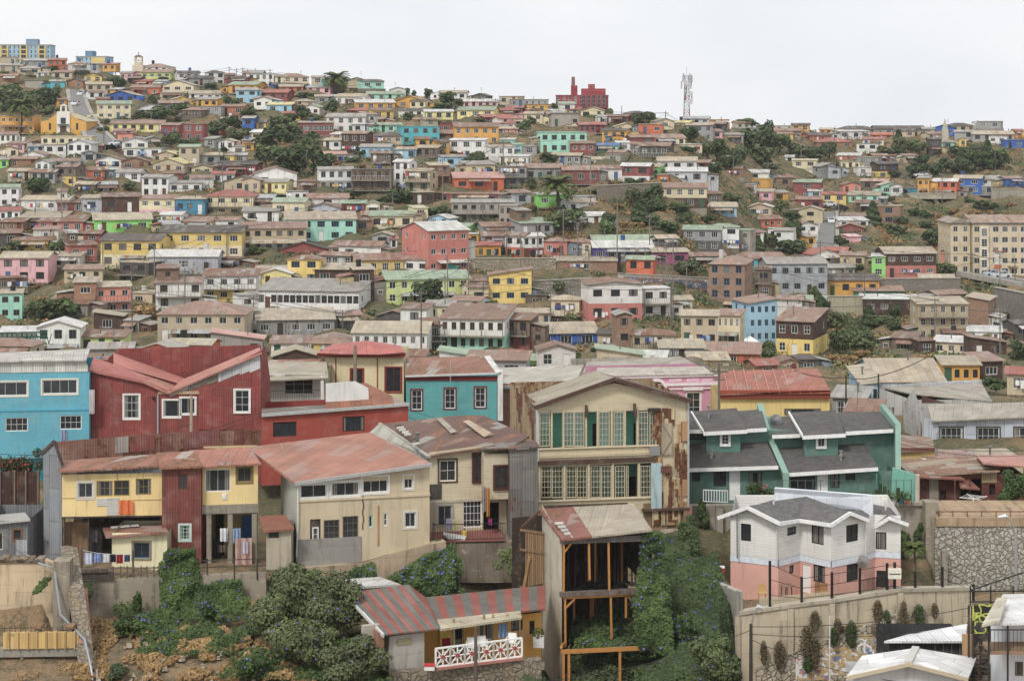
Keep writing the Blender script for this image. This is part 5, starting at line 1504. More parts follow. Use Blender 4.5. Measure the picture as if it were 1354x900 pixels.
def merge(roots, name):
    V, FA, MI, UV, FC, FR = [], [], [], [], [], []; mats = []; nv = 0; ls = []
    rr = random.Random(1); kill = []; dead = set(); kids = {}
    for o in bpy.data.objects:
        if o.parent: kids.setdefault(o.parent, []).append(o)
    for root in roots:
        M0 = root.matrix_basis.copy(); kill.append(root); dead.add(root)
        st = [(c, M0 @ c.matrix_basis) for c in kids.get(root, [])]
        while st:
            o, Mx = st.pop(); kill.append(o); st += [(c, Mx @ c.matrix_basis) for c in kids.get(o, [])]; me = o.data
            a = np.empty(len(me.vertices)*3); me.vertices.foreach_get('co', a); a = a.reshape(-1, 3); mm = np.array(Mx); V.append(a @ mm[:3, :3].T + mm[:3, 3])
            nl = len(me.loops); li = np.empty(nl, np.int32); me.loops.foreach_get('vertex_index', li); uv = np.empty(nl*2, np.float32); me.uv_layers[0].data.foreach_get('uv', uv); UV.append(uv)
            tot = np.empty(len(me.polygons), np.int32); me.polygons.foreach_get('loop_total', tot); mi = np.zeros(len(me.polygons), np.int32); me.polygons.foreach_get('material_index', mi)
            mp_ = []
            for m in me.materials:
                if m.name not in mats: mats.append(m.name)
                mp_.append(mats.index(m.name))
            MI.append(np.array(mp_)[mi]); FA.append((li + nv, tot)); nv += len(me.vertices); fr = rr.random(); FR.append(np.full(len(tot), fr, np.float32)); FC.append(np.tile(np.array(o.color, np.float32), (len(tot), 1)))
    me = bpy.data.meshes.new(name); V = np.concatenate(V); li = np.concatenate([f[0] for f in FA]); tot = np.concatenate([f[1] for f in FA])
    me.vertices.add(len(V)); me.vertices.foreach_set('co', V.ravel()); me.loops.add(len(li)); me.loops.foreach_set('vertex_index', li); me.polygons.add(len(tot)); me.polygons.foreach_set('loop_start', np.concatenate([[0], np.cumsum(tot)[:-1]]).astype(np.int32))
    for m in mats: me.materials.append(bpy.data.materials[m])
    me.polygons.foreach_set('material_index', np.concatenate(MI).astype(np.int32)); me.uv_layers.new(name='UVMap').data.foreach_set('uv', np.concatenate(UV))
    for nm, ty, dat in (('fc', 'FLOAT_COLOR', np.concatenate(FC).ravel()), ('fr', 'FLOAT', np.concatenate(FR)), ('mg', 'FLOAT', np.ones(len(tot), np.float32))):
        at = me.attributes.new(nm, ty, 'FACE'); at.data.foreach_set('color' if ty == 'FLOAT_COLOR' else 'value', dat)
    me.update(); me.validate(); AUTO[:] = [a for a in AUTO if a[0] not in dead]
    bpy.data.batch_remove(kill); o = link(name, me); o['kind'] = 'stuff'; return o
merge([h[1] for h in HS[268:]], 'far_houses')
# ---------------------------------------------------------------- haze over the far hill
m = bpy.data.materials.new('haze'); m.use_nodes = True; t = m.node_tree; t.nodes.clear()
o_ = nd(t, 'ShaderNodeOutputMaterial'); v_ = nd(t, 'ShaderNodeVolumePrincipled', {'Color': (.95, .97, 1, 1), 'Density': .00008, 'Anisotropy': .1}); t.links.new(v_.outputs[0], o_.inputs['Volume']); MATS['haze'] = m
b = MB(); b.box((-860, -20, -140), (860, 1640, 58)); h_ = b.build('haze', 'haze'); h_['kind'] = 'stuff'
# ---------------------------------------------------------------- near buildings
class Fac:
    """vertical facade plane through two image columns at given distances; local x along it, y into the building, z up"""
    def __init__(s, x0, D0, x1, D1, yb, name='house', label='', cat='house', group=None, root=None):
        s.P0 = Vector(((x0-CX)/F*D0, D0)); P1 = Vector(((x1-CX)/F*D1, D1)); s.L = (P1-s.P0).length; s.u = (P1-s.P0)/s.L; s.n = Vector((-s.u.y, s.u.x))
        s.z0 = (HY-yb)/F*D0; s.rot = math.atan2(s.u.y, s.u.x); s.holes = []; s.D0 = D0
        s.t = root or thing(name, label, cat, (s.P0.x, s.P0.y, s.z0), s.rot, group)
        OCC.append((x0, x1, 0, yb))
    def p(s, px, py, y=0.):
        """local point on the plane y metres behind the facade that shows at the pixel"""
        r = Vector(((px-CX)/F, 1.)); O = s.P0 + s.n*y
        den = r.x*s.u.y - r.y*s.u.x; t = (O.x*s.u.y - O.y*s.u.x)/den; q = r*t - O
        return Vector((q.dot(s.u), y, (HY-py)/F*t - s.z0))
    def r(s, a, b, c, d, y=0.):
        A = s.p(a, (b+d)/2, y); C = s.p(c, (b+d)/2, y); m = s.p((a+c)/2, b, y).z; n = s.p((a+c)/2, d, y).z
        return (A.x, n, C.x, m)
    def hole(s, a, b, c, d): q = s.r(a, b, c, d); s.holes.append(q); return q
    def win(s, a, b, c, d, nx=2, ny=1, col=(228,226,220), y=.1, glass='pane', cas=None, hole=True, fr=.07, sill=False, name='window', label=None):
        q = s.r(a, b, c, d, max(0, y-.1))
        if hole: s.holes.append(q)
        w_, h = q[2]-q[0], q[3]-q[1]; x, z = (q[0]+q[2])/2, (q[1]+q[3])/2
        me, pm = win_mesh(w_, h, nx, ny, True, glass, fr)
        o = link(name, me, s.t, rgba(col, .2), label, (x, y, z)); o.scale = (w_/(round(w_*10)/10 or .1), 1, h/(round(h*10)/10 or .1)); link('pane', pm, o)
        if cas:
            m = MB(); k = .12; X0, X1, Z0, Z1 = q[0]-x, q[2]-x, q[1]-z, q[3]-z; Y = -y if hole else -.06
            m.box((X0-k, Y-.035, Z1), (X1+k, Y-.003, Z1+k)); m.box((X0-k, Y-.035, Z0-k), (X1+k, Y-.003, Z0)); m.box((X0-k, Y-.035, Z0), (X0, Y-.003, Z1)); m.box((X1, Y-.035, Z0), (X1+k, Y-.003, Z1))
            c_ = m.build('casing', 'trim', o, rgba(cas)); c_.scale = (1/o.scale.x, 1, 1/o.scale.z)
        return o
    def wall(s, z0, z1, top=(), kind='plaster', col=(200,200,200), a=.3, x0=0., x1=None, name='wall', holes=None, y=0., label=None, reveal=.16):
        m = MB(); x1 = s.L if x1 is None else x1
        hs = [(a_-x0, b, c-x0, d) for a_, b, c, d in (s.holes if holes is None else holes) if c > x0 and a_ < x1 and d > z0 and b < z1]
        panel(m, (x0, y), (1, 0), x1-x0, z0, z1, hs, top=[(x-x0, z) for x, z in top], reveal=reveal)
        return m.build(name, kind, s.t, rgba(col, a), label)
    def shell(s, z0, z1, dep, kind, col, a=.3, back=True, left=True, right=True, zl=None, x0=0., x1=None, ltop=(), rtop=(), name='side_wall', lh=(), rh=()):
        m = MB(); x1 = s.L if x1 is None else x1
        if back: panel(m, (x1, dep), (-1, 0), x1-x0, z0, z1)
        if left: panel(m, (x0, dep), (0, -1), dep, z0, z1, lh, top=ltop)
        if right: panel(m, (x1, 0), (0, 1), dep, z0, z1, rh, top=rtop)
        return m.build(name, kind, s.t, rgba(col, a))
    def slab(s, pts, th=.1, kind='roofsheet', col=(150,110,90), a=.4, name='roof', d=None):
        m = MB(); m.prism([s.p(*q) if len(q) == 3 else q[0] for q in pts], d or (0, 0, -th)); return m.build(name, kind, s.t, rgba(col, a))
    def quadroof(s, fl, fr_, br, bl, th=.12, kind='roofsheet', col=(150,110,90), a=.4, name='roof', n=1):
        A, B, C, D = s.p(*fl), s.p(*fr_), s.p(*br), s.p(*bl); m = MB(); k = Vector((0,0,-th))
        for t in ((A, B, C), (A, C, D)): m.poly(t)
        for t in ((A, B, C), (A, C, D)): m.poly([p+k for p in reversed(t)])
        for p, q in ((A,B),(B,C),(C,D),(D,A)): m.poly([p+k, q+k, q, p])
        return m.build(name, kind, s.t, rgba(col, a))
    def bx(s, a, b, c, d, y0, y1, kind='paint', col=(200,200,200), name='part', al=.3, yy=None, label=None):
        q = s.r(a, b, c, d, y0 if yy is None else yy); m = MB(); m.box((q[0], y0, q[1]), (q[2], y1, q[3])); return m.build(name, kind, s.t, rgba(col, al), label)
    def beam(s, a, b, w=.1, h=None, kind='plank', col=(120,100,80), name='beam', al=.2, parent=None):
        m = MB(); m.beam(s.p(*a), s.p(*b), w, h); return m.build(name, kind, parent or s.t, rgba(col, al))
def railing(f, x0, y0, x1, y1, h, yl=0., step=.14, col=(50,48,46), name='railing', rr=.02):
    A, B = f.p(x0, y0, yl), f.p(x1, y1, yl); m = MB(); L_ = (B-A).length; n = max(2, int(L_/step)); Hh = Vector((0,0,h))
    m.beam(A+Hh, B+Hh, .05); m.beam(A+Vector((0,0,.08)), B+Vector((0,0,.08)), .04)
    for i in range(n+1): p = A.lerp(B, i/n); m.beam(p+Vector((0,0,.1)), p+Hh*.97, rr)
    return m.build(name, 'paint', f.t, rgba(col))
def cloth(f, x0, y0, x1, y1, yl, col, label, cat='laundry', name='cloth', n=5):
    """hanging cloth with gentle folds, world placed from a facade plane"""
    q = f.r(x0, y0, x1, y1, yl); m = MB(); r = random.Random(int(x0*3+y0)); k = 8; ph = r.random()*6
    P = [[(q[0]+(q[2]-q[0])*i/k, yl+.06*math.sin(i*1.7+ph)*(1-j/4*-.5), q[3]-(q[3]-q[1])*j/4*(1-.06*r.random())) for i in range(k+1)] for j in range(5)]
    for j in range(4):
        for i in range(k): m.poly([P[j+1][i], P[j+1][i+1], P[j][i+1], P[j][i]])
    o = m.build(name, 'cloth', None, rgba(col)); o.location = f.t.location; o.rotation_euler = f.t.rotation_euler; tag(o, label, cat); return o

# ---- turquoise house at the left edge
f = Fac(-40, 150, 118, 151, 640, label='bright turquoise two-storey house with lace curtains at the left edge')
for w_ in ((-8,505,36,523,3,1),(56,502,102,520.5,4,1),(7,552,37,570,4,2),(79,549,108,567.5,4,2)): f.win(*w_, cas=(224,214,190) if w_[1] < 530 else None)
zt = f.p(60, 492).z; f.wall(f.p(60,604).z, zt, kind='board', col=(92,186,208), a=.25)
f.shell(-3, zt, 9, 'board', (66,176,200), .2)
f.holes = []; q = f.hole(3, 614, 42, 640); f.win(48, 610, 56, 622, 1, 1, (60,120,130)); f.wall(-3, f.p(60,604).z-.003, kind='board', col=(36,150,172), a=.2, name='lower_wall')
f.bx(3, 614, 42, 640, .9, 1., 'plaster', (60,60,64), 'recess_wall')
f.bx(-40, 603, 119, 606, -.12, -.003, 'trim', (110,170,180), 'string_course'); f.bx(-40,541.5,118,543.5,-.06,-.003,'trim',(56,168,196),'string_course')
m = MB(); a, b, c = f.p(-40,491.5,-.05), f.p(113,491.5,-.05), f.p(112,476,-.05); panel(m, (0,-.05), (1,0), f.L*.99, zt+.003, zt+.5, top=[(f.p(45,472,-.05).x, f.p(45,472,-.05).z),(f.p(112,476,-.05).x,f.p(112,476,-.05).z)]); m.build('fascia','corr',f.t,rgba((224,222,212),.1))
f.quadroof((-42,478,-.35),(114,475.5,-.35),(119,461,8.5),(-42,468,8.5),col=(196,190,180),a=.2)
railing(f, -4, 627, 42, 626, .62, -.3, .17, (50,48,50))
r = random.Random(4); m = MB(); fl = MB()
for i in range(420):
    x = r.uniform(-3, 42); p = f.p(x, r.gauss(613, 4.5), -.25+r.uniform(-.15,.2)); leaf(m, p, rdir(r), .16, r, r.random())
    if i % 5 == 0: leaf(fl, p+Vector((0,-.1,0)), rdir(r), .13, r, r.random())
o = m.build('potted_plants', 'leaf_vine'); o.location = f.t.location; o.rotation_euler = f.t.rotation_euler; tag(o, 'flowering potted plants along the turquoise house balcony', 'potted plants')
fl.build('flowers', 'petal_red', o)['kind'] = 'stuff'
for x, y in ((49,596),(50,613)):
    m = MB(); c = f.p(x, y+2, -.4)
    for i in range(90): leaf(m, c+rdir(r)*.32, rdir(r), .13, r, r.random())
    o = m.build('hanging_plant', 'leaf_dark'); o.location = f.t.location; o.rotation_euler = f.t.rotation_euler; tag(o, f"{'upper' if y<600 else 'lower'} hanging plant beside the turquoise house balcony", 'plant')
cloth(f, 118, 515, 125, 548, -.1, (216,206,206), 'pale patterned towels hanging beside the turquoise house'); cloth(f, 79.5, 568.5, 89, 583, -.06, (150,160,190), 'blue-grey cloth hung out of the turquoise house window')
# ---- tall rusty plates in front of it
f = Fac(-20, 136, 52, 136, 660, name='fence', label='tall fence of dark rusty metal plates below the turquoise house', cat='fence')
f.wall(-1.5, f.p(20,623).z, kind='rust', col=(78,52,46), a=.55, name='sheets'); f.shell(-1.5, f.p(20,623).z, .1, 'rust', (78,52,46), .5)
for x in (0,19,34,50): f.bx(x-1, 622, x+1, 668, -.12, -.003, 'plank', (130,112,96), 'post')
# ---- big red house with a butterfly roof
f = Fac(118, 152, 345, 152, 590, label='large dark red corrugated house with valley roof and white windows')
for w_ in ((164,522,184,553,2,3),(216,529,238,551,1,1),(239,526,258,547,2,1),(312,514,331,543,2,3)): f.win(*w_, cas=(232,230,224))
RD_ = (158,70,64)
z1 = f.p(230,520).z
f.wall(-4, z1, top=[(0,f.p(118,488).z),(f.p(190,503).x,f.p(190,503).z),(f.p(222,516).x,f.p(222,516).z),(f.p(262,505).x,f.p(262,505).z),(f.L,f.p(345,463).z)], kind='corr', col=RD_, a=.05)
f.shell(-4, z1, 6.1, 'corr', RD_, .1, ltop=[(0,f.p(118,488).z),(6.1,f.p(118,488).z)], rtop=[(0,f.p(345,463).z),(3,f.p(345,463).z)])
m = MB(); g = [f.p(140,478,6),f.p(155,461,6),f.p(345,456,6),f.p(345,500,6),f.p(240,520,6)]; m.prism(g,(0,.15,0)); m.build('rear_wall','corr',f.t,rgba((152,66,60),.1))
RR = (192,128,110)
f.quadroof((117,489,-.3),(190,504.5,-.3),(204,500,2.4),(124,472,2.4),col=(186,108,96),a=.12,th=.14)
f.quadroof((188,504,-.34),(222,519,-.34),(236,512,2.4),(206,500,2.4),col=RR,a=.05)
f.quadroof((150,482,2.6),(236,507,2.6),(244,500,5.6),(150,466,5.6),col=(202,126,112),a=.05,th=.1)
m = MB(); m.prism([f.p(139,490,2.6),f.p(150,482,2.6),f.p(236,507,2.6),f.p(236,515,2.6)],(0,.1,0)); m.build('inner_wall','board',f.t,rgba(RD_,.1))
f.quadroof((222,519,-.34),(346,466,-.34),(343,459,2.6),(240,502,2.6),col=RR,a=.05,th=.14)
for i,(a,b,c) in enumerate(((224,250,(190,190,188)),(250,274,(150,146,134)),(274,289,(142,136,120)),(289,317,(204,206,206)),(317,330,(206,208,208)),(330,344,(210,212,212)))):
    ya = 519-(a-222)*.427+2; yb_ = 519-(b-222)*.427+2; h = 5+i*2.6; m = MB(); m.prism([f.p(a,ya+h,-.04),f.p(b,yb_+h,-.04),f.p(b,yb_,-.04),f.p(a,ya,-.04)],(0,.035,0)); m.build('patch_sheet','corr',f.t,rgba(c,.1))
f.bx(263,512,345,568,-.5,-.003,'corr',RD_,'bay',.05); f.win(312,514,331,543,2,3,y=-.52,cas=(232,230,224),hole=False)
f.bx(207.5,522,209.5,576,-.12,-.003,'metal',(170,172,178),'drainpipe'); f.bx(209,517,263,521,-.1,-.003,'trim',(190,160,120),'beam')
m = MB(); m.tube([f.p(203,526,-.02),f.p(203,526,-.2)],.13,8); m.build('vent','metal',f.t,rgba((60,40,38)))
f.bx(262,568,345,590,-.2,-.003,'corr',(124,44,44),'lower_wall',.1)
pole(253, 523, 572, 'n', label='short weathered post before the paired windows of the red valley-roof house', D=148, col=(170,156,130), r0=.16)
# ---- white and grey balcony house behind
f = Fac(344, 166, 430, 166, 548, label='pale house with a barred balcony above the low red house')
f.win(376,495,414,521,3,2,(210,208,200)); f.win(355,496,363,502,1,1)
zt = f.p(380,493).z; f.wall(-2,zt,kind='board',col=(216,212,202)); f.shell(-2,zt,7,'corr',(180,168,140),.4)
f.quadroof((342,503,-1.5),(434,499,-1.5),(432,477,6),(345,480,6),col=(176,164,140),a=.25,th=.12); f.quadroof((345,480,6.),(432,477,6.),(431,474,7),(346,476,7),col=(170,110,80),a=.9)
f.bx(345,534,428,538,-1.4,-.003,'concrete',(110,96,84),'balcony'); railing(f,346,535,427,533,1.15,-1.35,.2,(66,64,62)); f.bx(424,497,428,534,-1.4,-1.3,'trim',(220,218,210),'post')
for x in (388,402,422): f.bx(x-.7,537,x+.7,548,-1.3,-1.2,'trim',(90,80,70),'strut')
# ---- low red house in front of it
f = Fac(346, 146, 540, 149, 590, label='long low red boarded house with dark casement windows under a zinc gutter')
f.win(361,557.5,392,577,3,1,(70,52,44)); f.win(453,550,482,570,4,1,(60,44,38))
z1 = f.p(540,543).z; f.wall(-3,f.p(346,548).z-.4,top=[(0,f.p(346,549).z),(f.L,f.p(540,536).z)],kind='board',col=(184,72,56),a=.2)
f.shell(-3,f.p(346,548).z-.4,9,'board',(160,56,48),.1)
m = MB(); m.beam(f.p(346,549,-.2),f.p(541,534.5,-.2),.16,.22); m.build('gutter','metal',f.t,rgba((196,196,192)))
f.quadroof((430,541,-.1),(541,534,-.1),(484,506,5),(433,508,5),col=(158,96,68),a=.7)
f.quadroof((346,547,-.1),(432,541,-.1),(432,535,4),(346,540,4),col=(120,110,100),a=.3)
m = MB(); m.prism([f.p(431,507,1.4),f.p(470,504,1.4),f.p(487,513,1.4),f.p(488,536,1.4),f.p(431,540,1.4)],(0,.1,0)); m.build('white_gable','plaster',f.t,rgba((226,226,222),.1))
# ---- octagonal-roofed cream house
f = Fac(430, 172, 534, 172, 545, label='cream house with red trim under a faceted red roof')
f.win(464,488,480,516,2,1,(150,60,54),cas=(146,54,50)); f.win(510,486,530,518,2,1,(150,60,54),cas=(146,54,50)); f.win(434,486,438,505,1,2,(150,60,54))
zt=f.p(480,472).z; f.wall(-3,zt,kind='plaster',col=(228,208,160),a=.08); f.shell(-3,zt,8,'plaster',(214,196,150),.2)
for x in (444,499): f.bx(x-.7,473,x+.7,520,-.06,-.003,'trim',(140,60,52),'corner_trim')
f.bx(419,467,536,472,-.5,-.1,'trim',(132,50,44),'eave_board')
ap = f.p(485,450,4); bs = [f.p(418,467,-.6),f.p(452,468,-.9),f.p(500,468.5,-.9),f.p(535,466,-.6),f.p(530,457,7),f.p(440,455,8)]
for i in range(6):
    m = MB(); m.poly([bs[i],bs[(i+1)%6],ap]); m.poly([bs[(i+1)%6]-Vector((0,0,.1)),bs[i]-Vector((0,0,.1)),ap-Vector((0,0,.1))]); m.build('roof','roofsheet',f.t,rgba((198,104,92),.12))
pole(469.5, 456, 508, 'n', label='weathered wooden post rising before the cream house with the faceted roof', D=166, col=(140,124,104), r0=.2)
# ---- turquoise house, second row
f = Fac(537, 168, 657, 168, 552, label='turquoise one-storey house with three tall dark red framed windows and patchwork rusty roof')
for a in (544,588,628): f.win(a,515.5 if a<560 else 513.5 if a<600 else 512,a+14,541.5 if a<560 else 540 if a<600 else 538.5,2,3,(228,230,228),cas=(112,50,48))
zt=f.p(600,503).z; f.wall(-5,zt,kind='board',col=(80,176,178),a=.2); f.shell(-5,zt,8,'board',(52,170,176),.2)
f.bx(536,497,658,503,-.1,-.003,'trim',(128,40,46),'frieze'); m=MB(); m.beam(f.p(536,497.5,-.35),f.p(657,493.5,-.35),.14,.16); m.build('gutter','metal',f.t,rgba((216,216,212)))
f.quadroof((535,497,-.3),(656,493,-.3),(640,471,6),(537,472.5,6),col=(156,106,80),a=1.)
f.quadroof((640,471,6),(656,493,-.3),(662,490,-.3),(648,470,6),col=(222,220,214),a=.0,name='flashing')
f.bx(658,490,665,556,-.15,.4,'plaster',(226,226,222),'firewall'); f.bx(595,477,596,505,-1.,-.94,'metal',(180,180,180),'vent_pipe')
# ---- long zinc-grey roof building behind the timber house, and the brick piece
f = Fac(656, 172, 752, 172, 560, label='brick-sided building under a broad pale striped roof, behind the decayed timber house')
zt=f.p(700,507).z; f.wall(-3,zt,kind='brick',col=(168,84,66),a=.0); f.shell(-3,zt,9,'brick',(160,84,66),.1)
f.quadroof((660,511,-.3),(760,507,-.3),(772,482,8),(656,486,8),col=(188,180,164),a=.25); m=MB(); m.beam(f.p(660,513,-.35),f.p(745,509,-.35),.2); m.build('gutter','metal',f.t,rgba((150,150,150)))
# ---- wide grey roofs mid row
f = Fac(770, 205, 945, 206, 520, label='large low building with wide weathered tan roof behind the pink house')
f.shell(-2,f.p(850,492).z,12,'corr',(176,166,148),.3); f.wall(-2,f.p(850,492).z,kind='corr',col=(178,168,150))
f.quadroof((768,500,-.3),(940,492,-.3),(900,471,12),(776,478,12),col=(172,162,146),a=.3)
f.slab([(845,485,4),(872,484,4),(872,487,3),(845,489,3)],.5,'plank',(206,190,140),.1,'skylight')
# ---- pink ornate house
f = Fac(800, 186, 949, 188, 575, label='pink building with white cornices and a round arched fanlight gable')
PK=(222,150,178); WTc=(236,226,226)
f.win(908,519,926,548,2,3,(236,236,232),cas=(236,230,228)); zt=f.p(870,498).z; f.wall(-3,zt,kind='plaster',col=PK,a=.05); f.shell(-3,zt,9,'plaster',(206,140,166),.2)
for a,b in ((507,510.5),(514,515.5),(497.5,499)): f.bx(806,a,949,b,-.16,-.003,'paint',WTc,'cornice')
for a in (834,885,908,928): f.bx(a,500,a+17,505,-.05,-.003,'paint',(234,190,206),'panel')
f.bx(904,512,930,516,-.25,-.003,'paint',WTc,'window_hood')
def arc(f,cx,cy,ro,ri,n=14,yl=-.2,a0=0,a1=180):
    m=MB(); pts=[]
    for i in range(n):
        t0,t1=R(a0+(a1-a0)*i/n),R(a0+(a1-a0)*(i+1)/n)
        m.prism([f.p(cx+ro*math.cos(t0),cy-ro*math.sin(t0),yl),f.p(cx+ro*math.cos(t1),cy-ro*math.sin(t1),yl),f.p(cx+ri*math.cos(t1),cy-ri*math.sin(t1),yl),f.p(cx+ri*math.cos(t0),cy-ri*math.sin(t0),yl)],(0,.2,0))
    return m
arc(f,869.5,513,12.5,8.5,yl=-.3).build('arch','paint',f.t,rgba(WTc)); m=MB(); m.prism([f.p(869.5+8.4*math.cos(R(t)),513-8.4*math.sin(R(t)),-.1) for t in range(0,181,12)],(0,.06,0)); m.build('fanlight','pane',f.t)
m=MB()
for t in (30,60,90,120,150): m.beam(f.p(869.5,512,-.14),f.p(869.5+8*math.cos(R(t)),513-8*math.sin(R(t)),-.14),.07)
m.build('fanlight_bars','paint',f.t,rgba((120,60,76)))
f.quadroof((785,497,-.2),(944,494,-.2),(930,484,7),(790,486,7),col=(192,180,162),a=.25)
# ---- yellow building with big rusty red roof
f = Fac(953, 178, 1097, 178, 560, label='yellow walled building under a broad rust-red sheet roof with a red cornice')
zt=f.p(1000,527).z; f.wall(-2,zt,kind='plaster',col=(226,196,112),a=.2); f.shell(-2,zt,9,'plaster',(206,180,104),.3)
f.bx(951,520,1098,527,-.35,-.003,'trim',(134,56,36),'cornice'); f.bx(951,516,1098,520.5,-.5,-.003,'trim',(160,72,48),'cornice')
f.quadroof((950,521,-.5),(1098,516,-.5),(1081,487,8),(955,490,8),col=(176,104,82),a=.35)
for i in range(10): x0_=963+i*13.6; f.beam((x0_,519.5,-.5),(957+i*13,489,8),.09,.2,'metal',(196,130,108),'roof_rib')
m=MB(); m.tube([f.p(1050,487,7),f.p(1050,480,7)],.22,8); m.build('chimney','metal',f.t,rgba((130,60,44)))
f.win(1037,540,1085,548,6,1,(90,80,60),y=-.02,hole=False)
pole(950.5, 483, 545, 'u', label='wooden utility pole between the pink building and the yellow walled building', D=168, col=(110,100,92))
# ======================= first row, left part
YL=(236,206,132)
# rusty sheet parapet wall above the yellow houses, with grey side
f = Fac(72, 127, 345, 130, 740, name='sheet_wall', label='patchwork wall of rusty corrugated sheets above the yellow timber house', cat='wall')
m = MB(); m.prism([f.p(72,620),f.p(345,600),f.p(345,568),f.p(280,570),f.p(200,574),f.p(74,584)],(0,.12,0)); m.build('sheets','rust',f.t,rgba((142,96,80),.85))
for a,b,c in ((152,170,(172,160,150)),(172,205,(150,76,70)),(213,228,(136,70,62)),(245,290,(140,82,78)),(309,322,(126,64,58))):
    ya=584-(a-74)*.075; yb_=584-(b-74)*.075; m=MB(); m.prism([f.p(a,ya+21,-.03),f.p(b,yb_+21,-.03),f.p(b,yb_,-.03),f.p(a,ya,-.03)],(0,.025,0)); m.build('sheet','corr',f.t,rgba(c,.4))
# house A: yellow panelled, left
f = Fac(82, 121.5, 214, 122, 742, label='leftmost yellow panelled house with orange cloth and rusty patchwork roof')
OL=(150,124,70)
f.win(103,638,123,658,2,1,(216,214,206),cas=(200,196,186)); f.win(127.5,635.5,149,656,2,2,OL); f.win(150.5,634.5,171.5,655.5,2,2,OL); f.win(179.5,632.5,200,654,2,2,OL)
zu=f.p(150,626).z; zl=f.p(150,682).z
f.wall(zl,zu,kind='plaster',col=YL,a=.35); f.shell(zl,zu,7,'corr',(150,152,156),.2)
for x in (119,155,189): f.bx(x-.3,626,x+.3,635 if x!=155 else 634,-.035,-.003,'trim',(190,160,96),'panel_joint')
f.bx(82,657.5,126,658.6,-.03,-.003,'trim',(190,160,96),'panel_joint'); f.bx(176,660,214,661,-.03,-.003,'trim',(190,160,96),'panel_joint')
f.bx(128,659,141,668.5,-.05,-.003,'board',(206,206,202),'patch_board'); f.bx(141,658,157,681,-.05,-.003,'board',(206,206,200),'patch_board')
cloth(f,157,661,176,680.5,-.12,(226,118,52),'bright orange cloth hung under the yellow house windows')
f.quadroof((79,623,-.5),(216,615,-.5),(207,600,2.4),(74,609,2.4),col=(158,104,80),a=1.)
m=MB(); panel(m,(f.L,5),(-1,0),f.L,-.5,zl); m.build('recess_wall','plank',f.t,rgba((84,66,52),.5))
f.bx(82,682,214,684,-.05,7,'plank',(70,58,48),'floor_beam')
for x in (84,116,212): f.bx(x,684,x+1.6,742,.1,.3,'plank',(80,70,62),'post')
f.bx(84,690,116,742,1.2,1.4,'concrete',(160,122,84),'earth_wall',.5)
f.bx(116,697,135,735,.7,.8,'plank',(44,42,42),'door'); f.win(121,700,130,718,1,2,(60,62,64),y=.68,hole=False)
# annex
g = Fac(148, 119.5, 221, 119.5, 752, label='small cream annex with a blue window and lean-to roof beside the clothes line', name='annex')
g.win(176.5,717,198,738,2,1,(72,110,150),cas=(150,132,96)); zt=g.p(180,704).z
g.wall(-.6,zt,kind='plaster',col=(232,222,176),a=.25); lh=[(2.2,.2,3.0,1.9)]; g.shell(-.6,zt,3.6,'plaster',(190,182,146),.4,lh=lh)
g.quadroof((140,709,-.4),(223,703,-.4),(217,692,3.2),(135,696,3.2),col=(164,118,98),a=.5)
for i in range(3): g.slab([(147+i*13,697-i,2.2),(160+i*12,696-i,2.2),(158+i*12,694-i,2.9),(146+i*13,695-i,2.9)],.06,'roofsheet',(206,204,198),.1,'loose_sheet')
# red tower
f = Fac(214, 121, 266, 121, 748, label='narrow rusty red corrugated tower house between two yellow houses')
f.win(236,627,248,647,2,2,(100,64,50)); f.win(238,694,251,713.5,3,4,(176,206,190),cas=(190,206,196)); zt=f.p(240,618).z
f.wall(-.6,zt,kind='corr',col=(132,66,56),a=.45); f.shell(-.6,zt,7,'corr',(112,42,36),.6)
f.quadroof((211,618,-.4),(268,616,-.4),(258,596,2.6),(207,598,2.6),col=(170,106,78),a=.9); f.beam((240,606,1.),(262,607,1.),.12,.06,'plank',(190,170,140),'plank')
# house B: yellow right, over concrete frame
f = Fac(266, 121.5, 341, 122, 750, label='yellow house on grey concrete columns with laundry in its open ground floor')
f.win(271,620,305,650,2,1,(222,222,218)); f.win(314,617.5,332.5,637,2,1,(128,108,72),cas=(136,112,66)); zu=f.p(300,614).z; zl=f.p(300,667).z
f.wall(zl,zu,kind='plaster',col=YL,a=.1); f.shell(zl,zu,7,'plaster',(214,190,130),.3)
f.bx(264,667,342,678.5,-.15,.25,'concrete',(150,142,126),'lintel',.6)
for x in (273,301,333): f.bx(x,678.6,x+6.5,750,-.1,.25,'concrete',(160,150,132),'column',.5)
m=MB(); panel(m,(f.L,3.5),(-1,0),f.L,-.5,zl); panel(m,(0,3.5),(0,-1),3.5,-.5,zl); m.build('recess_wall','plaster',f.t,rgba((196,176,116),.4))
m=MB(); m.box((0,-.2,-.9),(f.L,4,-.02)); m.build('floor_slab','concrete',f.t,rgba((150,140,124),.5))
f.bx(285,680,296,738,3.2,3.45,'plank',(40,44,50),'door'); f.bx(320,682,340,712,3.1,3.4,'plaster',(40,90,150),'blue_wall')
f.quadroof((259,617,-.5),(345,612,-.5),(330,590,2.6),(250,595,2.6),col=(180,116,94),a=.35)
m=MB(); m.tube([f.p(299,608,1),f.p(299,601,1)],.09,7); m.build('stove_pipe','metal',f.t,rgba((170,170,168)))
f.bx(294,652,299.5,660,-.05,-.003,'cloth',(232,232,230),'rag')
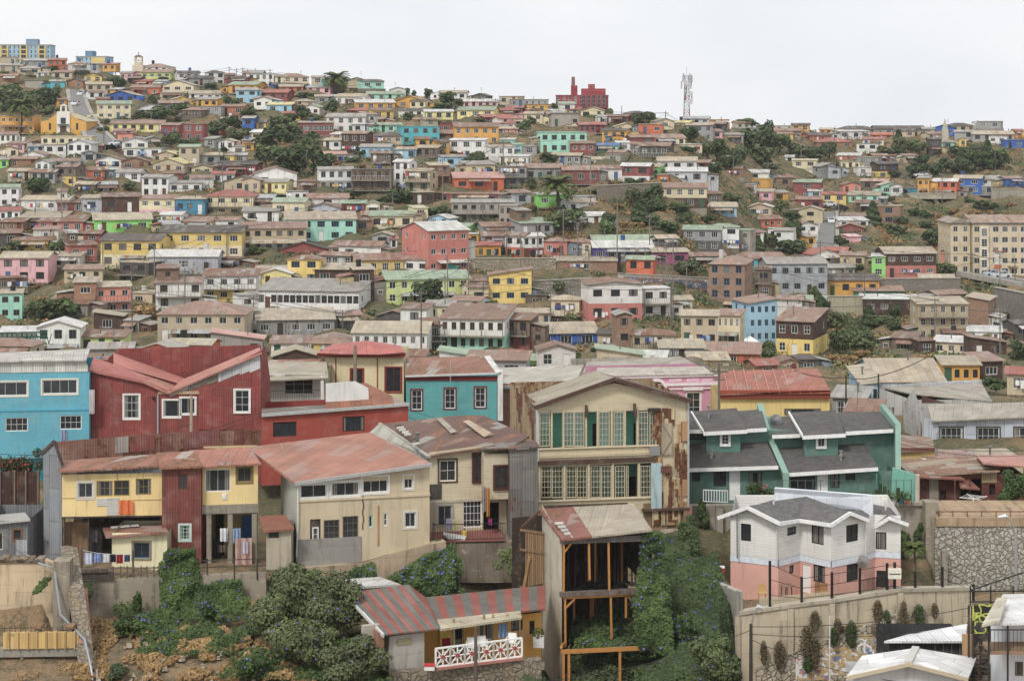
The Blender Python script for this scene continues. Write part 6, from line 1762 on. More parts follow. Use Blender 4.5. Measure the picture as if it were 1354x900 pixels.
for a,b,c,d,y,col,l in ((291,698,301,716,-.3,(228,230,232),'white shirt hung between the concrete columns'),(308,698,318,718,-.3,(150,180,214),'light blue shirt hung between the concrete columns'),(311,711,333,753,-.4,(196,158,148),'large dusty pink sheet hanging in the open ground floor'),(320,716,329,732,-.45,(206,206,232),'pale lilac towel over the pink sheet'),(281,712,292,742,1.2,(70,70,74),'dark blanket hanging deep in the open ground floor'),(288,720,299,730,.6,(120,104,94),'brown rag hanging in the open ground floor')):
    cloth(f,a,b,c,d,y,col,l)
# clothes line of house A
g = Fac(110, 117.6, 175, 117.6, 740, name='clothes_line', label='clothes line slung across the yard of the left yellow house', cat='clothes line')
m=MB(); m.tube([g.p(108,727),g.p(130,731),g.p(152,733),g.p(176,731)],.015,4); m.build('cord','paint',g.t,rgba((200,200,196))); m=MB(); m.beam(g.p(108,723),g.p(108,752),.1); m.beam(g.p(176,727),g.p(176,756),.1); m.build('post','plank',g.t,rgba((90,80,70),.4))
for i,(a,b,c) in enumerate(((112,122,(214,220,240)),(124,134,(150,172,220)),(136,145,(226,228,232)),(146,153,(50,50,66)),(154,163,(170,50,60)),(164,172,(74,92,140)))):
    cloth(g,a,730.5+i*.5,b,744+(2 if i in(0,4) else 0)-i*.3,0,c,['white','light blue','off-white','black','red','denim blue'][i]+' garment on the clothes line beside the cream annex')
# grey corrugated side house at far left of the yellow one
f = Fac(57, 122.5, 83, 121.8, 735, name='side_wall', label='tall grey corrugated metal wall leaning beside the leftmost yellow house', cat='wall')
m=MB(); m.prism([f.p(58,735),f.p(82,745),f.p(81,615),f.p(72,584),f.p(57,596)],(0,.1,0)); m.build('sheets','corr',f.t,rgba((146,150,156),.15))
m=MB(); m.beam(f.p(54,600,-.05),f.p(72,583,-.05),.1,.2); m.beam(f.p(72,583,-.05),f.p(83,616,-.05),.1,.2); m.build('verge','plank',f.t,rgba((80,64,56)))
# grey shed far left
f = Fac(-25, 121, 37, 121, 735, name='shed', label='small grey corrugated shed with a square opening at the left edge', cat='shed')
f.win(18,700,28,713,1,1,(100,72,54),cas=(120,92,70)); f.win(-6,703,4,727,1,1,(200,190,160)); zt=f.p(10,688).z; f.wall(-1,zt,kind='corr',col=(128,130,134),a=.15); f.shell(-1,zt,5,'corr',(128,130,134),.2)
f.quadroof((-27,693,-.3),(40,686,-.3),(33,677,4),(-25,682,4),col=(186,182,172),a=.3); f.bx(21,713.5,36,734,-.04,-.003,'corr',(176,180,186),'patch_sheet')
# old wooden fence + pale pole beside wall, drain pipe
for i,(x,yt,yb_) in enumerate(((50,630,735),(55,700,745),(93,728,800),(97,725,800))):
    pass
# ======================= big beige house
f = Fac(392, 118, 568, 120, 755, label='large beige plastered house with a broad faded red roof and long window bands')
BG=(200,182,146)
for w_ in ((397,640,432,658,2,1),(438,637,475,655.5,2,1),(479.5,630,513,651,3,1)): f.win(*w_,(226,226,222),cas=(220,220,214))
for w_ in ((534,628.5,546,646,2,1),(535,677,550,697,2,1)): f.win(*w_,(222,222,216),cas=(206,200,184))
f.win(487,681,493,697,1,1,(190,206,190)); f.win(507,678,512.5,695,1,2,(220,220,214))
f.win(428,687,449,713,3,3,(120,106,90)); f.win(453,682,474,711,3,3,(120,106,90)); q=f.hole(410,686,424,735)
dm=f.bx(410,686,424,735,.1,.18,'plank',(70,54,46),'door'); f.win(413,697,421.5,716,1,2,(220,220,216),y=.09,hole=False)
z1=f.p(392,640).z; f.wall(-.8,z1,top=[(0,f.p(392,637).z),(f.L,f.p(568,613).z)],kind='plaster',col=BG,a=.3)
ltop=[(8,f.p(392,636).z+1.3),(0,f.p(392,637).z)]
f.shell(-2,z1,8,'board',(190,194,180),.35,ltop=[(0,z1+1.25),(8,z1+.2)])
f.bx(393,656.5,569,659.5,-.08,-.003,'plaster',(204,186,150),'string_course'); f.bx(394,711,478,755,-.06,-.003,'concrete',(150,146,138),'grey_render',.3)
m=MB(); m.tube([f.p(394,640,-.1),f.p(394,690,-.12),f.p(392,735,-.1)],.055,7); m.build('drainpipe','metal',f.t,rgba((216,216,214)))
for i in range(5): a=480+i*.7; f.bx(479+i%2,655+i*9,480.4+i%2,664+i*9,-.02,-.003,'paint',(60,52,46),'crack')
f.bx(499,668,502,722,-.012,-.003,'concrete',(186,132,78),'rust_stain',.2)
f.quadroof((390,637.5,-.5),(570,612,-.5),(489,571,8.4),(326,591,8.4),col=(178,118,94),a=.3,th=.16)
m=MB(); m.beam(f.p(390,639.5,-.52),f.p(571,614,-.52),.14,.2); m.build('gutter','metal',f.t,rgba((176,176,172)))
m=MB(); m.prism([f.p(392,756,.1),f.p(568,724,.1),f.p(568,719,.1),f.p(480,740,.1),f.p(392,752,.1)][::-1],(0,1,0))
# stone footing
g = Fac(386,117.3,590,120,775,name='retaining_wall',label='crumbling stone footing under the beige house',cat='wall')
m=MB(); m.prism([g.p(386,775),g.p(590,775),g.p(590,716),g.p(568,719),g.p(480,744),g.p(392,752)],(0,.8,0)); m.build('stonework','concrete',g.t,rgba((184,160,128),1.))
for (x,y) in ((404,660),(409,661),(397,662)):
    pass
# outhouse
f = Fac(352,116.8,385,116.8,742,name='outhouse',label='small beige outhouse with rusty tin roof left of the beige house',cat='shed')
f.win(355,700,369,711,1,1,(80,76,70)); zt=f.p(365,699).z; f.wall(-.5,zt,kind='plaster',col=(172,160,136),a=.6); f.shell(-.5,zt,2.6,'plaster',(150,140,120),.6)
f.quadroof((348,702,-.3),(389,698,-.3),(378,680,2.4),(342,682,2.4),col=(150,92,68),a=.7)
# ======================= cream boarded house with rusty roof
f = Fac(567, 125, 672, 126, 722, label='cream boarded house with dark red bay window and brown rusty roof')
CR=(222,206,170)
f.win(581,608,603,636,2,2,(226,222,210),cas=(98,74,62)); f.win(578,668,598,694,2,1,(196,194,186),cas=(170,164,150))
f.win(612,660,637,697,5,4,(232,232,228)); q=f.hole(639,664,660,714)
z1=f.p(620,600).z; f.wall(-1,z1,top=[(0,f.p(567,598).z),(f.L,f.p(672,584).z)],kind='board',col=CR,a=.35,holes=[h for h in f.holes])
f.shell(-1,z1,9,'plaster',(176,172,160),.6)
f.bx(567,660,576,720,-.05,-.003,'plaster',(176,160,134),'patch'); f.bx(567,640,584,660,-.06,-.003,'plank',(84,80,78),'slate_patch',.2)
f.bx(567,660,672,663,-.07,-.003,'plaster',(186,176,156),'string_course')
m=MB(); panel(m,(f.p(639,690).x,2.5),(1,0),f.p(672,690).x-f.p(639,690).x,-.5,f.p(650,662).z); 
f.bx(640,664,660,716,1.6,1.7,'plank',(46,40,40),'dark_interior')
# bay
b=f.r(625,598,641,660,0); f.bx(640,600,672,628+32,-1.1,-.003,'board',CR,'bay',.3)
f.win(626,600,639.5,636,2,3,(88,48,42),y=-.02,hole=False,cas=(88,48,42)); f.win(650,612,667,641,3,2,(86,46,40),y=-1.14,hole=False,cas=(88,48,42)); 
o=add_win(f.t, f.p(641,625,-.5).x-.02, -.55, f.p(650,627,-.5).z, .8,1.4,2,2,rgba((88,48,42)),True,-math.pi/2)
f.quadroof((566,603,-.4),(638,592,-.4),(700,577,1.5),(640,549,9),col=(112,78,64),a=.7,th=.12)
f.quadroof((566,603,-.4),(640,549,9),(605,549,9.2),(503,560,9.2),col=(116,84,68),a=.8,th=.12)
f.quadroof((636,592.5,-1.5),(674,592,-1.5),(700,576,1.5),(640,588,1.5),col=(108,78,66),a=.5,th=.1)
m=MB(); m.prism([f.p(567,603,-.1),f.p(567,612,-.1),f.p(490,572,8.),f.p(505,559,8.)],(-.12,0,0)); m.build('side_gable','plaster',f.t,rgba((168,164,152),.7))
m=MB(); m.beam(f.p(502,560,9.3),f.p(567,604,-.45),.25,.14); m.build('verge','metal',f.t,rgba((176,172,164)))
m=MB(); m.tube([f.p(552,588,2),f.p(552,573,2)],.12,8); m.tube([f.p(552,573,2),f.p(552,571.5,2)],.19,8); m.build('stove_pipe','metal',f.t,rgba((120,118,114)))
r=random.Random(8)
for i in range(9): x=524+i*3+r.uniform(-3,3); y=561+i*3; f.slab([(x,y,7-i*.7),(x+9,y-1,7-i*.7),(x+9,y+1.2,6.6-i*.7),(x,y+2.2,6.6-i*.7)],.05,'roofsheet',r.choice([(196,190,176),(90,72,62),(200,196,186)]),.3,'loose_sheet')
f.slab([(577,553,8.3),(584,552,8.3),(604,570,4.5),(596,572,4.5)],.04,'roofsheet',(176,166,146),.3,'patch_sheet'); f.slab([(612,556,7),(620,555,7),(652,573,2.5),(640,577,2.5)],.04,'roofsheet',(190,166,138),.4,'patch_sheet')
# terrace
g = Fac(570,122.5,668,123,768,name='terrace',label='small tiled terrace with black railing on a rough stone wall below the cream house',cat='terrace')
m=MB(); m.prism([g.p(575,770),g.p(690,770),g.p(690,716),g.p(570,718)],(0,2.6,0)); m.build('stone_base','concrete',g.t,rgba((132,118,98),1.))
m=MB(); m.box((0,-.1,g.p(600,716).z),(g.L,3,g.p(600,716).z+.1)); m.build('paving','paint',g.t,rgba((150,90,80))); railing(g,572,715,668,713,1.05,0,.16,(52,44,42)); railing(g,572,715,574,712,1.05,0,.2)
o=Fac(591,122.7,613,122.7,712,name='bathtub',label='white bathtub lying on the terrace',cat='bathtub'); m=MB(); m.prism([o.p(586,706),o.p(616,711),o.p(612,716),o.p(596,716)],(0,.7,0)); m.build('tub','paint',o.t,rgba((226,224,220)))
o=Fac(611,123.4,616,123.4,713,name='gas_bottle',label='yellow gas bottle standing on the terrace',cat='gas bottle'); m=MB(); m.tube([(.14,0,0),(.14,0,.1),(.14,0,.5),(.14,0,.6)],[.14,.17,.17,.06],10); m.build('body','paint',o.t,rgba((226,196,40))); m=MB(); m.tube([(.14,0,.6),(.14,0,.7)],.05,8); m.build('valve','metal',o.t,rgba((90,90,90)))
cloth(f,589.5,685,597,700,-1.9,(206,196,226),'lilac towel hanging over the terrace'); cloth(f,598,686,605,701,-1.9,(232,226,170),'pale yellow towel hanging over the terrace')
cloth(f,643,645,648,684,-1.6,(206,140,50),'long orange cloth hanging below the bay window'); cloth(f,638,643,643,677,-1.4,(170,160,160),'grey striped garments hanging below the bay window'); cloth(f,645,685,650,694,-1.5,(196,70,150),'small magenta cloth by the terrace door')
# grey and rust corrugated block
f = Fac(674,124,711,124.2,700,name='shed',label='tall grey and rust corrugated block between the cream house and the decayed timber house',cat='shed')
zt=f.p(690,594).z; f.wall(-2.5,zt,top=[(f.L*.5,zt+.3),(f.L,zt+.1)],kind='rust',col=(126,122,116),a=.42); f.shell(-2.5,zt,3,'rust',(120,116,110),.5); f.quadroof((671,593,-.2),(714,590,-.2),(708,582,3),(676,584,3),col=(100,76,64),a=.5)
# ======================= decayed timber house
f = Fac(712, 134, 911, 136, 700, label='huge decayed cream timber house with teal galleries behind rows of small-paned windows')
TC=(218,200,160)
OPU=(714,544,871,590); OPL=(715,614.5,861,658.5)
qu=f.hole(*OPU); ql=f.hole(*OPL); f.hole(867,681,876.5,694); f.hole(880,681,889,694)
zE=f.p(712,534).z
f.wall(f.p(800,667).z,zE-.02,top=[(0,f.p(712,534).z),(f.p(812,506).x,f.p(812,506).z),(f.L,f.p(911,528).z)],kind='board',col=TC,a=.25)
hs=f.holes; f.holes=[h for h in hs if h[1]<f.p(800,672).z]; f.wall(-1.5,f.p(800,667).z-.002,x0=f.p(851,690).x,kind='plank',col=(158,126,88),a=.3,name='lower_wall'); f.wall(-3,f.p(800,667).z-.002,x1=f.p(851,690).x-.02,kind='board',col=TC,a=.3,name='lower_wall')
f.shell(-4,zE,11,'rust',(176,150,110),.75); 
m=MB(); m.box((0,.18,f.p(800,600).z),(f.L*.8,3.2,f.p(800,600).z+.12)); m.box((0,.18,f.p(800,541).z),(f.L*.8,3.2,f.p(800,541).z+.1)); m.box((0,.18,f.p(800,668).z),(f.L*.8,3.2,f.p(800,668).z+.1)); m.build('gallery_floor','plank',f.t,rgba((110,92,74),.4))
for (a,b,c,d),col in ((OPU,(110,206,176)),(OPL,(96,160,140))):
    q=f.r(a,b-5,c+3,d+5); m=MB(); panel(m,(q[0]-.1,1.9),(1,0),q[2]-q[0]+.4,q[1],q[3]); panel(m,(q[2]+.3,1.9),(0,-1),1.7,q[1],q[3]); panel(m,(q[0]-.1,.2),(0,1),1.7,q[1],q[3]); m.build('gallery_wall','board',f.t,rgba(col,.15))
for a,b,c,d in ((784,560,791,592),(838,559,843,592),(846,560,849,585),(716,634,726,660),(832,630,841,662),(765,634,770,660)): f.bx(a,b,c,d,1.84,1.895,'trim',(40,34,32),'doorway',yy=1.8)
for a,c in ((713.5,727),(745.5,759),(759.5,772.5),(792,806),(811.5,825),(844,857),(859,871)): f.win(a,544,c,590,3,6,(204,190,154),glass='thin_glass',hole=False,y=.04,fr=.05)
for a,c in ((716,729),(730,744),(749,762),(763,776),(781,794),(795,808.5),(813.5,826.5),(828,831),(847,860)): f.win(a,615.5,c,658,3 if c-a>5 else 1,6,(204,190,154),glass='thin_glass',hole=False,y=.04,fr=.05)
for x in (728.5,744,774,789.5,808,825.5,842): f.bx(x,541,x+2.2,592,-.1,.16,'board',TC,'gallery_post')
for x in (745,777,809,843.5): f.bx(x,612,x+3,660,-.1,.16,'board',TC,'gallery_post')
f.bx(712,600,860,603.5,-.12,-.004,'board',(206,188,150),'ledge'); f.bx(712,607,866,612.5,-.22,-.004,'plank',(86,62,52),'beam',.5); f.bx(712,590.3,871,592,-.14,-.004,'trim',(214,198,164),'sill'); f.bx(712,659,861,661,-.14,-.004,'trim',(214,198,164),'sill')
for x,y in ((776,536),(840,534)): f.bx(x-1.2,y,x+1.2,y+16,-.35,-.01,'plank',(90,60,48),'bracket')
r=random.Random(6)
for i in range(48):
    x=r.uniform(862,904); y=r.uniform(534,676); 
    if 873<x+4 and x<892 and 556<y<606: continue
    w_,h=r.uniform(5,11),r.uniform(20,48); x2=min(x+w_,909.5); f.bx(x,y,x2,min(y+h,694),-.05-i*.0022,-.049-i*.0022+.0,'rust',r.choice([(206,180,126),(214,190,140),(210,186,132),(150,96,60),(196,160,104),(186,136,84)]),'patch_board',r.uniform(.5,1))
f.bx(875,559,889,601,-.2,-.16,'plank',(176,160,132),'shutter',.3); f.beam((876,560,-.22),(888,580,-.22),.1,.04,'plank',(150,134,110),'brace'); f.beam((888,581,-.22),(876,600,-.22),.1,.04,'plank',(150,134,110),'brace')
f.bx(858,540,873,543,-.3,-.01,'plank',(64,54,48),'lintel'); f.bx(859,590,873,602,-.2,-.17,'board',(150,150,146),'patch_board',.5); f.bx(861,612,875,672,-.2,-.17,'plaster',(170,196,200),'old_door',1.)
f.bx(874,616,888,625,-.25,-.21,'rust',(120,70,50),'patch_sheet',.8); f.win(867,681,876.5,694,2,2,(206,196,170),hole=False); f.win(880,681,889,694,2,2,(206,196,170),hole=False); f.bx(873.5,699,896,742,-.18,-.14,'plank',(196,184,162),'double_door',.2)
f.bx(904,670,915,716,-.3,-.01,'brick',(160,96,72),'brick_pier',.2); f.bx(850,672,912,675,-.35,-.01,'plank',(96,72,56),'beam',.5)
f.bx(709.5,541,712.8,610,-.1,.2,'trim',(190,190,190),'corner_board'); f.bx(909,528,911.5,694,-.12,-.003,'metal',(186,188,186),'drainpipe')
# roof slopes
ax=f.p(812,499,-.5); L0=f.p(708,535,-.5); R0=f.p(914,527,-.5)
A2=f.p(786,490,11.3); m=MB(); l2=A2+(L0-ax)*1.; r2=A2+(R0-ax)
for q,cl in ((( L0,ax,A2,l2),(170,158,134)),((ax,R0,r2,A2),(110,84,72))):
    m=MB(); m.poly(q); m.poly([p-Vector((0,0,.14)) for p in reversed(q)])
    for i in range(4): p0,p1=q[i],q[(i+1)%4]; m.poly([p0-Vector((0,0,.14)),p1-Vector((0,0,.14)),p1,p0])
    m.build('roof','roofsheet',f.t,rgba(cl,.3))
m=MB(); m.beam(L0-Vector((0,.05,.2)),ax-Vector((0,.05,.12)),.1,.28); m.beam(ax-Vector((0,.05,.12)),R0-Vector((0,.05,.2)),.1,.28); m.build('verge','plank',f.t,rgba((92,62,50),.3))
# ======================= roofless timber ruin
f = Fac(743, 113, 862, 113.9, 910, name='ruin', label='open ruined timber building with orange steel posts and no front wall', cat='ruin')
OR_=(206,140,52); WD=(66,56,50)
dep=6.5
zR=f.p(800,713).z
f.wall(-2,f.p(800,866).z,kind='concrete',col=(90,84,74),a=.6,x0=f.L*.7,name='wall')
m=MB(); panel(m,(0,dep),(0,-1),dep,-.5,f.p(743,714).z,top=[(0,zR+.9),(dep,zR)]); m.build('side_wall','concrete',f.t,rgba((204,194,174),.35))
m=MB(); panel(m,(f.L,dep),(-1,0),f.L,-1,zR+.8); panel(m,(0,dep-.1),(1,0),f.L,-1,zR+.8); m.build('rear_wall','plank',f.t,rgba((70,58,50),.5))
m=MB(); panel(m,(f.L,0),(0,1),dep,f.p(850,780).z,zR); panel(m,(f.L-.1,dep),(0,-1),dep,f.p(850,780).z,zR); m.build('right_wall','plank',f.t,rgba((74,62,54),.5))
f.bx(741,709,863,717,-.15,.1,'plank',(112,104,96),'beam',.2); f.bx(741,781,852,787,-.25,.1,'plank',(118,104,92),'beam',.3)
for y in (786,): f.slab([(743,y,0),(852,y,0),(852,y-9,dep),(743,y-9,dep)],.12,'plank',(88,76,66),.4,'floor')
f.bx(745,787,850,789.5,-.12,.04,'metal',OR_,'steel_beam')
for a in ((744,717,743.5,782),(803,716,804,780),(745.5,790,746,855),(806,789,807,853),(826,789,826,816),(777,717,778,766,)):
    f.beam((a[0]+1.5,a[1],-.06),(a[2]+1.5,a[3],-.06),.12,.12,'metal',OR_,'steel_post')
for a in (778,822,787): f.beam((a,717,3.2),(a,768,3.2),.12,.12,'metal',(176,120,52),'steel_post')
for a in (759,781,784): f.beam((a,790,3.),(a,842,3.),.12,.12,'metal',(176,120,52),'steel_post')
f.beam((745,731,-.06),(755,718,-.06),.1,.1,'metal',OR_,'brace'); f.beam((748,803,-.06),(760,791,-.06),.1,.1,'metal',OR_,'brace'); f.beam((860,717,-.06),(848,731,.5),.1,.1,'metal',OR_,'brace')
r=random.Random(3)
for i in range(20): x=745+i*5.6+r.uniform(-1,1); f.beam((x,718,dep-.3),(x+r.uniform(-2,2),775,dep-.3),.1,.1,'plank',r.choice([(96,80,66),(70,60,52),(120,98,76)]),'stud')
for i in range(46):
    x,y=r.uniform(747,846),r.uniform(768,782); yl=(786-y)/9*dep*.5; f.beam((x,y,yl),(x+r.uniform(-16,16),y+r.uniform(-3,3),max(0,yl+r.uniform(-1.,1.))),.14,.05,'plank',r.choice([(110,100,90),(84,74,66),(60,52,46),(130,118,104)]),'debris')
# lower pergola
f.bx(742,856,883,861,-1.9,-1.7,'metal',OR_,'steel_beam'); f.beam((742,855,-1.8),(746,850,0),.14,.16,'metal',OR_,'steel_beam'); f.beam((881,858,-1.8),(862,851,0),.14,.16,'metal',OR_,'steel_beam')
for x,b in ((744,905),(751,910),(818.5,910),(880,895)): f.beam((x+1,861,-1.8),(x+1,b,-1.8),.14,.14,'metal',OR_,'steel_post')
for i in range(13): x=750+i*10; f.beam((x,860,-1.8),(x+4,852,0),.08,.1,'plank',(110,84,66),'joist')
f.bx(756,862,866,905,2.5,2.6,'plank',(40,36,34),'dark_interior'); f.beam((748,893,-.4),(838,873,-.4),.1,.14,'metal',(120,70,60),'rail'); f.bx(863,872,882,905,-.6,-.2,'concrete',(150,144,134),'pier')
# roof
for a,c,col,am in (((712,672),(757,669),(150,92,76),.5),((757,669),(838,665),(178,164,140),.2)):
    x0=743 if a[0]==712 else 783; x1=783 if a[0]==712 else 862
    y0=713-(x0-743)*.11; y1=713-(x1-743)*.11
    f.quadroof((x0,y0,-.5),(x1,y1,-.5),(c[0],c[1],dep),(a[0],a[1],dep),col=col,a=am)
for i in range(5): f.slab([(733+i*4,690+i*4.5,2.6-i*.6),(744+i*3,689+i*4.5,2.6-i*.6),(746+i*3,692+i*4.5,2.1-i*.6),(735+i*4,693+i*4.5,2.1-i*.6)],.04,'roofsheet',(196,190,176),.2,'loose_sheet')
# timber frame lean-to at its left
g = Fac(690,118,741,119,790,name='timber_frame',label='bare stud frame of a collapsed lean-to left of the ruin',cat='timber frame')
for i in range(12): x=696+i*2.6; g.beam((x,700+ i*.6,0),(x,775-i*.5,0),.1,.1,'plank',(176,140,96),'stud')
for y in (700,726,776,788): g.beam((688,y,-.05),(722,y+5,-.05),.1,.14,'plank',(160,126,88),'rail')
g.beam((690,697,-.1),(714,675,-.1),.14,.14,'plank',(100,66,50),'rafter'); g.beam((690,790,-.1),(700,735,-.1),.12,.12,'plank',(190,146,80),'brace')
m=MB(); panel(m,(0,1.6),(1,0),g.L,-1,g.p(700,690).z); m.build('back_boards','plank',g.t,rgba((72,58,50),.6))
# ======================= porch house
f = Fac(512, 106, 720, 110, 885, label='low house with red and grey striped tin roof, yellow walls and white lattice porch rail')
q=f.r(515,838,561,884,0)
f.bx(515,838,561,888,-.2,3.2,'concrete',(184,178,168),'grey_room',.3,yy=-.2); f.bx(525,843.5,544,851,-.26,-.205,'trim',(160,152,112),'vent_panel',yy=-.2)
f.bx(501,836,508,876,-.25,.6,'brick',(170,104,72),'brick_pier',.2); f.bx(480,826,502,870,.6,.9,'plaster',(176,166,148),'side_wall',.4)
m=MB(); x0=f.p(561,870,2.).x; x1=f.p(716,870,2.).x; zf=f.p(640,884,2.).z-.0; zt=f.p(640,818,2.).z
hl=[]
for a,b,c,d in ((597,826,613,872),(633,820,652,846),(676,817,691,833),(700,820,707,838)): Q=f.r(a,b,c,d,2.); hl.append((Q[0]-x0,Q[1],Q[2]-x0,Q[3]))
panel(m,(x0,2.),(1,0),x1-x0,zf-.5,zt,hl); panel(m,(x1,2.),(0,1),3.,zf-.5,zt); m.build('wall','plaster',f.t,rgba((222,160,40),.15))
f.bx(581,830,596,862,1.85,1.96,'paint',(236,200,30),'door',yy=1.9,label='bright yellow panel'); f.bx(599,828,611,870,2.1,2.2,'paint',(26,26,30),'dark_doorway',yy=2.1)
f.win(633,820,652,846,3,1,(206,206,196),y=2.1,hole=False); f.win(676,817,691,833,3,2,(50,48,46),y=2.1,hole=False); f.win(700,820,707,838,1,2,(60,50,44),y=2.1,hole=False)
f.slab([(561,889,0),(720,878,0),(720,872,2.),(561,880,2.)],.3,'concrete',(150,140,124),.4,'porch_floor')
for a in ((600,817,600,860),(640,812,640,850),(652,812,652,848),(671,811,671,846),(687,810,687,848)): f.beam((a[0],a[1],.1),(a[2],a[3]+4,.1),.11,.11,'plank',(176,150,110),'porch_post')
# striped roofs
def striped(f,a,b,c,d,n,cols):      # a front-left, b front-right, c back-right, d back-left
    A,B,C,D=[f.p(*q) for q in (a,b,c,d)]
    for i in range(n):
        t0,t1=i/n,(i+1)/n; q=[A.lerp(B,t0),A.lerp(B,t1),D.lerp(C,t1),D.lerp(C,t0)]; m=MB(); m.poly(q); k=Vector((0,0,-.09)); m.poly([p+k for p in reversed(q)])
        for j in range(4): m.poly([q[j]+k,q[(j+1)%4]+k,q[(j+1)%4],q[j]])
        m.build('roof','roofsheet',f.t,rgba(cols[i%2],.12))
RS=((112,112,104),(160,84,70))
striped(f,(507,838,-.6),(583,830,-.6),(540,772,6.),(457,783,6.),11,RS)
f.quadroof((583,830,-.6),(577,820,.5),(563,789,5.),(540,772,6.),col=(160,84,70),a=.1)
striped(f,(573,820,.9),(721,804,.9),(721,773,5.6),(563,789,5.6),14,RS)
f.quadroof((583,831,-.7),(690,815.5,-.7),(688,807,.9),(562,820,.9),col=(196,184,152),a=.2,name='awning')
m=MB(); m.beam(f.p(457,786,6.),f.p(507,840,-.65),.1,.2); m.build('verge','trim',f.t,rgba((206,204,196)))
f.quadroof((462,776,6.2),(530,772,6.2),(502,762,9),(446,766,9),col=(206,204,198),a=.2,name='rear_roof')
# lattice porch railing: white squares with an eight-spoked star
rl = Fac(574,105.5,690,107.2,882,name='lattice_railing',label='white railing of star-patterned panels along the porch',cat='railing')
n=6; m=MB()
A0,B0=rl.p(576,857),rl.p(690,843); A1,B1=rl.p(576,881),rl.p(690,867)
for i in range(n):
    t0,t1=i/n,(i+1)/n; P_=[A1.lerp(B1,t0),A1.lerp(B1,t1),A0.lerp(B0,t1),A0.lerp(B0,t0)]; c=(P_[0]+P_[1]+P_[2]+P_[3])/4; m=MB()
    for j in range(4): m.beam(P_[j],P_[(j+1)%4],.09,.09); m.beam(P_[j],c,.07,.05); m.beam((P_[j]+P_[(j+1)%4])/2,c,.07,.05)
    for j in range(4):
        a_=(P_[j]+c)/2; b_=((P_[j]+P_[(j+1)%4])/2+c)/2; b2=((P_[j]+P_[(j-1)%4])/2+c)/2; m.beam(a_,b_,.05,.04)
    p=m.build('panel','paint',rl.t,rgba((236,234,230))); k=MB(); k.tube([c+Vector((0,-.06,0)),c+Vector((0,.06,0))],.12,8); k.build('boss','paint',p,rgba((176,60,64)))
m=MB(); m.beam(A1-Vector((0,0,.1)),B1-Vector((0,0,.1)),.3,.14); m.build('kerb','concrete',rl.t,rgba((190,120,104),.3))
# porch base wall
g = Fac(512,105.2,716,107.5,930,name='retaining_wall',label='rough stone wall holding up the porch house',cat='wall'); m=MB(); m.prism([g.p(515,930),g.p(716,930),g.p(716,871),g.p(574,885),g.p(515,889)],(0,.6,0)); m.build('stonework','stone',g.t,rgba((150,138,118),.8))
# porch things
def chair(px,py,D,label,rz=0):
    o=W(px,py,D); t=thing('plastic_chair',label,'chair',(o.x,D,o.z),rz,'white plastic chairs on the porch')
    m=MB(); m.box((-.26,-.24,.4),(.26,.24,.45)); m.build('seat','paint',t,rgba((232,230,226))); m=MB(); m.prism([(-.26,.24,.45),(.26,.24,.45),(.24,.3,.86),(-.24,.3,.86)],(0,.04,0)); m.build('backrest','paint',t,rgba((232,230,226)))
    for x in (-.23,.23):
        for y in (-.22,.22): m=MB(); m.beam((x,y,0),(x*.95,y*.95,.4),.05); m.build('leg','paint',t,rgba((228,226,222)))
    for x in (-.27,.27): m=MB(); m.beam((x,-.24,.64),(x,.26,.66),.05,.03); m.beam((x,-.22,.45),(x,-.22,.64),.04); m.build('armrest','paint',t,rgba((230,228,224)))
chair(623,864,107.7,'white plastic chair left of its twin on the porch'); chair(638,862,107.9,'white plastic chair right of its twin on the porch',.2); chair(676,858,108.3,'white plastic chair farthest right on the porch',-.2)
cloth(f,584,843,595,859,.6,(160,30,44),'dark red towel on the porch drying line'); cloth(f,597,845,609,858,.6,(128,128,104),'olive cloth on the porch drying line'); cloth(f,659,824,670,843,-.3,(120,146,176),'pair of faded blue jeans hung from the awning')
for a,b,c,d,col,l in ((560,876,575,884,(190,40,40),'red crate'),):
    o=Fac(561,105,574,105,886,name='crate',label='red and white crate at the left end of the lattice railing',cat='crate'); m=MB(); m.box((0,0,0),(.55,.4,.22)); m.build('box','paint',o.t,rgba((230,228,224))); m=MB(); m.box((-.02,-.02,.221),(.57,.42,.3)); m.build('lid','paint',o.t,rgba((196,40,44)))
o=Fac(705,111,719,111,856,name='planter',label='white slatted planter box with green plants at the right end of the porch',cat='planter'); m=MB(); m.box((0,0,0),(.62,.5,.62)); m.build('box','board',o.t,rgba((226,224,220),.1)); m=MB(); r=random.Random(1)
for i in range(160): leaf(m,Vector((.3,.25,.75))+rdir(r)*.32,rdir(r),.1,r,r.random())
m.build('plants','leaf_vine',o.t)
# ======================= teal row houses
TE=(88,126,114); DK=(94,92,90)
f = Fac(908, 140, 1038, 140, 664, label='left teal row house with grey shingle roofs and one small dormer')
f.win(943.5,623,960,643,3,2,(60,60,60)); q=f.hole(964,622,979,661); f.win(915,624,926,636,2,1,(60,60,60)); f.win(990,624,1008,642,3,2,(70,70,70))
f.wall(-.5,f.p(960,618.5).z,kind='plaster',col=TE,a=.05); f.shell(-.5,f.p(960,618.5).z,2.5,'plaster',TE,.1); f.bx(964.3,622,978.7,661,.08,.13,'trim',(232,232,228),'door')
f.bx(908,569,1035,600,2.5,9,'plaster',TE,'upper_wall',.1,yy=2.5)
f.bx(934,568,979,601,1.3,3.,'plaster',(86,126,114),'dormer',.1,yy=1.3); f.win(954,573.5,964,588,2,3,(232,232,228),y=1.28,hole=False,cas=(232,232,228)); f.win(912,572,929,581,3,1,(40,42,42),y=2.44,hole=False)
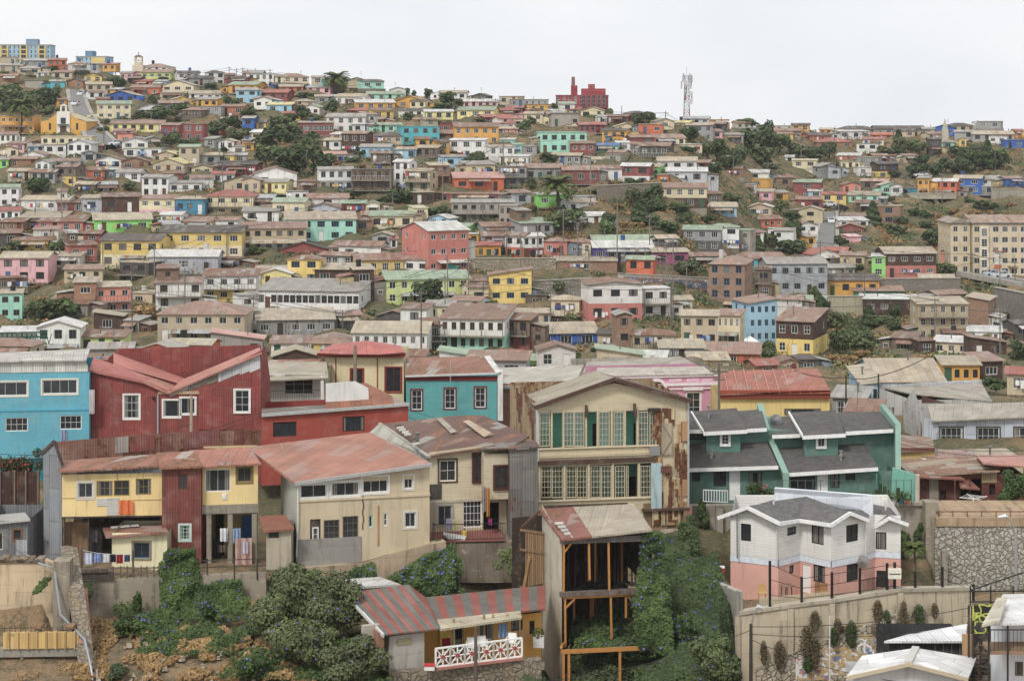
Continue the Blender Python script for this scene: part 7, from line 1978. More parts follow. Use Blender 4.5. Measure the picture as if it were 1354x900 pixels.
def shing(f,*a,name='roof'): 
    o=f.quadroof(*a,kind='shingle',col=DK,a=.1,name=name,th=.1); A,B=f.p(*a[0]),f.p(*a[1]); m=MB(); m.beam(A-Vector((0,.03,.1)),B-Vector((0,.03,.1)),.08,.26); m.build('fascia','paint',f.t,rgba((232,230,226))); return o
shing(f,(908,619.5,-.7),(1029,616,-.7),(1014,584,2.5),(908,587,2.5)); shing(f,(930,571.5,.7),(988,568.5,.7),(974,539,6),(914,544,6)); shing(f,(987,567.5,1.6),(1014,566,1.6),(1007,541,6.2),(974,543,6.2)); shing(f,(908,568.5,1.8),(930,568.5,1.8),(922,543,6.2),(906,544,6.2))
m=MB(); m.beam(f.p(914,545,6.),f.p(930,571,.7),.1,.22); m.build('verge','paint',f.t,rgba((232,230,226)))
def flue(f,x,y,yl):
    m=MB(); a=f.p(x,y,yl); m.tube([a-Vector((0,0,.3)),a+Vector((0,0,.75))],.09,8); m.tube([a+Vector((0,0,.4)),a+Vector((0,0,.48))],.16,8); m.tube([a+Vector((0,0,.75)),a+Vector((0,0,.82))],.16,8); m.build('flue','metal',f.t,rgba((150,150,148)))
flue(f,937,550,4.); flue(f,941,609,.6); flue(f,940,613,.5)
def firewall(pts,x_t,D,label,f):
    m=MB(); P_=[f.p(*q) for q in pts]; m.prism(P_,(x_t,0,0)); m.build('firewall','plaster',f.t,rgba((128,164,148),.12),label)
firewall([(1035,664,-1.2),(1035,625,-1.2),(1014,577,2.8),(1011,570,2.8),(1001,533,7.),(1001,560,7.2),(1030,664,5)],.45,140,'teal fire wall stepping down beside the roofs',f)
g = Fac(1038, 140, 1182, 140, 662, label='right teal row house with white garage door, cacti and satellite dish')
g.win(1044,629,1078,647,6,2,(46,46,46)); q=g.hole(1080.5,627,1095,656); g.win(1098,625,1110,645,3,2,(46,46,46)); g.win(1118,624,1131,636,2,1,(40,40,40))
g.wall(-.5,g.p(1100,622).z,kind='plaster',col=(92,132,118),a=.05); g.shell(-.5,g.p(1100,622).z,2.5,'plaster',TE,.1); g.bx(1080.8,627,1094.8,656,.08,.13,'trim',(232,232,228),'door')
g.bx(1022,569,1182,626,2.6,9,'plaster',(86,126,114),'upper_wall',.1,yy=2.6); g.bx(1064,573,1108,604,1.3,3.,'plaster',(86,126,114),'dormer',.1,yy=1.3); g.win(1081,578,1091,591,2,1,(232,232,228),y=1.28,hole=False,cas=(232,232,228))
shing(g,(1036,626,-.7),(1161,618,-.7),(1143,586,2.6),(1028,592,2.6)); shing(g,(1061,576.5,.7),(1118,573.5,.7),(1105,542,6),(1044,545,6)); shing(g,(1021,575.5,1.7),(1058,574,1.7),(1046,549,6.2),(1021,552,6.2)); shing(g,(1118,571,1.7),(1181,567.5,1.7),(1163,543.5,6.2),(1105,545.5,6.2))
m=MB(); m.beam(g.p(1043,545.5,6.),g.p(1061,576,.7),.1,.22); m.build('verge','paint',g.t,rgba((232,230,226)))
flue(g,1112,610,.6)
m=MB(); P_=[g.p(*q) for q in ((1184,640,-1.),(1184,560,1.5),(1163,534,6.6),(1163,560,7),(1175,640,6))]; m.prism(P_,(.4,0,0)); m.build('firewall','plaster',g.t,rgba((128,164,148),.12))
m=MB(); c=g.p(1026,556,4.2); m.tube([c,c+Vector((-.12,-.2,.06))],[.5,.06],16,cap=False); m.build('satellite_dish','metal',g.t,rgba((110,110,112))); g.bx(1158,618,1160,662,-.6,-.5,'paint',(74,140,118),'post')
for y in (1.,): pass
h = Fac(1180,138.2,1214,137.6,668,name='garden_wall',label='teal garden wall at the right end of the teal row houses',cat='wall'); m=MB(); m.prism([h.p(1178,668),h.p(1213,668),h.p(1213,628),h.p(1180,618)],(0,.25,0)); m.build('wall','plaster',h.t,rgba((104,170,150),.2)); h.bx(1210,628,1215,668,-.1,.35,'concrete',(200,190,170),'end_pier')
# garden fence of the row houses
h = Fac(1104,137,1206,137,664,name='fence',label='thin wire fence in front of the right teal row house garden',cat='fence')
for i in range(18): x=1035+i*10; h.beam((x,668,0),(x,634,0),.05,.05,'metal',(96,110,100),'post')
for y in (635,650): h.beam((1035,y,0),(1206,y,0),.03,.03,'metal',(90,100,94),'rail')
h = Fac(930,136.6,970,136.6,668,name='garden_bench',label='white slatted garden railing below the left teal house window',cat='railing'); railing(h,930,664,962,665,.9,0,.18,(226,226,224),rr=.05)
# pale blue-white corrugated building
f = Fac(1222, 172, 1400, 172, 604, label='long pale blue corrugated building with tall green-curtained windows and grey roof')
for a in (1243.5,1292.5,1341.5): f.win(a,565,a+29,587,4,2,(228,228,224),cas=(70,66,64))
f.wall(-1.5,f.p(1300,553).z,kind='corr',col=(196,204,214),a=.0); f.shell(-1.5,f.p(1300,553).z,9,'corr',(206,204,200),.4,ltop=[(4.5,f.p(1300,553).z+2)])
f.quadroof((1232,556,-.5),(1402,549,-.5),(1402,530,5),(1226,535,5),col=(176,166,148),a=.15)
f.bx(1222,600,1400,604,-.15,-.003,'trim',(176,140,110),'plinth')
# large weathered grey warehouse
f = Fac(1163, 192, 1312, 193, 585, label='weathered grey and white corrugated warehouse behind the pale blue building')
zt=f.p(1200,530).z; f.wall(-3,zt,top=[(0,f.p(1163,513).z),(f.L*.28,f.p(1205,528).z)],kind='rust',col=(196,194,190),a=.3); f.shell(-3,zt,12,'corr',(184,184,184),.4)
f.quadroof((1205,520,.0),(1312,531,.0),(1298,506,12),(1170,513,12),col=(172,162,142),a=.4); m=MB(); m.beam(f.p(1170,512,12.2),f.p(1298,505,12.2),.3,.5); m.build('parapet','corr',f.t,rgba((190,194,200)))
m=MB(); m.prism([f.p(1219,523,-.05),f.p(1252,533,-.05),f.p(1219,542,-.05)],(0,.06,0)); m.build('rusty_patch','rust',f.t,rgba((104,70,56),.6))
# narrow yellow shed with layered roofs
f = Fac(1184,158,1236,158,612,name='shed',label='low ochre-walled shed with slanting sheet roofs beside the right teal house',cat='shed'); f.wall(-1,f.p(1200,595).z,kind='plaster',col=(206,176,104),a=.3); f.shell(-1,f.p(1200,595).z,6,'plaster',(180,150,96),.3); f.quadroof((1183,597,-.3),(1236,594,-.3),(1232,578,5),(1183,574,5),col=(150,120,100),a=.5); f.bx(1184,592,1236,595,-.35,-.2,'trim',(120,60,50),'fascia')
# rusty shacks
f = Fac(1208, 147, 1352, 147, 676, name='shack', label='cluster-like rusty red shack under a patched peeling tin roof behind the dirt yard', cat='shack')
RC=(116,52,44)
for a,b,c,d in ((1243,648,1251,666),): f.hole(a,b,c,d)
f.hole(1270,633,1298,672); f.hole(1308,640,1316,654); zt=f.p(1260,626).z
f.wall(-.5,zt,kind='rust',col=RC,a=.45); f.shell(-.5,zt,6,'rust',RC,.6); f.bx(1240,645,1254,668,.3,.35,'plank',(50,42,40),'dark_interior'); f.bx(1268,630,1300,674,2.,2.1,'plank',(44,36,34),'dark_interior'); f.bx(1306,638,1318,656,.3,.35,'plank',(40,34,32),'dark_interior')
f.quadroof((1206,629,-.6),(1322,622,-.6),(1292,603,6),(1182,607,6),col=(166,146,120),a=1.); f.quadroof((1212,630,-1.),(1276,633,-1.),(1262,625,.2),(1208,622,.2),col=(150,90,70),a=.6,name='porch_roof')
f.quadroof((1270,644,-1.6),(1296,646,-1.6),(1280,632,.1),(1266,632,.1),col=(140,84,70),a=.6,name='porch_roof')
f.bx(1229,632,1241,672,-.1,-.003,'rust',(176,164,146),'patch_sheet',.5); f.bx(1298,622,1318,638,-.08,-.003,'rust',(170,146,100),'patch_sheet',.5)
for x in (1262,1282): f.bx(x,634,x+1.6,676,-1.3,-1.15,'plank',(110,70,56),'post')
for i in range(26):
    r=random.Random(i); x,y=r.uniform(1192,1300),r.uniform(606,624); f.slab([(x,y,(629-y)/22*6-.4),(x+r.uniform(5,13),y-.6,(629-y)/22*6-.4),(x+r.uniform(5,11),y-3,(629-y)/22*6+.4),(x-2,y-2.5,(629-y)/22*6+.4)],.03,'roofsheet',r.choice([(206,196,170),(150,92,70),(190,170,140),(120,84,66)]),.5,'loose_sheet')
f.quadroof((1300,612,-.5),(1380,618,-.5),(1380,601,5),(1290,601,5),col=(196,136,116),a=.2)
# drying rack in yard
o=Fac(1287,141.5,1288,141.5,692,name='drying_rack',label='white umbrella-style clothes airer in the dirt yard',cat='clothes airer'); m=MB(); m.tube([(0,0,0),(0,0,1.95)],.05,7); m.build('pole','paint',o.t,rgba((228,226,222)))
for a in range(4): m=MB(); m.beam((0,0,1.85),(math.cos(a*1.57+.2)*1.1,math.sin(a*1.57+.2)*1.1,2.0),.04); m.build('arm','paint',o.t,rgba((228,226,222)))
m=MB()
for k in (.4,.7,1.05):
    for a in range(4): m.beam((math.cos(a*1.57+.2)*k,math.sin(a*1.57+.2)*k,1.96),(math.cos((a+1)*1.57+.2)*k,math.sin((a+1)*1.57+.2)*k,1.96),.02)
m.build('line','paint',o.t,rgba((214,212,206)))
# stone retaining wall + yard rail
g = Fac(1240,136,1400,136,800,name='retaining_wall',label='tall retaining wall of pale round stones below the dirt yard',cat='wall')
m=MB(); m.box((-.2,0,-1.5),(g.L,.8,g.p(1300,695).z)); m.build('stonework','stone',g.t,rgba((190,186,174),.25)); g.bx(1238,684,1402,695.5,-.1,6,'concrete',(176,146,110),'earth_top',.8)
for i in range(9): x=1241+i*19; g.beam((x,696,.2),(x,675,.2),.06,.06,'metal',(120,80,64),'post')
g.beam((1238,676,.2),(1400,676,.2),.07,.07,'metal',(140,90,70),'rail')
g.bx(1246,728,1253,786,-.7,-.1,'concrete',(160,150,132),'buttress',.5)
# concrete wall behind white house
g = Fac(908,137.5,1242,137.5,740,name='retaining_wall',label='tall streaked concrete retaining wall below the teal row houses',cat='wall')
m=MB(); m.box((0,0,-4),(g.L,.6,g.p(1000,668).z)); m.build('concrete_face','concrete',g.t,rgba((168,158,140),.5)); g.bx(1190,664,1240,668.5,-.2,.8,'concrete',(170,162,146),'coping'); g.bx(947,668,956,745,-.5,-.01,'concrete',(160,152,136),'buttress',.5); g.bx(1224,664,1241,790,-1.2,-.01,'concrete',(158,146,124),'buttress',.7)
# ======================= white and coral house
t = thing('house','white clapboard house on a coral ground floor behind an iron fence','house',(0,0,0))
WH=(240,238,232); CO=(220,164,148)
zc=lambda px,py,D:(HY-py)/F*D
fp=[(966,125.8),(1029,124.2),(1058,125.8),(1099,123.9),(1144,125.8),(1157,126.8),(1191,126.4)]
fp=[Vector(((x-CX)/F*D,D)) for x,D in fp]
zB=zc(1099,797,123.9); zM0=zc(1099,750,123.9); zM1=zM0+.42; zE=zc(1099,692,123.9)
wins=[(0,(979.5,692,993,715,2,1),'u'),(1,(1041,696,1053,707,1,1),'u'),(2,(1073,695,1089,719,2,1),'u'),(3,(1119,693,1135,716,2,1),'u'),(5,(1158,703,1172,726,2,1),'u'),(1,(1043.5,747,1050,758,1,1),'l'),(2,(1075.5,747,1091,770,2,1),'l'),(3,(1119.5,745,1135,768,2,1),'l'),(5,(1159,754,1172,776,2,1),'l')]
segs=[]
for i in range(6):
    a,b=fp[i],fp[i+1]; u=(b-a).normalized(); n=Vector((-u.y,u.x)); 
    s=Fac.__new__(Fac); s.P0=a; s.L=(b-a).length; s.u=u; s.n=n; s.z0=0; s.rot=math.atan2(u.y,u.x); s.holes=[]; s.D0=a.y; s.t=t; segs.append(s)
up,lo,md=MB(),MB(),MB()
pend=[]
for i,w_,k in wins: s=segs[i]; q=s.r(*w_[:4]); s.holes.append(q); pend.append((i,w_,q,k))
dq=segs[2].r(1061,746,1072,783); segs[2].holes.append(dq)
gab={0:.0,3:.0,5:.0}
for i,s in enumerate(segs):
    top=()
    if i==0: top=[(s.L*.4,zc(988,670,125.2))]
    if i==3: top=[(s.L*.55,zc(1124,677,125.))]
    if i==5: top=[(s.L*.5,zc(1176,685,126.4))]
    ze=zE if i not in (4,) else zE
    if i==0: ze=zc(1029,690,124.2)
    ze=zE
    hu=[q for q in s.holes if q[1]>zM1-.1]; hl_=[q for q in s.holes if q[1]<=zM1-.1]
    panel(up,s.P0,s.u,s.L,zM1,ze,hu,top=top); panel(lo,s.P0,s.u,s.L,zB-.6,zM0,hl_); panel(md,s.P0-s.n*.04,s.u,s.L,zM0+.003,zM1-.003)
bk=[fp[-1]+Vector((.5,7)),fp[0]+Vector((1.2,7.5))]
for a,b in ((fp[-1],bk[0]),(bk[0],bk[1]),(bk[1],fp[0])):
    u=(b-a).normalized(); panel(up,a,u,(b-a).length,zM1,zE); panel(lo,a,u,(b-a).length,zB-.6,zM0); panel(md,a,u,(b-a).length,zM0+.003,zM1-.003)
up.build('upper_wall','board',t,rgba(WH,.02)); lo.build('lower_wall','plaster',t,rgba(CO,.05)); md.build('band','paint',t,rgba((214,222,232)))
for i,w_,q,k in pend:
    s=segs[i]; x,z=(q[0]+q[2])/2,(q[1]+q[3])/2; p=s.P0+s.u*x+s.n*.1; add_win(t,p.x,p.y,z,q[2]-q[0],q[3]-q[1],w_[4],w_[5],rgba((44,44,46)),True,s.rot)
s=segs[2]; m=MB(); a=s.P0+s.u*dq[0]+s.n*.06; b=s.P0+s.u*dq[2]+s.n*.06; m.prism([(a.x,a.y,dq[1]),(b.x,b.y,dq[1]),(b.x,b.y,dq[3]),(a.x,a.y,dq[3])],(0,.05,0)); m.build('door','trim',t,rgba((232,230,226)))
def tri(pts,name='roof',kind='shingle',col=(112,110,108),th=.12):
    m=MB(); P_=[Vector(((x-CX)/F*D,D,(HY-y)/F*D)) for x,y,D in pts]; m.poly(P_); m.poly([p-Vector((0,0,th)) for p in reversed(P_)])
    for i in range(len(P_)): a,b=P_[i],P_[(i+1)%len(P_)]; m.poly([a-Vector((0,0,th)),b-Vector((0,0,th)),b,a])
    return m.build(name,kind,t,rgba(col,.1))
RG=(1066,656,130); RG2=(1152,668,130.5)
tri([(949,682.5,126.2),(988,668.5,124.7),(1066,656,130),(1010,664,132)]); tri([(988,668.5,124.7),(1031,690,123.5),(1066,656,130)]); tri([(1031,690,123.5),(1057,686,125.3),(1066,656,130)])
tri([(1057,686,125.3),(1099,692,123.3),(1066,656,130)]); tri([(1099,692,123.3),(1124,676,124.4),(1133,674,129.5),(1066,656,130)]); tri([(1124,676,124.4),(1149,686,125.3),(1150,672,130),(1133,674,129.5)])
tri([(1010,664,132),(1066,656,130),(1133,674,129.5),(1150,672,130),(1150,662,133),(1060,650,134)])
tri([(1154,695,127),(1176,682.5,125.8),(1201,691,126.2),(1178,671,132),(1154,666,132)])
def fas(pts):
    m=MB(); P_=[Vector(((x-CX)/F*D,D,(HY-y)/F*D)) for x,y,D in pts]
    for a,b in zip(P_,P_[1:]): m.beam(a-Vector((0,.04,.1)),b-Vector((0,.04,.1)),.1,.24)
    m.build('fascia','paint',t,rgba((236,236,234)))
fas([(949,682.5,126.2),(988,668.5,124.6),(1031,690,123.4),(1057,686,125.2),(1099,692,123.2),(1124,676,124.3),(1149,686,125.2)]); fas([(1154,696,127),(1176,682.5,125.7),(1201,691.5,126.1)])
tri([(1024,645,131.5),(1154,655,127),(1154,704,127),(1148,704,127),(1146,668,127.4),(1024,662,131.5)],'firewall','plaster',(222,228,236),.3)
m=MB(); P_=[Vector(((x-CX)/F*D,D,(HY-y)/F*D)) for x,y,D in ((1024,645,131.5),(1154,655,127),(1154,706,127),(1148,706,127),(1130,672,128),(1024,664,131.5))]; m.prism(P_,(0.1,.35,0)); m.build('firewall','plaster',t,rgba((222,228,236),.05))
for x,y0,y1,D in ((974.5,680,738,125.2),(1027,694,745,124.0),(1144.5,688,745,125.6)):
    m=MB(); m.tube([W(x,y0,D),W(x+.5,y1,D)],.05,7); m.build('drainpipe','metal',t,rgba((130,134,138) if x<1000 else (222,222,220)))
for x,y,D in ((1023,668,126.5),(1171,668,129.5)): m=MB(); m.tube([W(x,y+8,D),W(x,y-6,D)],.06,8); m.build('flue','metal',t,rgba((224,224,222)))
m=MB(); c=W(1141,742,125.2); m.tube([c,c+Vector((-.1,-.25,.1))],[.42,.05],14,cap=False); m.build('satellite_dish','metal',t,rgba((140,136,130)))
# iron fence on concrete retaining wall
wl=[(958,812,119.2,757),(975,815,118.6,790),(1100,790,118.6,790),(1190,775,120.4,780),(1285,770,124,775)]
TOP=[(975,813),(1045,803),(1100,796),(1190,782),(1285,780)]; DT=[118.4,118.5,118.8,119.8,123.]
g=thing('retaining_wall','long streaked concrete retaining wall below the white and coral house','wall',(0,0,0))
for i in range(4):
    (x0,y0),(x1,y1)=TOP[i],TOP[i+1]; A,B=W(x0,y0,DT[i]),W(x1,y1,DT[i+1]); n=Vector((-(B-A).y,(B-A).x,0)).normalized()*.5; m=MB(); zz=W(x0,920,DT[i]).z-1
    m.prism([Vector((A.x,A.y,zz)),Vector((B.x,B.y,zz)),B,A],n); m.build('concrete_face','concrete',g,rgba((210,194,162),.9)); m=MB(); c=n*.2; m.prism([A-c+Vector((0,0,.003)),B-c+Vector((0,0,.003)),B-c+Vector((0,0,.22)),A-c+Vector((0,0,.22))],n*1.3); m.build('coping','concrete',g,rgba((186,174,150),.3))
    for k in range(1):
        P=A.lerp(B,k/3); m=MB(); m.box((P.x-.18,P.y-.16,zz),(P.x+.18,P.y-.01,P.z-.05)); m.build('pilaster','concrete',g,rgba((196,180,150),.6))
for (x0,y0,D0),(x1,y1,D1),yb_ in (((917,757,126.),(975,782,118.4),822),):
    g2=thing('retaining_wall','grey panelled concrete wall left of the coral house garden','wall',(0,0,0)); A,B=W(x0,y0,D0),W(x1,y1,D1); z1_=W(x1,840,D1).z
    m=MB(); m.prism([Vector((A.x,A.y,A.z-3.4)),Vector((B.x,B.y,B.z-8)),B,A],(.35,.2,0)); m.build('concrete_face','concrete',g2,rgba((176,172,160),.2))
    for k in range(5): P=A.lerp(B,k/4); m=MB(); m.box((P.x-.09,P.y-.12,P.z-2.6),(P.x+.09,P.y-.0,P.z+.1)); m.build('pilaster','concrete',g2,rgba((150,146,136),.3))
# stone lower part and graffiti
sg=[]
A,B=W(1000,905,118.2),W(1160,850,118.7)
u=(B-A).xy.normalized(); L_=(B-A).xy.length; zl=W(1000,900,118.2).z; zt_=W(1000,868,118.2).z
st=thing('stone_facing','rough stone facing covered in pink and blue graffiti at the foot of the concrete wall','wall',(0,0,0)); m=MB()
P=[W(1000,960,118.1),W(1185,960,119.),W(1185,812,119.),W(1120,836,118.6),W(1060,858,118.3),W(1000,884,118.1)]; m.prism(P,(0,.3,0)); m.build('stonework','stone',st,rgba((206,194,172),.3))
Pu=(P[1]-P[0]).xy; LL=Pu.length; Pu.normalize()
def gf(x,z,o): return (P[0].x+Pu.x*x, P[0].y+Pu.y*x-.03+o*.3, z)
bxs=[(2.6,W(0,898,118.2).z,4.6,W(0,872,118.2).z),(4.2,W(0,892,118.3).z,5.8,W(0,858,118.3).z),(5.4,W(0,880,118.4).z,7.4,W(0,842,118.4).z)]
graffiti(st,gf,bxs,7,[(226,214,204),(214,120,112),(120,150,196),(236,232,226),(200,170,120)],0,190,rr=.07,sz=.2)
graffiti(st,gf,bxs[:2],9,[(226,150,120),(240,236,230)],-.02,60,rr=.12,sz=.22)
# iron posts and wires of the fence
fe=thing('fence','dark iron post and wire fence around the coral house garden','fence',(0,0,0))
pos=[(1018,741,807),(1060,762,802),(1100,756,798),(1137,750,794),(1173,744,788),(1183,743,786),(1210,755,791),(1246,749,788),(1287,772,790)]
pp=[]
for i,(x,y0,y1) in enumerate(pos):
    D=float(np.interp(x,[975,1045,1100,1190,1285],DT))+.15; a,b=W(x,y0,D),W(x,y1+4,D); m=MB(); m.beam(b,a,.15); m.build('post','paint',fe,rgba((40,34,32))); pp.append((a,b))
m=MB()
for (a,b),(c,d) in zip(pp,pp[1:]):
    for k in (.06,.35,.65,.9): m.beam(a.lerp(b,k),c.lerp(d,k),.03)
m.build('wire','paint',fe,rgba((60,50,46)))
m=MB(); a,b=W(1140,794,119.6),W(1184,786,120.2)
for i in range(26): p=a.lerp(b,i/26); m.beam(p,p+Vector((0,0,1.35)),.03)
m.beam(a+Vector((0,0,1.3)),b+Vector((0,0,1.3)),.04); m.build('bars','paint',fe,rgba((44,38,36)))
pk=thing('picket_fence','low pale picket edging inside the coral house garden','fence',(0,0,0)); m=MB(); a,b=W(1005,800,121.),W(1098,792,121.5)
for i in range(44): p=a.lerp(b,i/44); m.box((p.x-.035,p.y-.02,p.z),(p.x+.035,p.y+.02,p.z+.5))
m.build('pickets','trim',pk,rgba((206,192,160)))
m=MB(); m.box((a.x-1,118.8,a.z-1.4),(b.x+5,130,zB-.15)); 
o=m.build('garden_soil','drysoil'); o['kind']='structure'
o=Fac(1177,119.2,1190,119.2,765,name='sign',label='white boxed sign mounted on the iron fence corner',cat='sign'); m=MB(); m.box((-.1,0,0),(.7,.2,.62)); m.build('box','paint',o.t,rgba((226,222,200))); m=MB(); m.box((-.05,-.02,.28),(.65,-.003,.34)); m.build('stripe','paint',o.t,rgba((90,90,84)))
# garden things
def table(px,py,D,label):
    o=W(px,py,D); t_=thing('garden_table',label,'table',(o.x,D,o.z)); m=MB(); m.tube([(0,0,.7),(0,0,.75)],.5,16); m.build('tabletop','plank',t_,rgba((150,110,86),.3))
    for a in range(4): m=MB(); m.beam((math.cos(a*1.57)*.35,math.sin(a*1.57)*.35,0),(math.cos(a*1.57)*.3,math.sin(a*1.57)*.3,.7),.06); m.build('leg','plank',t_,rgba((110,84,66)))
table(1040,788,122.5,'round brown table in the coral house garden')
def wchair(px,py,D,label,col):
    o=W(px,py,D); t_=thing('garden_chair',label,'chair',(o.x,D,o.z)); m=MB(); m.box((-.25,-.22,.4),(.25,.22,.45)); m.build('seat','trim',t_,rgba(col)); m=MB(); m.box((-.25,.18,.45),(.25,.22,.95)); m.build('backrest','trim',t_,rgba(col))
    for x in (-.22,.22):
        for y in (-.19,.19): m=MB(); m.beam((x,y,0),(x,y,.4),.05); m.build('leg','trim',t_,rgba(col))
wchair(1008,792,122,'yellowish wooden chair left of the round garden table',(196,160,90)); wchair(1083,790,122.5,'brown wooden armchair by the coral house door',(150,104,60)); wchair(1090,791,122.3,'second brown wooden chair right of the coral house door',(164,118,70))
# ======================= bottom right: white roofed houses
f = Fac(1130,104,1272,104,935,label='low white house with broad white pitched roof at the bottom right')
f.wall(-1,f.p(1200,892).z,top=[(f.p(1206,883).x,f.p(1206,880).z)],kind='plaster',col=(214,214,214)); f.shell(-1,f.p(1200,892).z,2.6,'plaster',(206,206,206))
f.quadroof((1119,894,-.5),(1201,876,-.6),(1211,856,3),(1140,866,3),col=(232,231,228),a=.0); f.quadroof((1201,876,-.6),(1280,896,-.5),(1291,869,3),(1211,856,3),col=(232,231,228),a=.0)
m=MB(); m.beam(f.p(1201,875,-.62),f.p(1211,855,3),.4,.12); m.build('ridge','metal',f.t,rgba((206,200,190)))
m=MB(); m.beam(f.p(1119,896,-.55),f.p(1201,878,-.65),.1,.2); m.beam(f.p(1201,878,-.65),f.p(1280,898,-.55),.1,.2); m.build('fascia','trim',f.t,rgba((196,180,150)))
g = Fac(1176,111,1278,111,880,name='shed',label='dark meshed shed under a white slanted roof above the low white house',cat='shed'); g.wall(-1,g.p(1200,848).z,kind='corr',col=(58,60,62),a=.1); g.shell(-1,g.p(1200,848).z,4,'corr',(54,56,58),.1); g.quadroof((1169,847,-.4),(1276,847,-.4),(1279,824,4),(1200,838,4),col=(236,236,236),a=.0)
for i in range(4): g.bx(1236+i*11,850,1237+i*11,876,-.06,-.003,'metal',(130,130,130),'bar')
h = Fac(1326,103,1400,103,925,label='white two-storey house with white ribbed roof at the bottom right corner')
h.win(1342,874,1353,893,2,2,(120,100,84)); h.wall(-1,h.p(1350,822).z,kind='plaster',col=(224,226,230),a=.05); h.shell(-1,h.p(1350,822).z,2.6,'plaster',(220,222,226),.05)
h.quadroof((1306,824,-2.),(1400,822,-2.),(1400,784,7),(1326,785,7),col=(232,231,228),a=.0); h.bx(1310,860,1400,865,-1.8,-.003,'trim',(150,120,90),'balcony'); railing(h,1310,862,1400,862,1.2,-1.75,.2,(50,46,44))
h.quadroof((1298,826,-3.),(1322,820,-3.),(1332,788,3),(1318,790,3),col=(206,196,170),a=.1,name='side_awning')
for x in (1307,1332): h.bx(x,826,x+1.8,900,-1.9,-1.75,'plank',(50,46,44),'post')
k = Fac(1278,106.5,1326,106,940,name='staircase',label='dark cluttered timber and iron stair landing left of the corner white house',cat='staircase')
for i in range(9): k.slab([(1280-i*.8,905-i*6,i*.3),(1310-i*.5,905-i*6,i*.3),(1310-i*.5,903-i*6,i*.3+.32),(1280-i*.8,903-i*6,i*.3+.32)],.14,'plank',(104,90,76),.3,'step')
for x,a,b in ((1281,800,900),(1296,838,900),(1308,838,905),(1318,836,905),(1287,820,900)): k.beam((x,a,.4),(x,b,.4),.12,.12,'plank',(56,50,46),'post')
for y in (842,852,866,880): k.beam((1294,y,.3),(1324,y+2,.3),.07,.1,'plank',(70,62,54),'rail')
r=random.Random(5)
for i in range(22): x,y=r.uniform(1294,1322),r.uniform(840,882); k.beam((x,y,.5),(x+r.uniform(-8,8),y+r.uniform(-10,10),.6),.09,.09,'plank',r.choice([(50,46,44),(120,96,70),(70,80,90),(150,130,100)]),'clutter')
k.bx(1308,866,1322,878,.1,.6,'paint',(196,184,160),'box'); k.bx(1272,838,1286,886,1.,1.1,'plank',(206,160,110),'gate',.2)
gq = Fac(1284,109,1330,109,850,name='wall',label='black wall with yellow graffiti behind the stair landing',cat='wall'); gq.wall(-2,gq.p(1300,800).z,kind='plaster',col=(52,50,50),a=.2); graffiti(gq.t,lambda x,z,o:(x,o,z),[(.1,.6,gq.L-.1,2.2)],12,[(206,216,60)],-.03,16,rr=.035,sz=.22)
gr = Fac(1283,112,1400,112,800,name='handrail',label='dark pipe handrail rising across the stone wall at the right',cat='handrail')
for a,b in (((1283,780,0),(1354,756,0)),((1283,781,0),(1400,781,0)),((1283,795,0),(1400,795,0))): gr.beam(a,b,.07,.07,'metal',(60,58,56),'rail')
for x in (1283,1310,1340): gr.beam((x,774,0),(x,800,0),.07,.07,'metal',(60,58,56),'post')
# street lamps near
def lamp(px,yt,yb,D,dx,label,col=(70,64,58)):
    o=W(px,yb,D); t_=thing('street_lamp',label,'street lamp',(o.x,D,o.z)); H=(yb-yt)/F*D; m=MB(); m.tube([(0,0,-2),(0,0,H)],[.13,.09],9); m.build('pole','paint',t_,rgba(col)); m=MB(); m.tube([(0,0,H-.1),(dx*.5,0,H+.6),(dx,0,H+.9)],.04,6); m.build('arm','metal',t_,rgba((150,150,148))); m=MB(); m.tube([(dx*.85,0,H+.9),(dx*1.1,0,H+.97),(dx*1.9,0,H+.9)],[.06,.16,.07],8); m.build('lamp_head','metal',t_,rgba((206,206,206)))
lamp(993,824,925,110,.35,'dark street lamp in front of the left corner of the concrete wall'); lamp(1343,702,800,122,-.6,'pale street lamp in front of the round-stone wall',(150,148,142))
o=pole(1097,814,866,'n',label='short white pipe standing against the graffiti wall',D=117.5,col=(214,214,212),r0=.06)
o=pole(629,829,905,'n',label='wooden pole rising in front of the porch lattice railing',D=104.5,col=(96,84,74),r0=.12)
# ---------------------------------------------------------------- foreground slope: walls, building site, vines, shrubs, wires
g = Fac(-60,112.5,90,112.8,832,name='retaining_wall',label='smooth earth-coloured rendered wall above the building site at the left',cat='wall')
m=MB(); m.prism([g.p(-60,850),g.p(80,850),g.p(86,752),g.p(60,740),g.p(-60,742)],(0,.6,0)); m.build('render','concrete',g.t,rgba((206,180,142),1.))
r=random.Random(21)
for i in range(26): x=r.uniform(-5,50); g.bx(x,r.uniform(736,742),x+r.uniform(4,10),744,-.1,.8,'stone',r.choice([(170,150,120),(150,110,80),(140,130,116)]),'rubble',.4)
g.bx(70,742,92,832,-.9,.3,'concrete',(150,138,120),'broken_pier',.9)
h = Fac(-30,109,104,109.3,868,name='formwork',label='yellow timber formwork for a concrete beam on the building site',cat='formwork')
h.bx(4,836,104,857,-.3,0,'plank',(222,184,104),'side_board',.05); h.bx(-30,857,104,868,-.2,.3,'concrete',(150,146,134),'beam',.4)
for i in range(8): h.bx(10+i*12.5,834,12+i*12.5,858,-.4,-.305,'plank',(206,164,90),'brace',.1)
for i in range(14):
    x=6+i*7; h.beam((x,836,-.15),(x,828,-.15),.03,.03,'metal',(90,66,56),'rebar')
h.beam((2,830,-.15),(70,829,-.15),.03,.03,'metal',(90,66,56),'rebar')
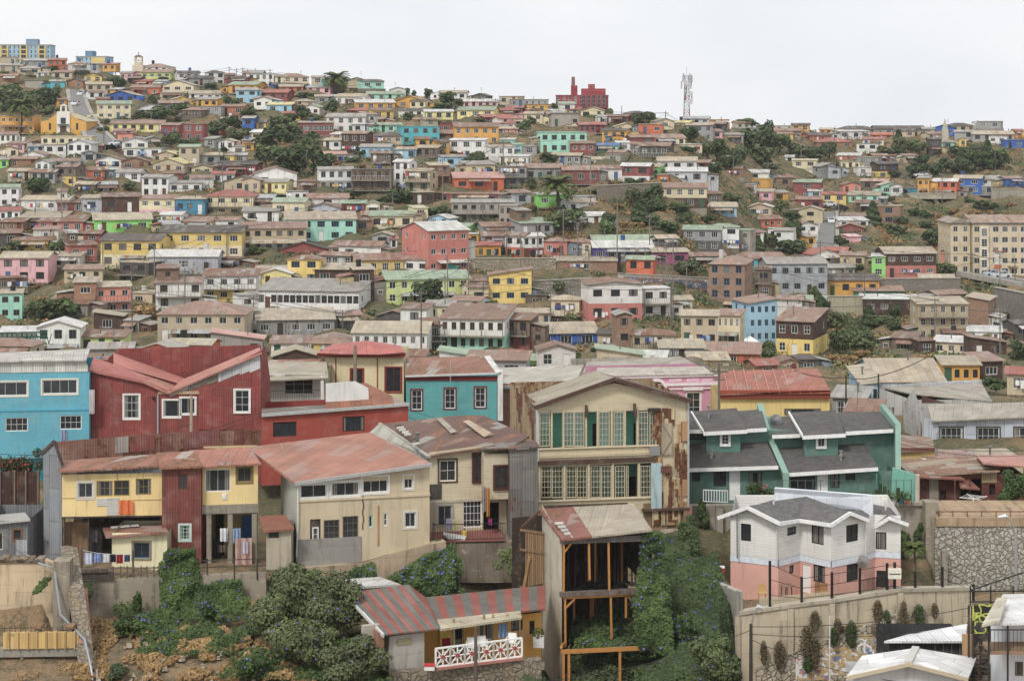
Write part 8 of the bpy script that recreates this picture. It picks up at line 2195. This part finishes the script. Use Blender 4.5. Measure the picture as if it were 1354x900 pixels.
for x in (44,86): h.bx(x,828,x+11,831,-.3,.5,'plank',(140,104,70),'block_top'); h.bx(x+2,831,x+9,837,-.2,.3,'concrete',(130,120,104),'block')
# broken masonry wall with drain pipe
g = Fac(84,113.4,118,108,900,name='broken_wall',label='leaning broken brick and timber wall at the edge of the building site',cat='wall')
m=MB(); m.prism([W(80,722,114.5),W(93,725,114.5),W(112,850,108.5),W(118,905,107),W(108,905,107),W(96,820,112)],(.35,.3,0)); o=m.build('masonry','stone',None,rgba((150,138,120),1.)); o.parent=g.t; o.matrix_parent_inverse=Matrix.LocRotScale(g.t.location,g.t.rotation_euler,None).inverted()
m=MB(); m.prism([W(97,775,113),W(110,778,113),W(116,850,108.6),W(104,850,108.6)],(.2,.2,0)); o=m.build('brickwork','brick',None,rgba((176,104,74),.4)); o.parent=g.t; o.matrix_parent_inverse=Matrix.LocRotScale(g.t.location,g.t.rotation_euler,None).inverted()
m=MB(); m.tube([W(51,744,112.2),W(72,751,112.),W(80,812,111),W(112,845,108.2),W(120,880,107),W(124,905,106.4)],.075,8); o=m.build('drain_pipe','metal',None,rgba((150,156,162))); tag(o,'long grey drain pipe bending down past the building site','pipe')
for x,y0,y1,D in ((127,860,905,106.5),(129,885,905,106.3),(97,890,905,106.5)):
    m=MB(); m.beam(W(x,y1,D),W(x-1,y0,D),.1); o=m.build('stake','plank',None,rgba((190,180,160) if x>128 else (100,86,72))); tag(o,f"{'tall dark' if x==127 else 'pale short' if x==129 else 'low brown'} stake standing in the dry earth beside the drain pipe",'stake')
g = Fac(104,116.7,340,117.6,815,name='retaining_wall',label='stained concrete retaining wall under the yellow houses',cat='wall')
m=MB(); m.prism([g.p(104,840),g.p(352,830),g.p(352,757),g.p(270,760),g.p(200,764),g.p(104,768)],(0,.5,0)); m.build('concrete_face','concrete',g.t,rgba((158,146,126),.9))
g.bx(95,756,150,766,-.2,.1,'plank',(84,74,66),'beam',.4); g.bx(97,752,142,757,-.3,0,'plank',(104,92,80),'plank',.3)
rf = Fac(146,117.2,222,117.2,766,name='fence',label='rickety wooden rail fence in front of the cream annex',cat='fence')
for i in range(9): x=150+i*9; rf.beam((x,767,0),(x+r.uniform(-1,1),748,0),.07,.07,'plank',(110,98,86),'post')
for y in (751,758): rf.beam((146,y,0),(224,y-1,0),.06,.08,'plank',(120,108,94),'rail')
rf = Fac(262,117.4,352,117.6,765,name='fence',label='low dark pipe fence in front of the concrete columned yellow house',cat='fence')
for x in (262,274,310,340): rf.beam((x,766,0),(x,738,0),.08,.08,'metal',(76,68,62),'post')
for y in (741,750): rf.beam((262,y,0),(352,y-3,0),.05,.05,'metal',(84,76,70),'rail')
def quadpt(q,u,v): return (q[0].lerp(q[1],u)).lerp(q[3].lerp(q[2],u),v)
def vine(name,label,quads,n,size,lump,seed,flowers=0.,mat='leaf_vine',cat='vine',kind=None,fmat='petal',thresh=-.6,fs=.065):
    """leaves over a bumpy sheet given as world quads (pixel, distance) - a climbing or creeping plant"""
    r=random.Random(seed); m=MB(); fl=MB(); areas=[]
    Q=[[W(*p) for p in q] for q in quads]
    for q in Q: areas.append(((q[1]-q[0]).cross(q[3]-q[0])).length+((q[2]-q[1]).cross(q[3]-q[2])).length)
    for i in range(n):
        q=r.choices(Q,areas)[0]; u,v=r.random(),r.random(); p=quadpt(q,u,v); nn=(q[1]-q[0]).cross(q[3]-q[0]); nn=nn.normalized() if nn.length>0 else Vector((0,-1,0))
        if nn.y>0: nn=-nn
        k=mn.noise(p*.55+Vector((seed,0,0)))+.6*mn.noise(p*1.7)
        e=min(u,1-u,v,1-v)
        if k<thresh+.5*(max(0,.12-e)/.12): continue
        p=p+nn*(lump*(.5+k)*1.1+r.uniform(-.12,.05))+Vector((0,0,-.1*r.random()))+rdir(r)*lump*.3
        leaf(m,p,nn+Vector((0,-.2,.5))+rdir(r)*.8,size*r.uniform(.6,1.25),r,min(1,max(0,.42+k*.5+r.uniform(-.3,.3))))
        if r.random()<flowers*.55 and mn.noise(p*.9+Vector((3,seed,7)))>-.12:
            c=p+nn*.1; a=nn.orthogonal().normalized(); b=nn.cross(a); s=fs*r.uniform(.7,1.2); fl.poly([c+(a*math.cos(t*1.2566)+b*math.sin(t*1.2566))*s for t in range(5)]); fl.tone.append(r.random())
    o=m.build(name,mat)
    if kind: o['kind']=kind
    else: tag(o,label,cat)
    if fl.f: fl.build('flowers',fmat,o)['kind']='stuff'
    return o
vine('climbing_vine','morning glory climbing the post between the red tower and the wall',[[(218,812,117),(268,812,117),(262,740,117.6),(212,745,117.6)],[(216,745,117.6),(260,742,117.6),(256,722,117.4),(222,724,117.4)]],9000,.13,.5,1,.035,thresh=-.7)
vine('climbing_vine','dense green vine with purple flowers over the wall right of the climbing post',[[(262,812,116.5),(322,808,116.5),(318,768,117.2),(262,770,117.2)]],5500,.13,.5,2,.02)
vine('hanging_plant','small tuft hanging from the earth-coloured wall',[[(44,784,111.8),(56,780,111.8),(68,762,112),(60,762,112)]],500,.1,.25,3,cat='plant')
vine('hanging_plant','tuft on the stained wall below the wooden beam',[[(106,790,116.3),(122,788,116.3),(122,768,116.5),(106,770,116.5)]],700,.1,.25,4,cat='plant',mat='leaf_grey')
vine('climbing_vine','leafy vine with purple flowers on the stone footing between beige house and terrace',[[(500,775,118),(600,790,118),(598,722,120.5),(560,740,119)],[(575,790,118),(612,790,118.5),(606,745,120),(576,716,120.8)],[(540,785,118),(600,788,118),(596,735,120),(555,748,119)]],14000,.13,.6,5,.03,thresh=-.7)
vine('climbing_vine','ivy covering the lower left corner of the beige house footing',[[(452,778,116.6),(498,778,116.6),(494,746,117),(458,756,117)]],3200,.13,.5,6,.03)
vine('wall_plants','mossy plants on the rough stone wall below the terrace',[[(640,775,121.5),(700,775,121.5),(690,722,122.),(650,726,122)]],2600,.12,.35,7,mat='leaf_grey',cat='plant',thresh=-.1)
vine('climbing_vine','thick morning glory hanging down the right side of the ruin',[[(838,800,112.5),(882,800,113),(874,705,114),(850,703,114)],[(846,860,111.8),(886,862,112),(882,790,113),(836,790,112.6)],[(760,866,112.0),(880,866,112.0),(880,850,113),(770,846,113.4)]],17000,.13,.55,8,.022,thresh=-.75)
vine('creeping_vine','dark creeper filling the middle floor of the ruin',[[(756,860,113.6),(850,860,113.6),(850,800,116.6),(756,826,116.6)]],6000,.14,.7,9,.01,mat='leaf_dark')
vine('creeping_vine','dark leafy tangle under the orange pergola of the ruin',[[(752,910,111.6),(870,910,111.6),(870,866,114),(760,866,114)]],6000,.14,.7,10,.008,mat='leaf_dark',thresh=-.5)
vine('climbing_vine','pointed dark ivy mass climbing the corner of the decayed timber house',[[(896,800,128),(934,770,127),(922,700,131),(905,694,132)],[(895,790,127),(926,800,126),(936,770,127),(902,740,129)],[(908,720,133),(922,716,133),(917,690,135),(912,690,135)]],9000,.15,.6,11,0,mat='leaf_dark')
vine('climbing_vine','ivy between the ruin and the old double door of the decayed timber house',[[(866,800,125),(896,800,125),(896,742,130),(868,738,130)]],4000,.15,.7,12,.004,mat='leaf_dark')
def cover(name,pts,n,size,seed,flowers=.0,mat='leaf_vine',lump=.5,fs=.065,th=-.5,fmat='petal'):
    """uncountable creeping cover on the terrain; pts = pixel quads"""
    r=random.Random(seed); m=MB(); fl=MB(); ar=[]
    for q in pts: ar.append(abs((q[2][0]-q[0][0])*(q[3][1]-q[1][1])-(q[3][0]-q[1][0])*(q[2][1]-q[0][1]))/2)
    for i in range(n):
        q=r.choices(pts,ar)[0]; u,v=r.random(),r.random(); px=(q[0][0]*(1-u)+q[1][0]*u)*(1-v)+(q[3][0]*(1-u)+q[2][0]*u)*v; py=(q[0][1]*(1-u)+q[1][1]*u)*(1-v)+(q[3][1]*(1-u)+q[2][1]*u)*v
        D=dist(px,py); X=(px-CX)/F*D; g_=ground(X,D); k=mn.noise(Vector((X*.6,D*.45,seed)))+.5*mn.noise(Vector((X*1.9,D*1.3,seed*3)))
        if k<th: continue
        h=max(.45,k+.45)*lump; p=Vector((X,D,g_+h*r.uniform(.35,1.05)-.05)); leaf(m,p,Vector((0,-.6,.8))+rdir(r)*.8,size*r.uniform(.6,1.3),r,min(1,max(0,.4+k*.6+r.uniform(-.3,.3))))
        if r.random()<flowers*.55 and mn.noise(Vector((X*.8,D*.8,9+seed)))>0: c=p+Vector((0,-.08,.1)); fl.poly([c+Vector((math.cos(t*1.2566)*fs,0,math.sin(t*1.2566)*fs)) for t in range(5)]); fl.tone.append(r.random())
    o=m.build(name,mat); o['kind']='stuff'
    if fl.f: fl.build('flowers',fmat,o)['kind']='stuff'
    return o
cover('ground_cover',[[(150,845),(330,850),(330,800),(150,806)],[(290,905),(520,905),(500,850),(330,830)],[(180,870),(340,870),(330,830),(190,840)]],20000,.14,31,.015,lump=.7,th=-.2)
cover('ground_cover',[[(868,908),(985,905),(975,800),(880,800)],[(878,810),(975,830),(948,735),(905,745)],[(868,905),(900,905),(900,780),(872,790)],[(866,810),(914,800),(912,712),(880,712)],[(838,910),(884,910),(884,845),(846,850)]],42000,.15,32,.012,mat='leaf_dark',lump=.6,th=-1.2)
cover('ground_cover',[[(690,905),(760,905),(760,860),(700,850)]],3000,.14,33,.0,mat='leaf_dark',lump=.6)
cover('dry_grass',[[(95,905),(330,905),(330,840),(120,820)],[(250,905),(420,905),(360,850),(270,850)]],14000,.16,34,0,mat='leaf_dry',lump=.45,th=-.1)
cover('dry_grass',[[(0,905),(100,905),(100,872),(0,870)]],1200,.1,35,0,mat='leaf_dry',lump=.2,th=.15)
cover('garden_plants',[[(1210,700),(1354,700),(1354,676),(1210,676)]],900,.12,36,0,mat='leaf_grey',lump=.25,th=.1)
r=random.Random(77); m=MB()
for i in range(80):
    px,py=r.uniform(120,430),r.uniform(845,903); D=dist(px,py); X=(px-CX)/F*D; z=ground(X,D); s=r.uniform(.06,.22); c=Vector((X,D,z+s*.3)); P_=[c+Vector((dx*s*r.uniform(.7,1.2),dy*s,dz*s*.6)) for dx,dy,dz in ((-1,-1,-1),(1,-1,-1),(1,1,-1),(-1,1,-1),(-.7,-.7,1),(.8,-.6,1),(.6,.7,1),(-.6,.6,1))]
    for q in ((0,1,5,4),(1,2,6,5),(2,3,7,6),(3,0,4,7),(4,5,6,7)): m.poly([P_[j] for j in q])
o=m.build('rubble','stone',None,rgba((190,172,146),.3)); o['kind']='stuff'
# individual near shrubs and trees
def bush(px,py,wpx,hpx,kind,label,D=None,n=6000,ls=.13,fl=0.,seed=1,lobes=12,nm='shrub'):
    D=D or dist(px,py); X=(px-CX)/F*D; z=min(ground(X,D),(HY-py)/F*D+.3); w_,h=wpx/F*D/2,hpx/F*D; r=random.Random(seed)
    t_=thing(nm,label,nm if nm!='shrub' else 'shrub',(X,D,z)); m=MB(); f_=MB(); Ls=[]
    for i in range(lobes):
        d=rdir(r); q=r.uniform(.15,.75); Ls.append((Vector((d.x*q*w_,d.y*q*w_,h*.5+d.z*q*h*.5)),r.uniform(.25,.45),r.uniform(-.25,.25)))
    for i in range(n):
        c,rad,tn=r.choice(Ls); d=rdir(r); 
        if d.z<-.2 and r.random()<.5: d.z=-d.z
        p=c+Vector((d.x*rad*w_,d.y*rad*w_,d.z*rad*h*.6))*(r.random()**.4)*(1+.3*mn.noise(d*2.5+c)); p.z=max(p.z,.02)
        leaf(m,p,d+rdir(r)*.7,ls*r.uniform(.6,1.3),r,min(1,max(0,.45+tn+r.uniform(-.3,.3))))
        if r.random()<fl*.6: c2=p+d*.1; a=d.orthogonal().normalized(); b=d.cross(a); f_.poly([c2+(a*math.cos(k*1.2566)+b*math.sin(k*1.2566))*.065 for k in range(5)]); f_.tone.append(r.random())
    mats={'d':'leaf_dark','o':'leaf','y':'leaf_grey','b':'leaf_dry','v':'leaf_vine'}; cr=m.build('crown',mats[kind],t_)
    if f_.f: f_.build('flowers','petal',t_)['kind']='stuff'
    m=MB(); m.tube([(0,0,-.4),(.05,0,h*.3),(0,.05,h*.7)],[max(.06,w_*.05),max(.04,w_*.035),.02],7)
    for i in range(5): a=i*1.26; m.tube([(0,0,h*(.2+.08*i)),(math.cos(a)*w_*.5,math.sin(a)*w_*.5,h*(.45+.08*i))],[max(.03,w_*.025),.012],5)
    m.build('trunk','bark',t_); return t_
bush(388,830,104,92,'o','large grey-green bush, tallest on the slope below the beige house',n=15000,seed=2,lobes=20,ls=.15)
bush(372,790,76,60,'d','dark round bush crowning the slope in front of the outhouse',n=8000,seed=3,fl=.01,D=112.5)
bush(440,850,96,100,'o','broad green bush with purple flowers beside the striped roof',n=13000,seed=4,fl=.012,lobes=16)
bush(352,850,96,70,'y','pale bush with purple flowers left of the tallest bush',n=9000,seed=5,fl=.012,lobes=14)
bush(400,880,120,64,'y','wide olive bush at the bottom of the slope',n=13000,seed=6,fl=.012,lobes=16)
bush(470,905,100,66,'o','low flowering bush at the bottom edge left of the porch house',n=9000,seed=7,fl=.01)
bush(334,905,50,40,'v','small flowering bush at the bottom edge beside the dry slope',n=3500,seed=8,fl=.03)
bush(158,905,46,26,'d','little dark bush at the bottom edge left of the rubble',n=1800,seed=9,fl=.02)
bush(278,826,40,34,'v','small bush with purple flowers in the middle of the slope',n=2600,seed=10,fl=.03); bush(180,838,62,30,'v','low bush with purple flowers under the stained wall',n=3200,seed=11,fl=.03)
bush(492,858,26,30,'d','little dark bush against the grey room of the porch house',n=1500,seed=12,D=105.6); bush(182,806,18,34,'v','narrow bush leaning on the stained wall left of the flowering vine',n=1400,seed=13,D=116)
bush(372,757,26,16,'v','tiny garden shrub in front of the outhouse',n=700,seed=14,D=116)
bush(948,905,76,70,'o','rounded dark green bush at the foot of the grey panelled wall',n=8000,seed=15,fl=.006); bush(905,850,60,36,'v','leafy mound with purple flowers right of the ruin',n=5000,seed=16,fl=.03); bush(968,905,40,44,'d','bush at the corner below the dark street lamp',n=3500,seed=17,D=109)
bush(990,812,44,34,'b','dry reddish bush at the left corner of the coral house garden',n=4000,seed=18,D=119.6)
bush(926,664,22,38,'v','bright green bush between the decayed timber house and the left teal house',n=3000,seed=19,D=137); bush(1000,662,52,44,'v','leafy shrub in front of the left teal house, beside its white door',n=6000,seed=20,D=136.6,lobes=14)
bush(1010,666,24,24,'d','dark shrub beside the teal fire wall',n=1600,seed=21,D=136.4); bush(1125,660,36,36,'y','pale shrub in front of the right teal house',n=2600,seed=22,D=137.2)
bush(1168,664,36,42,'o','leafy shrub among the pots of the right teal house garden',n=3200,seed=23,D=137.2); bush(1195,664,26,34,'v','green shrub against the teal garden wall',n=2200,seed=24,D=137.2); bush(1152,664,22,26,'v','small flowering shrub among the potted cacti',n=1400,seed=25,D=137.4)
bush(1336,676,52,58,'v','round bright green tree at the right edge of the dirt yard',n=9000,seed=26,nm='tree',D=143)
bush(1216,725,22,40,'d','dark bush hanging on the concrete buttress behind the coral house',n=2400,seed=27,D=136.0)
bush(933,710,22,28,'d','dark shrub growing from the streaked concrete wall, upper one',n=1600,seed=28,D=136.6); bush(948,736,18,20,'d','dark shrub growing from the streaked concrete wall, lower one',n=1000,seed=29,D=136.2)
for i,(x,y,w_,h,k) in enumerate([(1077,832,16,24,'b'),(1067,865,26,36,'b'),(1077,880,14,36,'b'),(1009,874,10,26,'b'),(1030,880,17,32,'b'),(1125,852,18,30,'d'),(1102,850,12,20,'d'),(1107,834,10,16,'b'),(1068,885,14,18,'v'),(1160,820,14,26,'b'),(1172,838,12,30,'d'),(1194,828,12,32,'b'),(1215,828,20,28,'d'),(1235,814,10,16,'b')]):
    D=float(np.interp(x,[975,1045,1100,1190,1285],DT))-.35; P_=W(x,y,D); t_=thing('wall_plant','','plant',(P_.x,D,P_.z)); m=MB(); r=random.Random(i+50); a_,b_=w_/F*D/2,h/F*D
    for j in range(1100): d=rdir(r); q=r.random()**.4; t=r.random(); kk=1+.5*mn.noise(d*2.2+Vector((i,0,0))); p=Vector((d.x*a_*q*kk*(.5+.6*math.sin(t*3.1)),-.2+d.y*.3*q,b_*(t+.12*d.z))); leaf(m,p,d+Vector((0,-.4,-.3)),.085*r.uniform(.5,1.4),r,r.random())
    m.build('foliage',{'b':'leaf_brown','d':'leaf_dark','v':'leaf_vine'}[k],t_); t_['label']=('dry brown' if k=='b' else 'dark green' if k=='d' else 'bright green')+f" plant on the concrete wall, {['below the first iron post gap','largest of the dry tufts','long thin tuft under the second post','leftmost of the wall tufts','second tuft from the left end','largest green one','just left of the largest green one','small one above the large green','lowest of the green tufts','under the white sign','under the sign, lower one','right of the sign','below the yucca','rightmost small tuft'][i]}"
palm(1209,792,24,70,'slim yucca palm behind the iron fence right of the coral house',D=126)
for i,(x,h) in enumerate(((1164,26),(1170,22),(1159,18),(1188,20))):
    D=136.9; P_=W(x,664,D); m=MB(); H=h/F*D; m.tube([(0,0,0),(0,0,H*.5),(0,0,H*.95),(0,0,H)],[.1,.13,.12,.03],9); m.tube([(0,0,H*.4),(.25,0,H*.45),(.27,0,H*.75)],.07,7); o=m.build('cactus','leaf_dark',None); o.location=P_; tag(o,['tallest potted cactus in front of the right teal house','second tallest cactus in front of the right teal house','short cactus left of the tallest one','lone cactus near the teal garden wall'][i],'cactus')
r=random.Random(14)
for i,x in enumerate((1141,1148,1156,1174,1181,1192,1200)):
    D=136.7; P_=W(x,666,D); t_=thing('potted_plant',['leftmost','second','third','middle','fifth','sixth','rightmost'][i]+' flower pot in the row before the right teal house','potted plant',(P_.x,D,P_.z),0,'flower pots in the teal house garden'); m=MB(); m.tube([(0,0,0),(0,0,.32)],[.13,.19],10); m.build('pot','paint',t_,rgba(r.choice([(60,90,110),(170,90,60),(200,196,186)]))); m=MB()
    for j in range(120): leaf(m,Vector((0,0,.5))+rdir(r)*.26,rdir(r),.1,r,r.random())
    m.build('foliage',r.choice(['leaf_vine','leaf']),t_)
m=MB(); r=random.Random(3)
for i in range(60): p=W(r.gauss(1014,5),r.gauss(655,6),136.1); leaf(m,p,rdir(r),.14,r,r.random())
o=m.build('red_flowers','petal_red'); tag(o,'cluster of red flowers beside the leafy shrub of the left teal house','flowers')
# chair and small things by the corner
cloth(Fac(936,126.8,946,126.8,757,name='x',label='',root=g.t),937,733,946,757,-.1,(214,214,222),'white and lilac sheet hanging by the grey panelled wall')
o=Fac(948,125.5,956,125.5,757,name='cooler',label='red and white cool box on the wall beside the hanging sheet',cat='cool box'); m=MB(); m.box((0,0,0),(.5,.4,.3)); m.build('box','paint',o.t,rgba((190,36,40))); m=MB(); m.box((-.02,-.02,.303),(.52,.42,.38)); m.build('lid','paint',o.t,rgba((226,224,220)))
# green iron truss at left, over the white roof
q=Fac(-40,262,62,262,470,name='truss_balcony',label='dark green iron truss railing at the left edge above the turquoise house',cat='railing')
for y in (440,446,455,460): q.beam((-40,y+1,0),(62,y-1,0),.16,.2,'metal',(32,92,62),'rail')
for i in range(16): x=-36+i*6.5; q.beam((x,441,0),(x+3.2,455,0),.1,.1,'metal',(32,92,62),'web'); q.beam((x+3.2,455,0),(x+6.5,441,0),.1,.1,'metal',(32,92,62),'web')
# utility poles near the middle right
for (x,y0,y1,D) in ((1118.6,496,548,182),(1161.5,494,542,182)): pole(x,y0,y1,'n',label=('left' if x<1140 else 'right')+' dark slender pole standing behind the teal row houses',D=D,col=(60,54,50),r0=.1)
def wire(pts,sag,label,r_=.018,group=None):
    m=MB(); P_=[W(*p) for p in pts]; L=[]
    for a,b in zip(P_,P_[1:]):
        for k in range(12): t_=k/12; L.append(a.lerp(b,t_)-Vector((0,0,sag*4*t_*(1-t_))))
    L.append(P_[-1]); m.tube(L,r_,4,cap=False); o=m.build('power_line','paint',None,rgba((58,56,56))); tag(o,label,'cable','overhead cables')
wire([(1060,493,182),(1118.6,499,182),(1161.5,497,182),(1230,470,182)],.2,'dark cable joining the two slender poles behind the teal houses',.04)
for i,(a,b,l) in enumerate((((-20,612,140),(345,545,146),'upper cable sloping across the red valley-roof house'),((-20,606,140),(345,552,146),'middle cable sloping across the red valley-roof house'),((-20,598,140),(253,560,146),'lower cable sloping across the red valley-roof house'),
  ((500,535,160),(760,585,150),'upper cable crossing in front of the three-window turquoise house'),((500,541,160),(760,592,150),'lower cable crossing in front of the three-window turquoise house'),((505,527,160),(760,572,150),'topmost cable crossing in front of the three-window turquoise house'),
  ((1160,572,150),(1420,586,150),'upper cable in front of the pale blue corrugated building'),((1160,578,150),(1420,593,150),'lower cable in front of the pale blue corrugated building'),
  ((620,905,100),(994,832,109),'cable rising to the dark street lamp from the left'),((993,828,109.8),(1420,768,118),'upper cable running right from the dark street lamp'),((993,838,109.8),(1420,800,118),'lower cable running right from the dark street lamp'),((993,845,109.8),(1300,905,100),'cable dropping right from the dark street lamp'),
  ((60,744,110),(-30,662,118),'pale cable at the left edge above the building site'))): wire([a,b],1.0 if i<8 else .8,l,.02)
# power lines over the hill
wire([(303,91,610),(480,112,580),(655,133,560)],2.5,'thin cable along the left skyline',.05); wire([(405,204,440),(519,257,400)],1.5,'cable between the lamp by the tree clump and the pole below it',.04)
# pedestrian
def person(px,py,D,label,shirt,trou):
    o=W(px,py,D); t_=thing('person',label,'person',(o.x,D,max(o.z,ground(o.x,D)+.3))); me=bpy.data.meshes.new('body'); 
    V=[(0,0,.95),(0,0,1.2),(0,0,1.42),(0,0,1.52),(0,-.01,1.66),(-.09,0,.92),(-.11,-.1,.5),(-.12,-.05,.06),(-.12,-.18,.03),(.09,0,.92),(.11,.1,.5),(.12,.2,.08),(.12,.08,.03),(-.2,0,1.4),(-.25,.04,1.12),(-.24,-.08,.88),(.2,0,1.4),(.25,-.04,1.12),(.24,.08,.88)]
    E=[(0,1),(1,2),(2,3),(3,4),(0,5),(5,6),(6,7),(7,8),(0,9),(9,10),(10,11),(11,12),(2,13),(13,14),(14,15),(2,16),(16,17),(17,18)]
    Rr=[.15,.15,.16,.06,.105,.1,.07,.05,.04,.1,.07,.05,.04,.07,.05,.035,.07,.05,.035]
    me.from_pydata(V,E,[]); me.materials.append(MATS['skin']); b=link('body',me,t_,rgba(shirt)); b.modifiers.new('Skin','SKIN'); me.skin_vertices.new() if not me.skin_vertices else None
    for v,rr in zip(me.skin_vertices[0].data,Rr): v.radius=(rr,rr)
    me.skin_vertices[0].data[0].use_root=True; s=b.modifiers.new('Sub','SUBSURF'); s.levels=1; s.render_levels=1
    m=MB(); m.tube([(0,0,1.62),(0,.01,1.74),(0,.01,1.79)],[.12,.115,.04],10); m.build('hair','cloth',t_,rgba((50,40,34))); return t_
person(654,341,dist(654,343)-1,'person in a blue-grey top walking by the golden house',(110,130,160),(60,60,70))
# ---------------------------------------------------------------- unique labels for the hillside things
LMK = [(85,160,'the mustard church'),(33,70,'the sky-blue apartment blocks'),(182,82,'the bell tower'),(445,100,'the skyline palm'),(768,130,'the red brick factory'),(908,125,'the antenna mast'),
 (28,150,'the left-hand palm'),(125,165,'the steep street'),(555,178,'the large turquoise house'),(632,178,'the golden yellow house'),(745,188,'the mint building'),(632,238,'the orange house'),
 (737,258,'the hillside palm'),(375,205,'the big tree clump'),(500,245,'the derelict timber block'),(160,298,'the bright green house'),(175,325,'the pale yellow houses'),(425,298,'the mint house'),
 (593,325,'the tall brick-red house'),(565,385,'the lime green house'),(675,380,'the bright yellow house'),(400,395,'the ribbon-windowed building'),(30,352,'the pink house'),(270,420,'the timber-framed house'),
 (510,440,'the white laundry house'),(625,440,'the long balcony house'),(820,330,'the purple warehouse'),(965,370,'the tall brown block'),(1010,430,'the pale blue building'),(815,390,'the scaffolded white house'),
 (1250,175,'the blue skyline house'),(1240,250,'the concrete bridge'),(1305,330,'the beige apartment block'),(1095,290,'the lower street'),(1125,375,'the mustard terrace house'),(1205,350,'the rusty roadside house'),
 (1055,365,'the metal-clad house'),(1240,420,'the patched three-storey house'),(1250,458,'the cream hut'),(1280,490,'the four-window mustard house'),(1050,455,'the tent'),(950,445,'the beige twin house'),
 (260,270,'the hipped cream house'),(245,265,'the sea blue house'),(165,265,'the dark corrugated house'),(880,215,'the dark green grove'),(1180,235,'the wooded slope'),(935,300,'the ravine edge house'),
 (120,200,'the terracotta house'),(870,245,'the striped house'),(60,125,'the left grove'),(560,160,'the red hipped roof'),(650,255,'the concrete balcony block')]
def dirw(dx, dy):
    if abs(dx) > abs(dy)*2.2: return 'right of' if dx > 0 else 'left of'
    if abs(dy) > abs(dx)*2.2: return 'below' if dy > 0 else 'above'
    return ('below right of' if dx > 0 else 'below left of') if dy > 0 else ('above right of' if dx > 0 else 'above left of')
_grp = {}
for o, d, px, py, k in AUTO:
    q = sorted(LMK, key=lambda l: (px-l[0])**2 + ((py-l[1])*1.5)**2)
    q = [l for l in q if not (k == 'palm' and 'palm' in l[2])] if k == 'palm' else q
    q = [l for l in q if (px-l[0])**2 + (py-l[1])**2 > 49]
    l = q[0]; key = (d, dirw(px-l[0], py-l[1]), l[2]); _grp.setdefault(key, []).append((math.hypot(px-l[0], py-l[1]), o))
ORD = ['nearest', 'second nearest', 'third nearest', 'fourth nearest', 'fifth nearest', 'sixth nearest', 'seventh nearest', 'eighth nearest', 'ninth nearest', 'tenth nearest', 'eleventh nearest', 'twelfth nearest', 'thirteenth nearest']
_seen = set()
for (d, dw, lm), os_ in _grp.items():
    os_.sort(key=lambda t: t[0])
    for i, (_, o) in enumerate(os_):
        s = f"{d}, {dw} {lm}" if len(os_) == 1 else f"{ORD[min(i,12)]} {d}, {dw} {lm}"
        while s in _seen: s = 'small ' + s
        w_ = s.split()
        if len(w_) > 16: s = s.replace(' and ', ' ').replace(' with', ',').replace(' house over a', ' over').replace(' ground floor', ' below')
        w_ = s.split()
        if len(w_) > 16: s = s.replace(' roof,', ',').replace('one-storey ', '')
        _seen.add(s); o['label'] = s
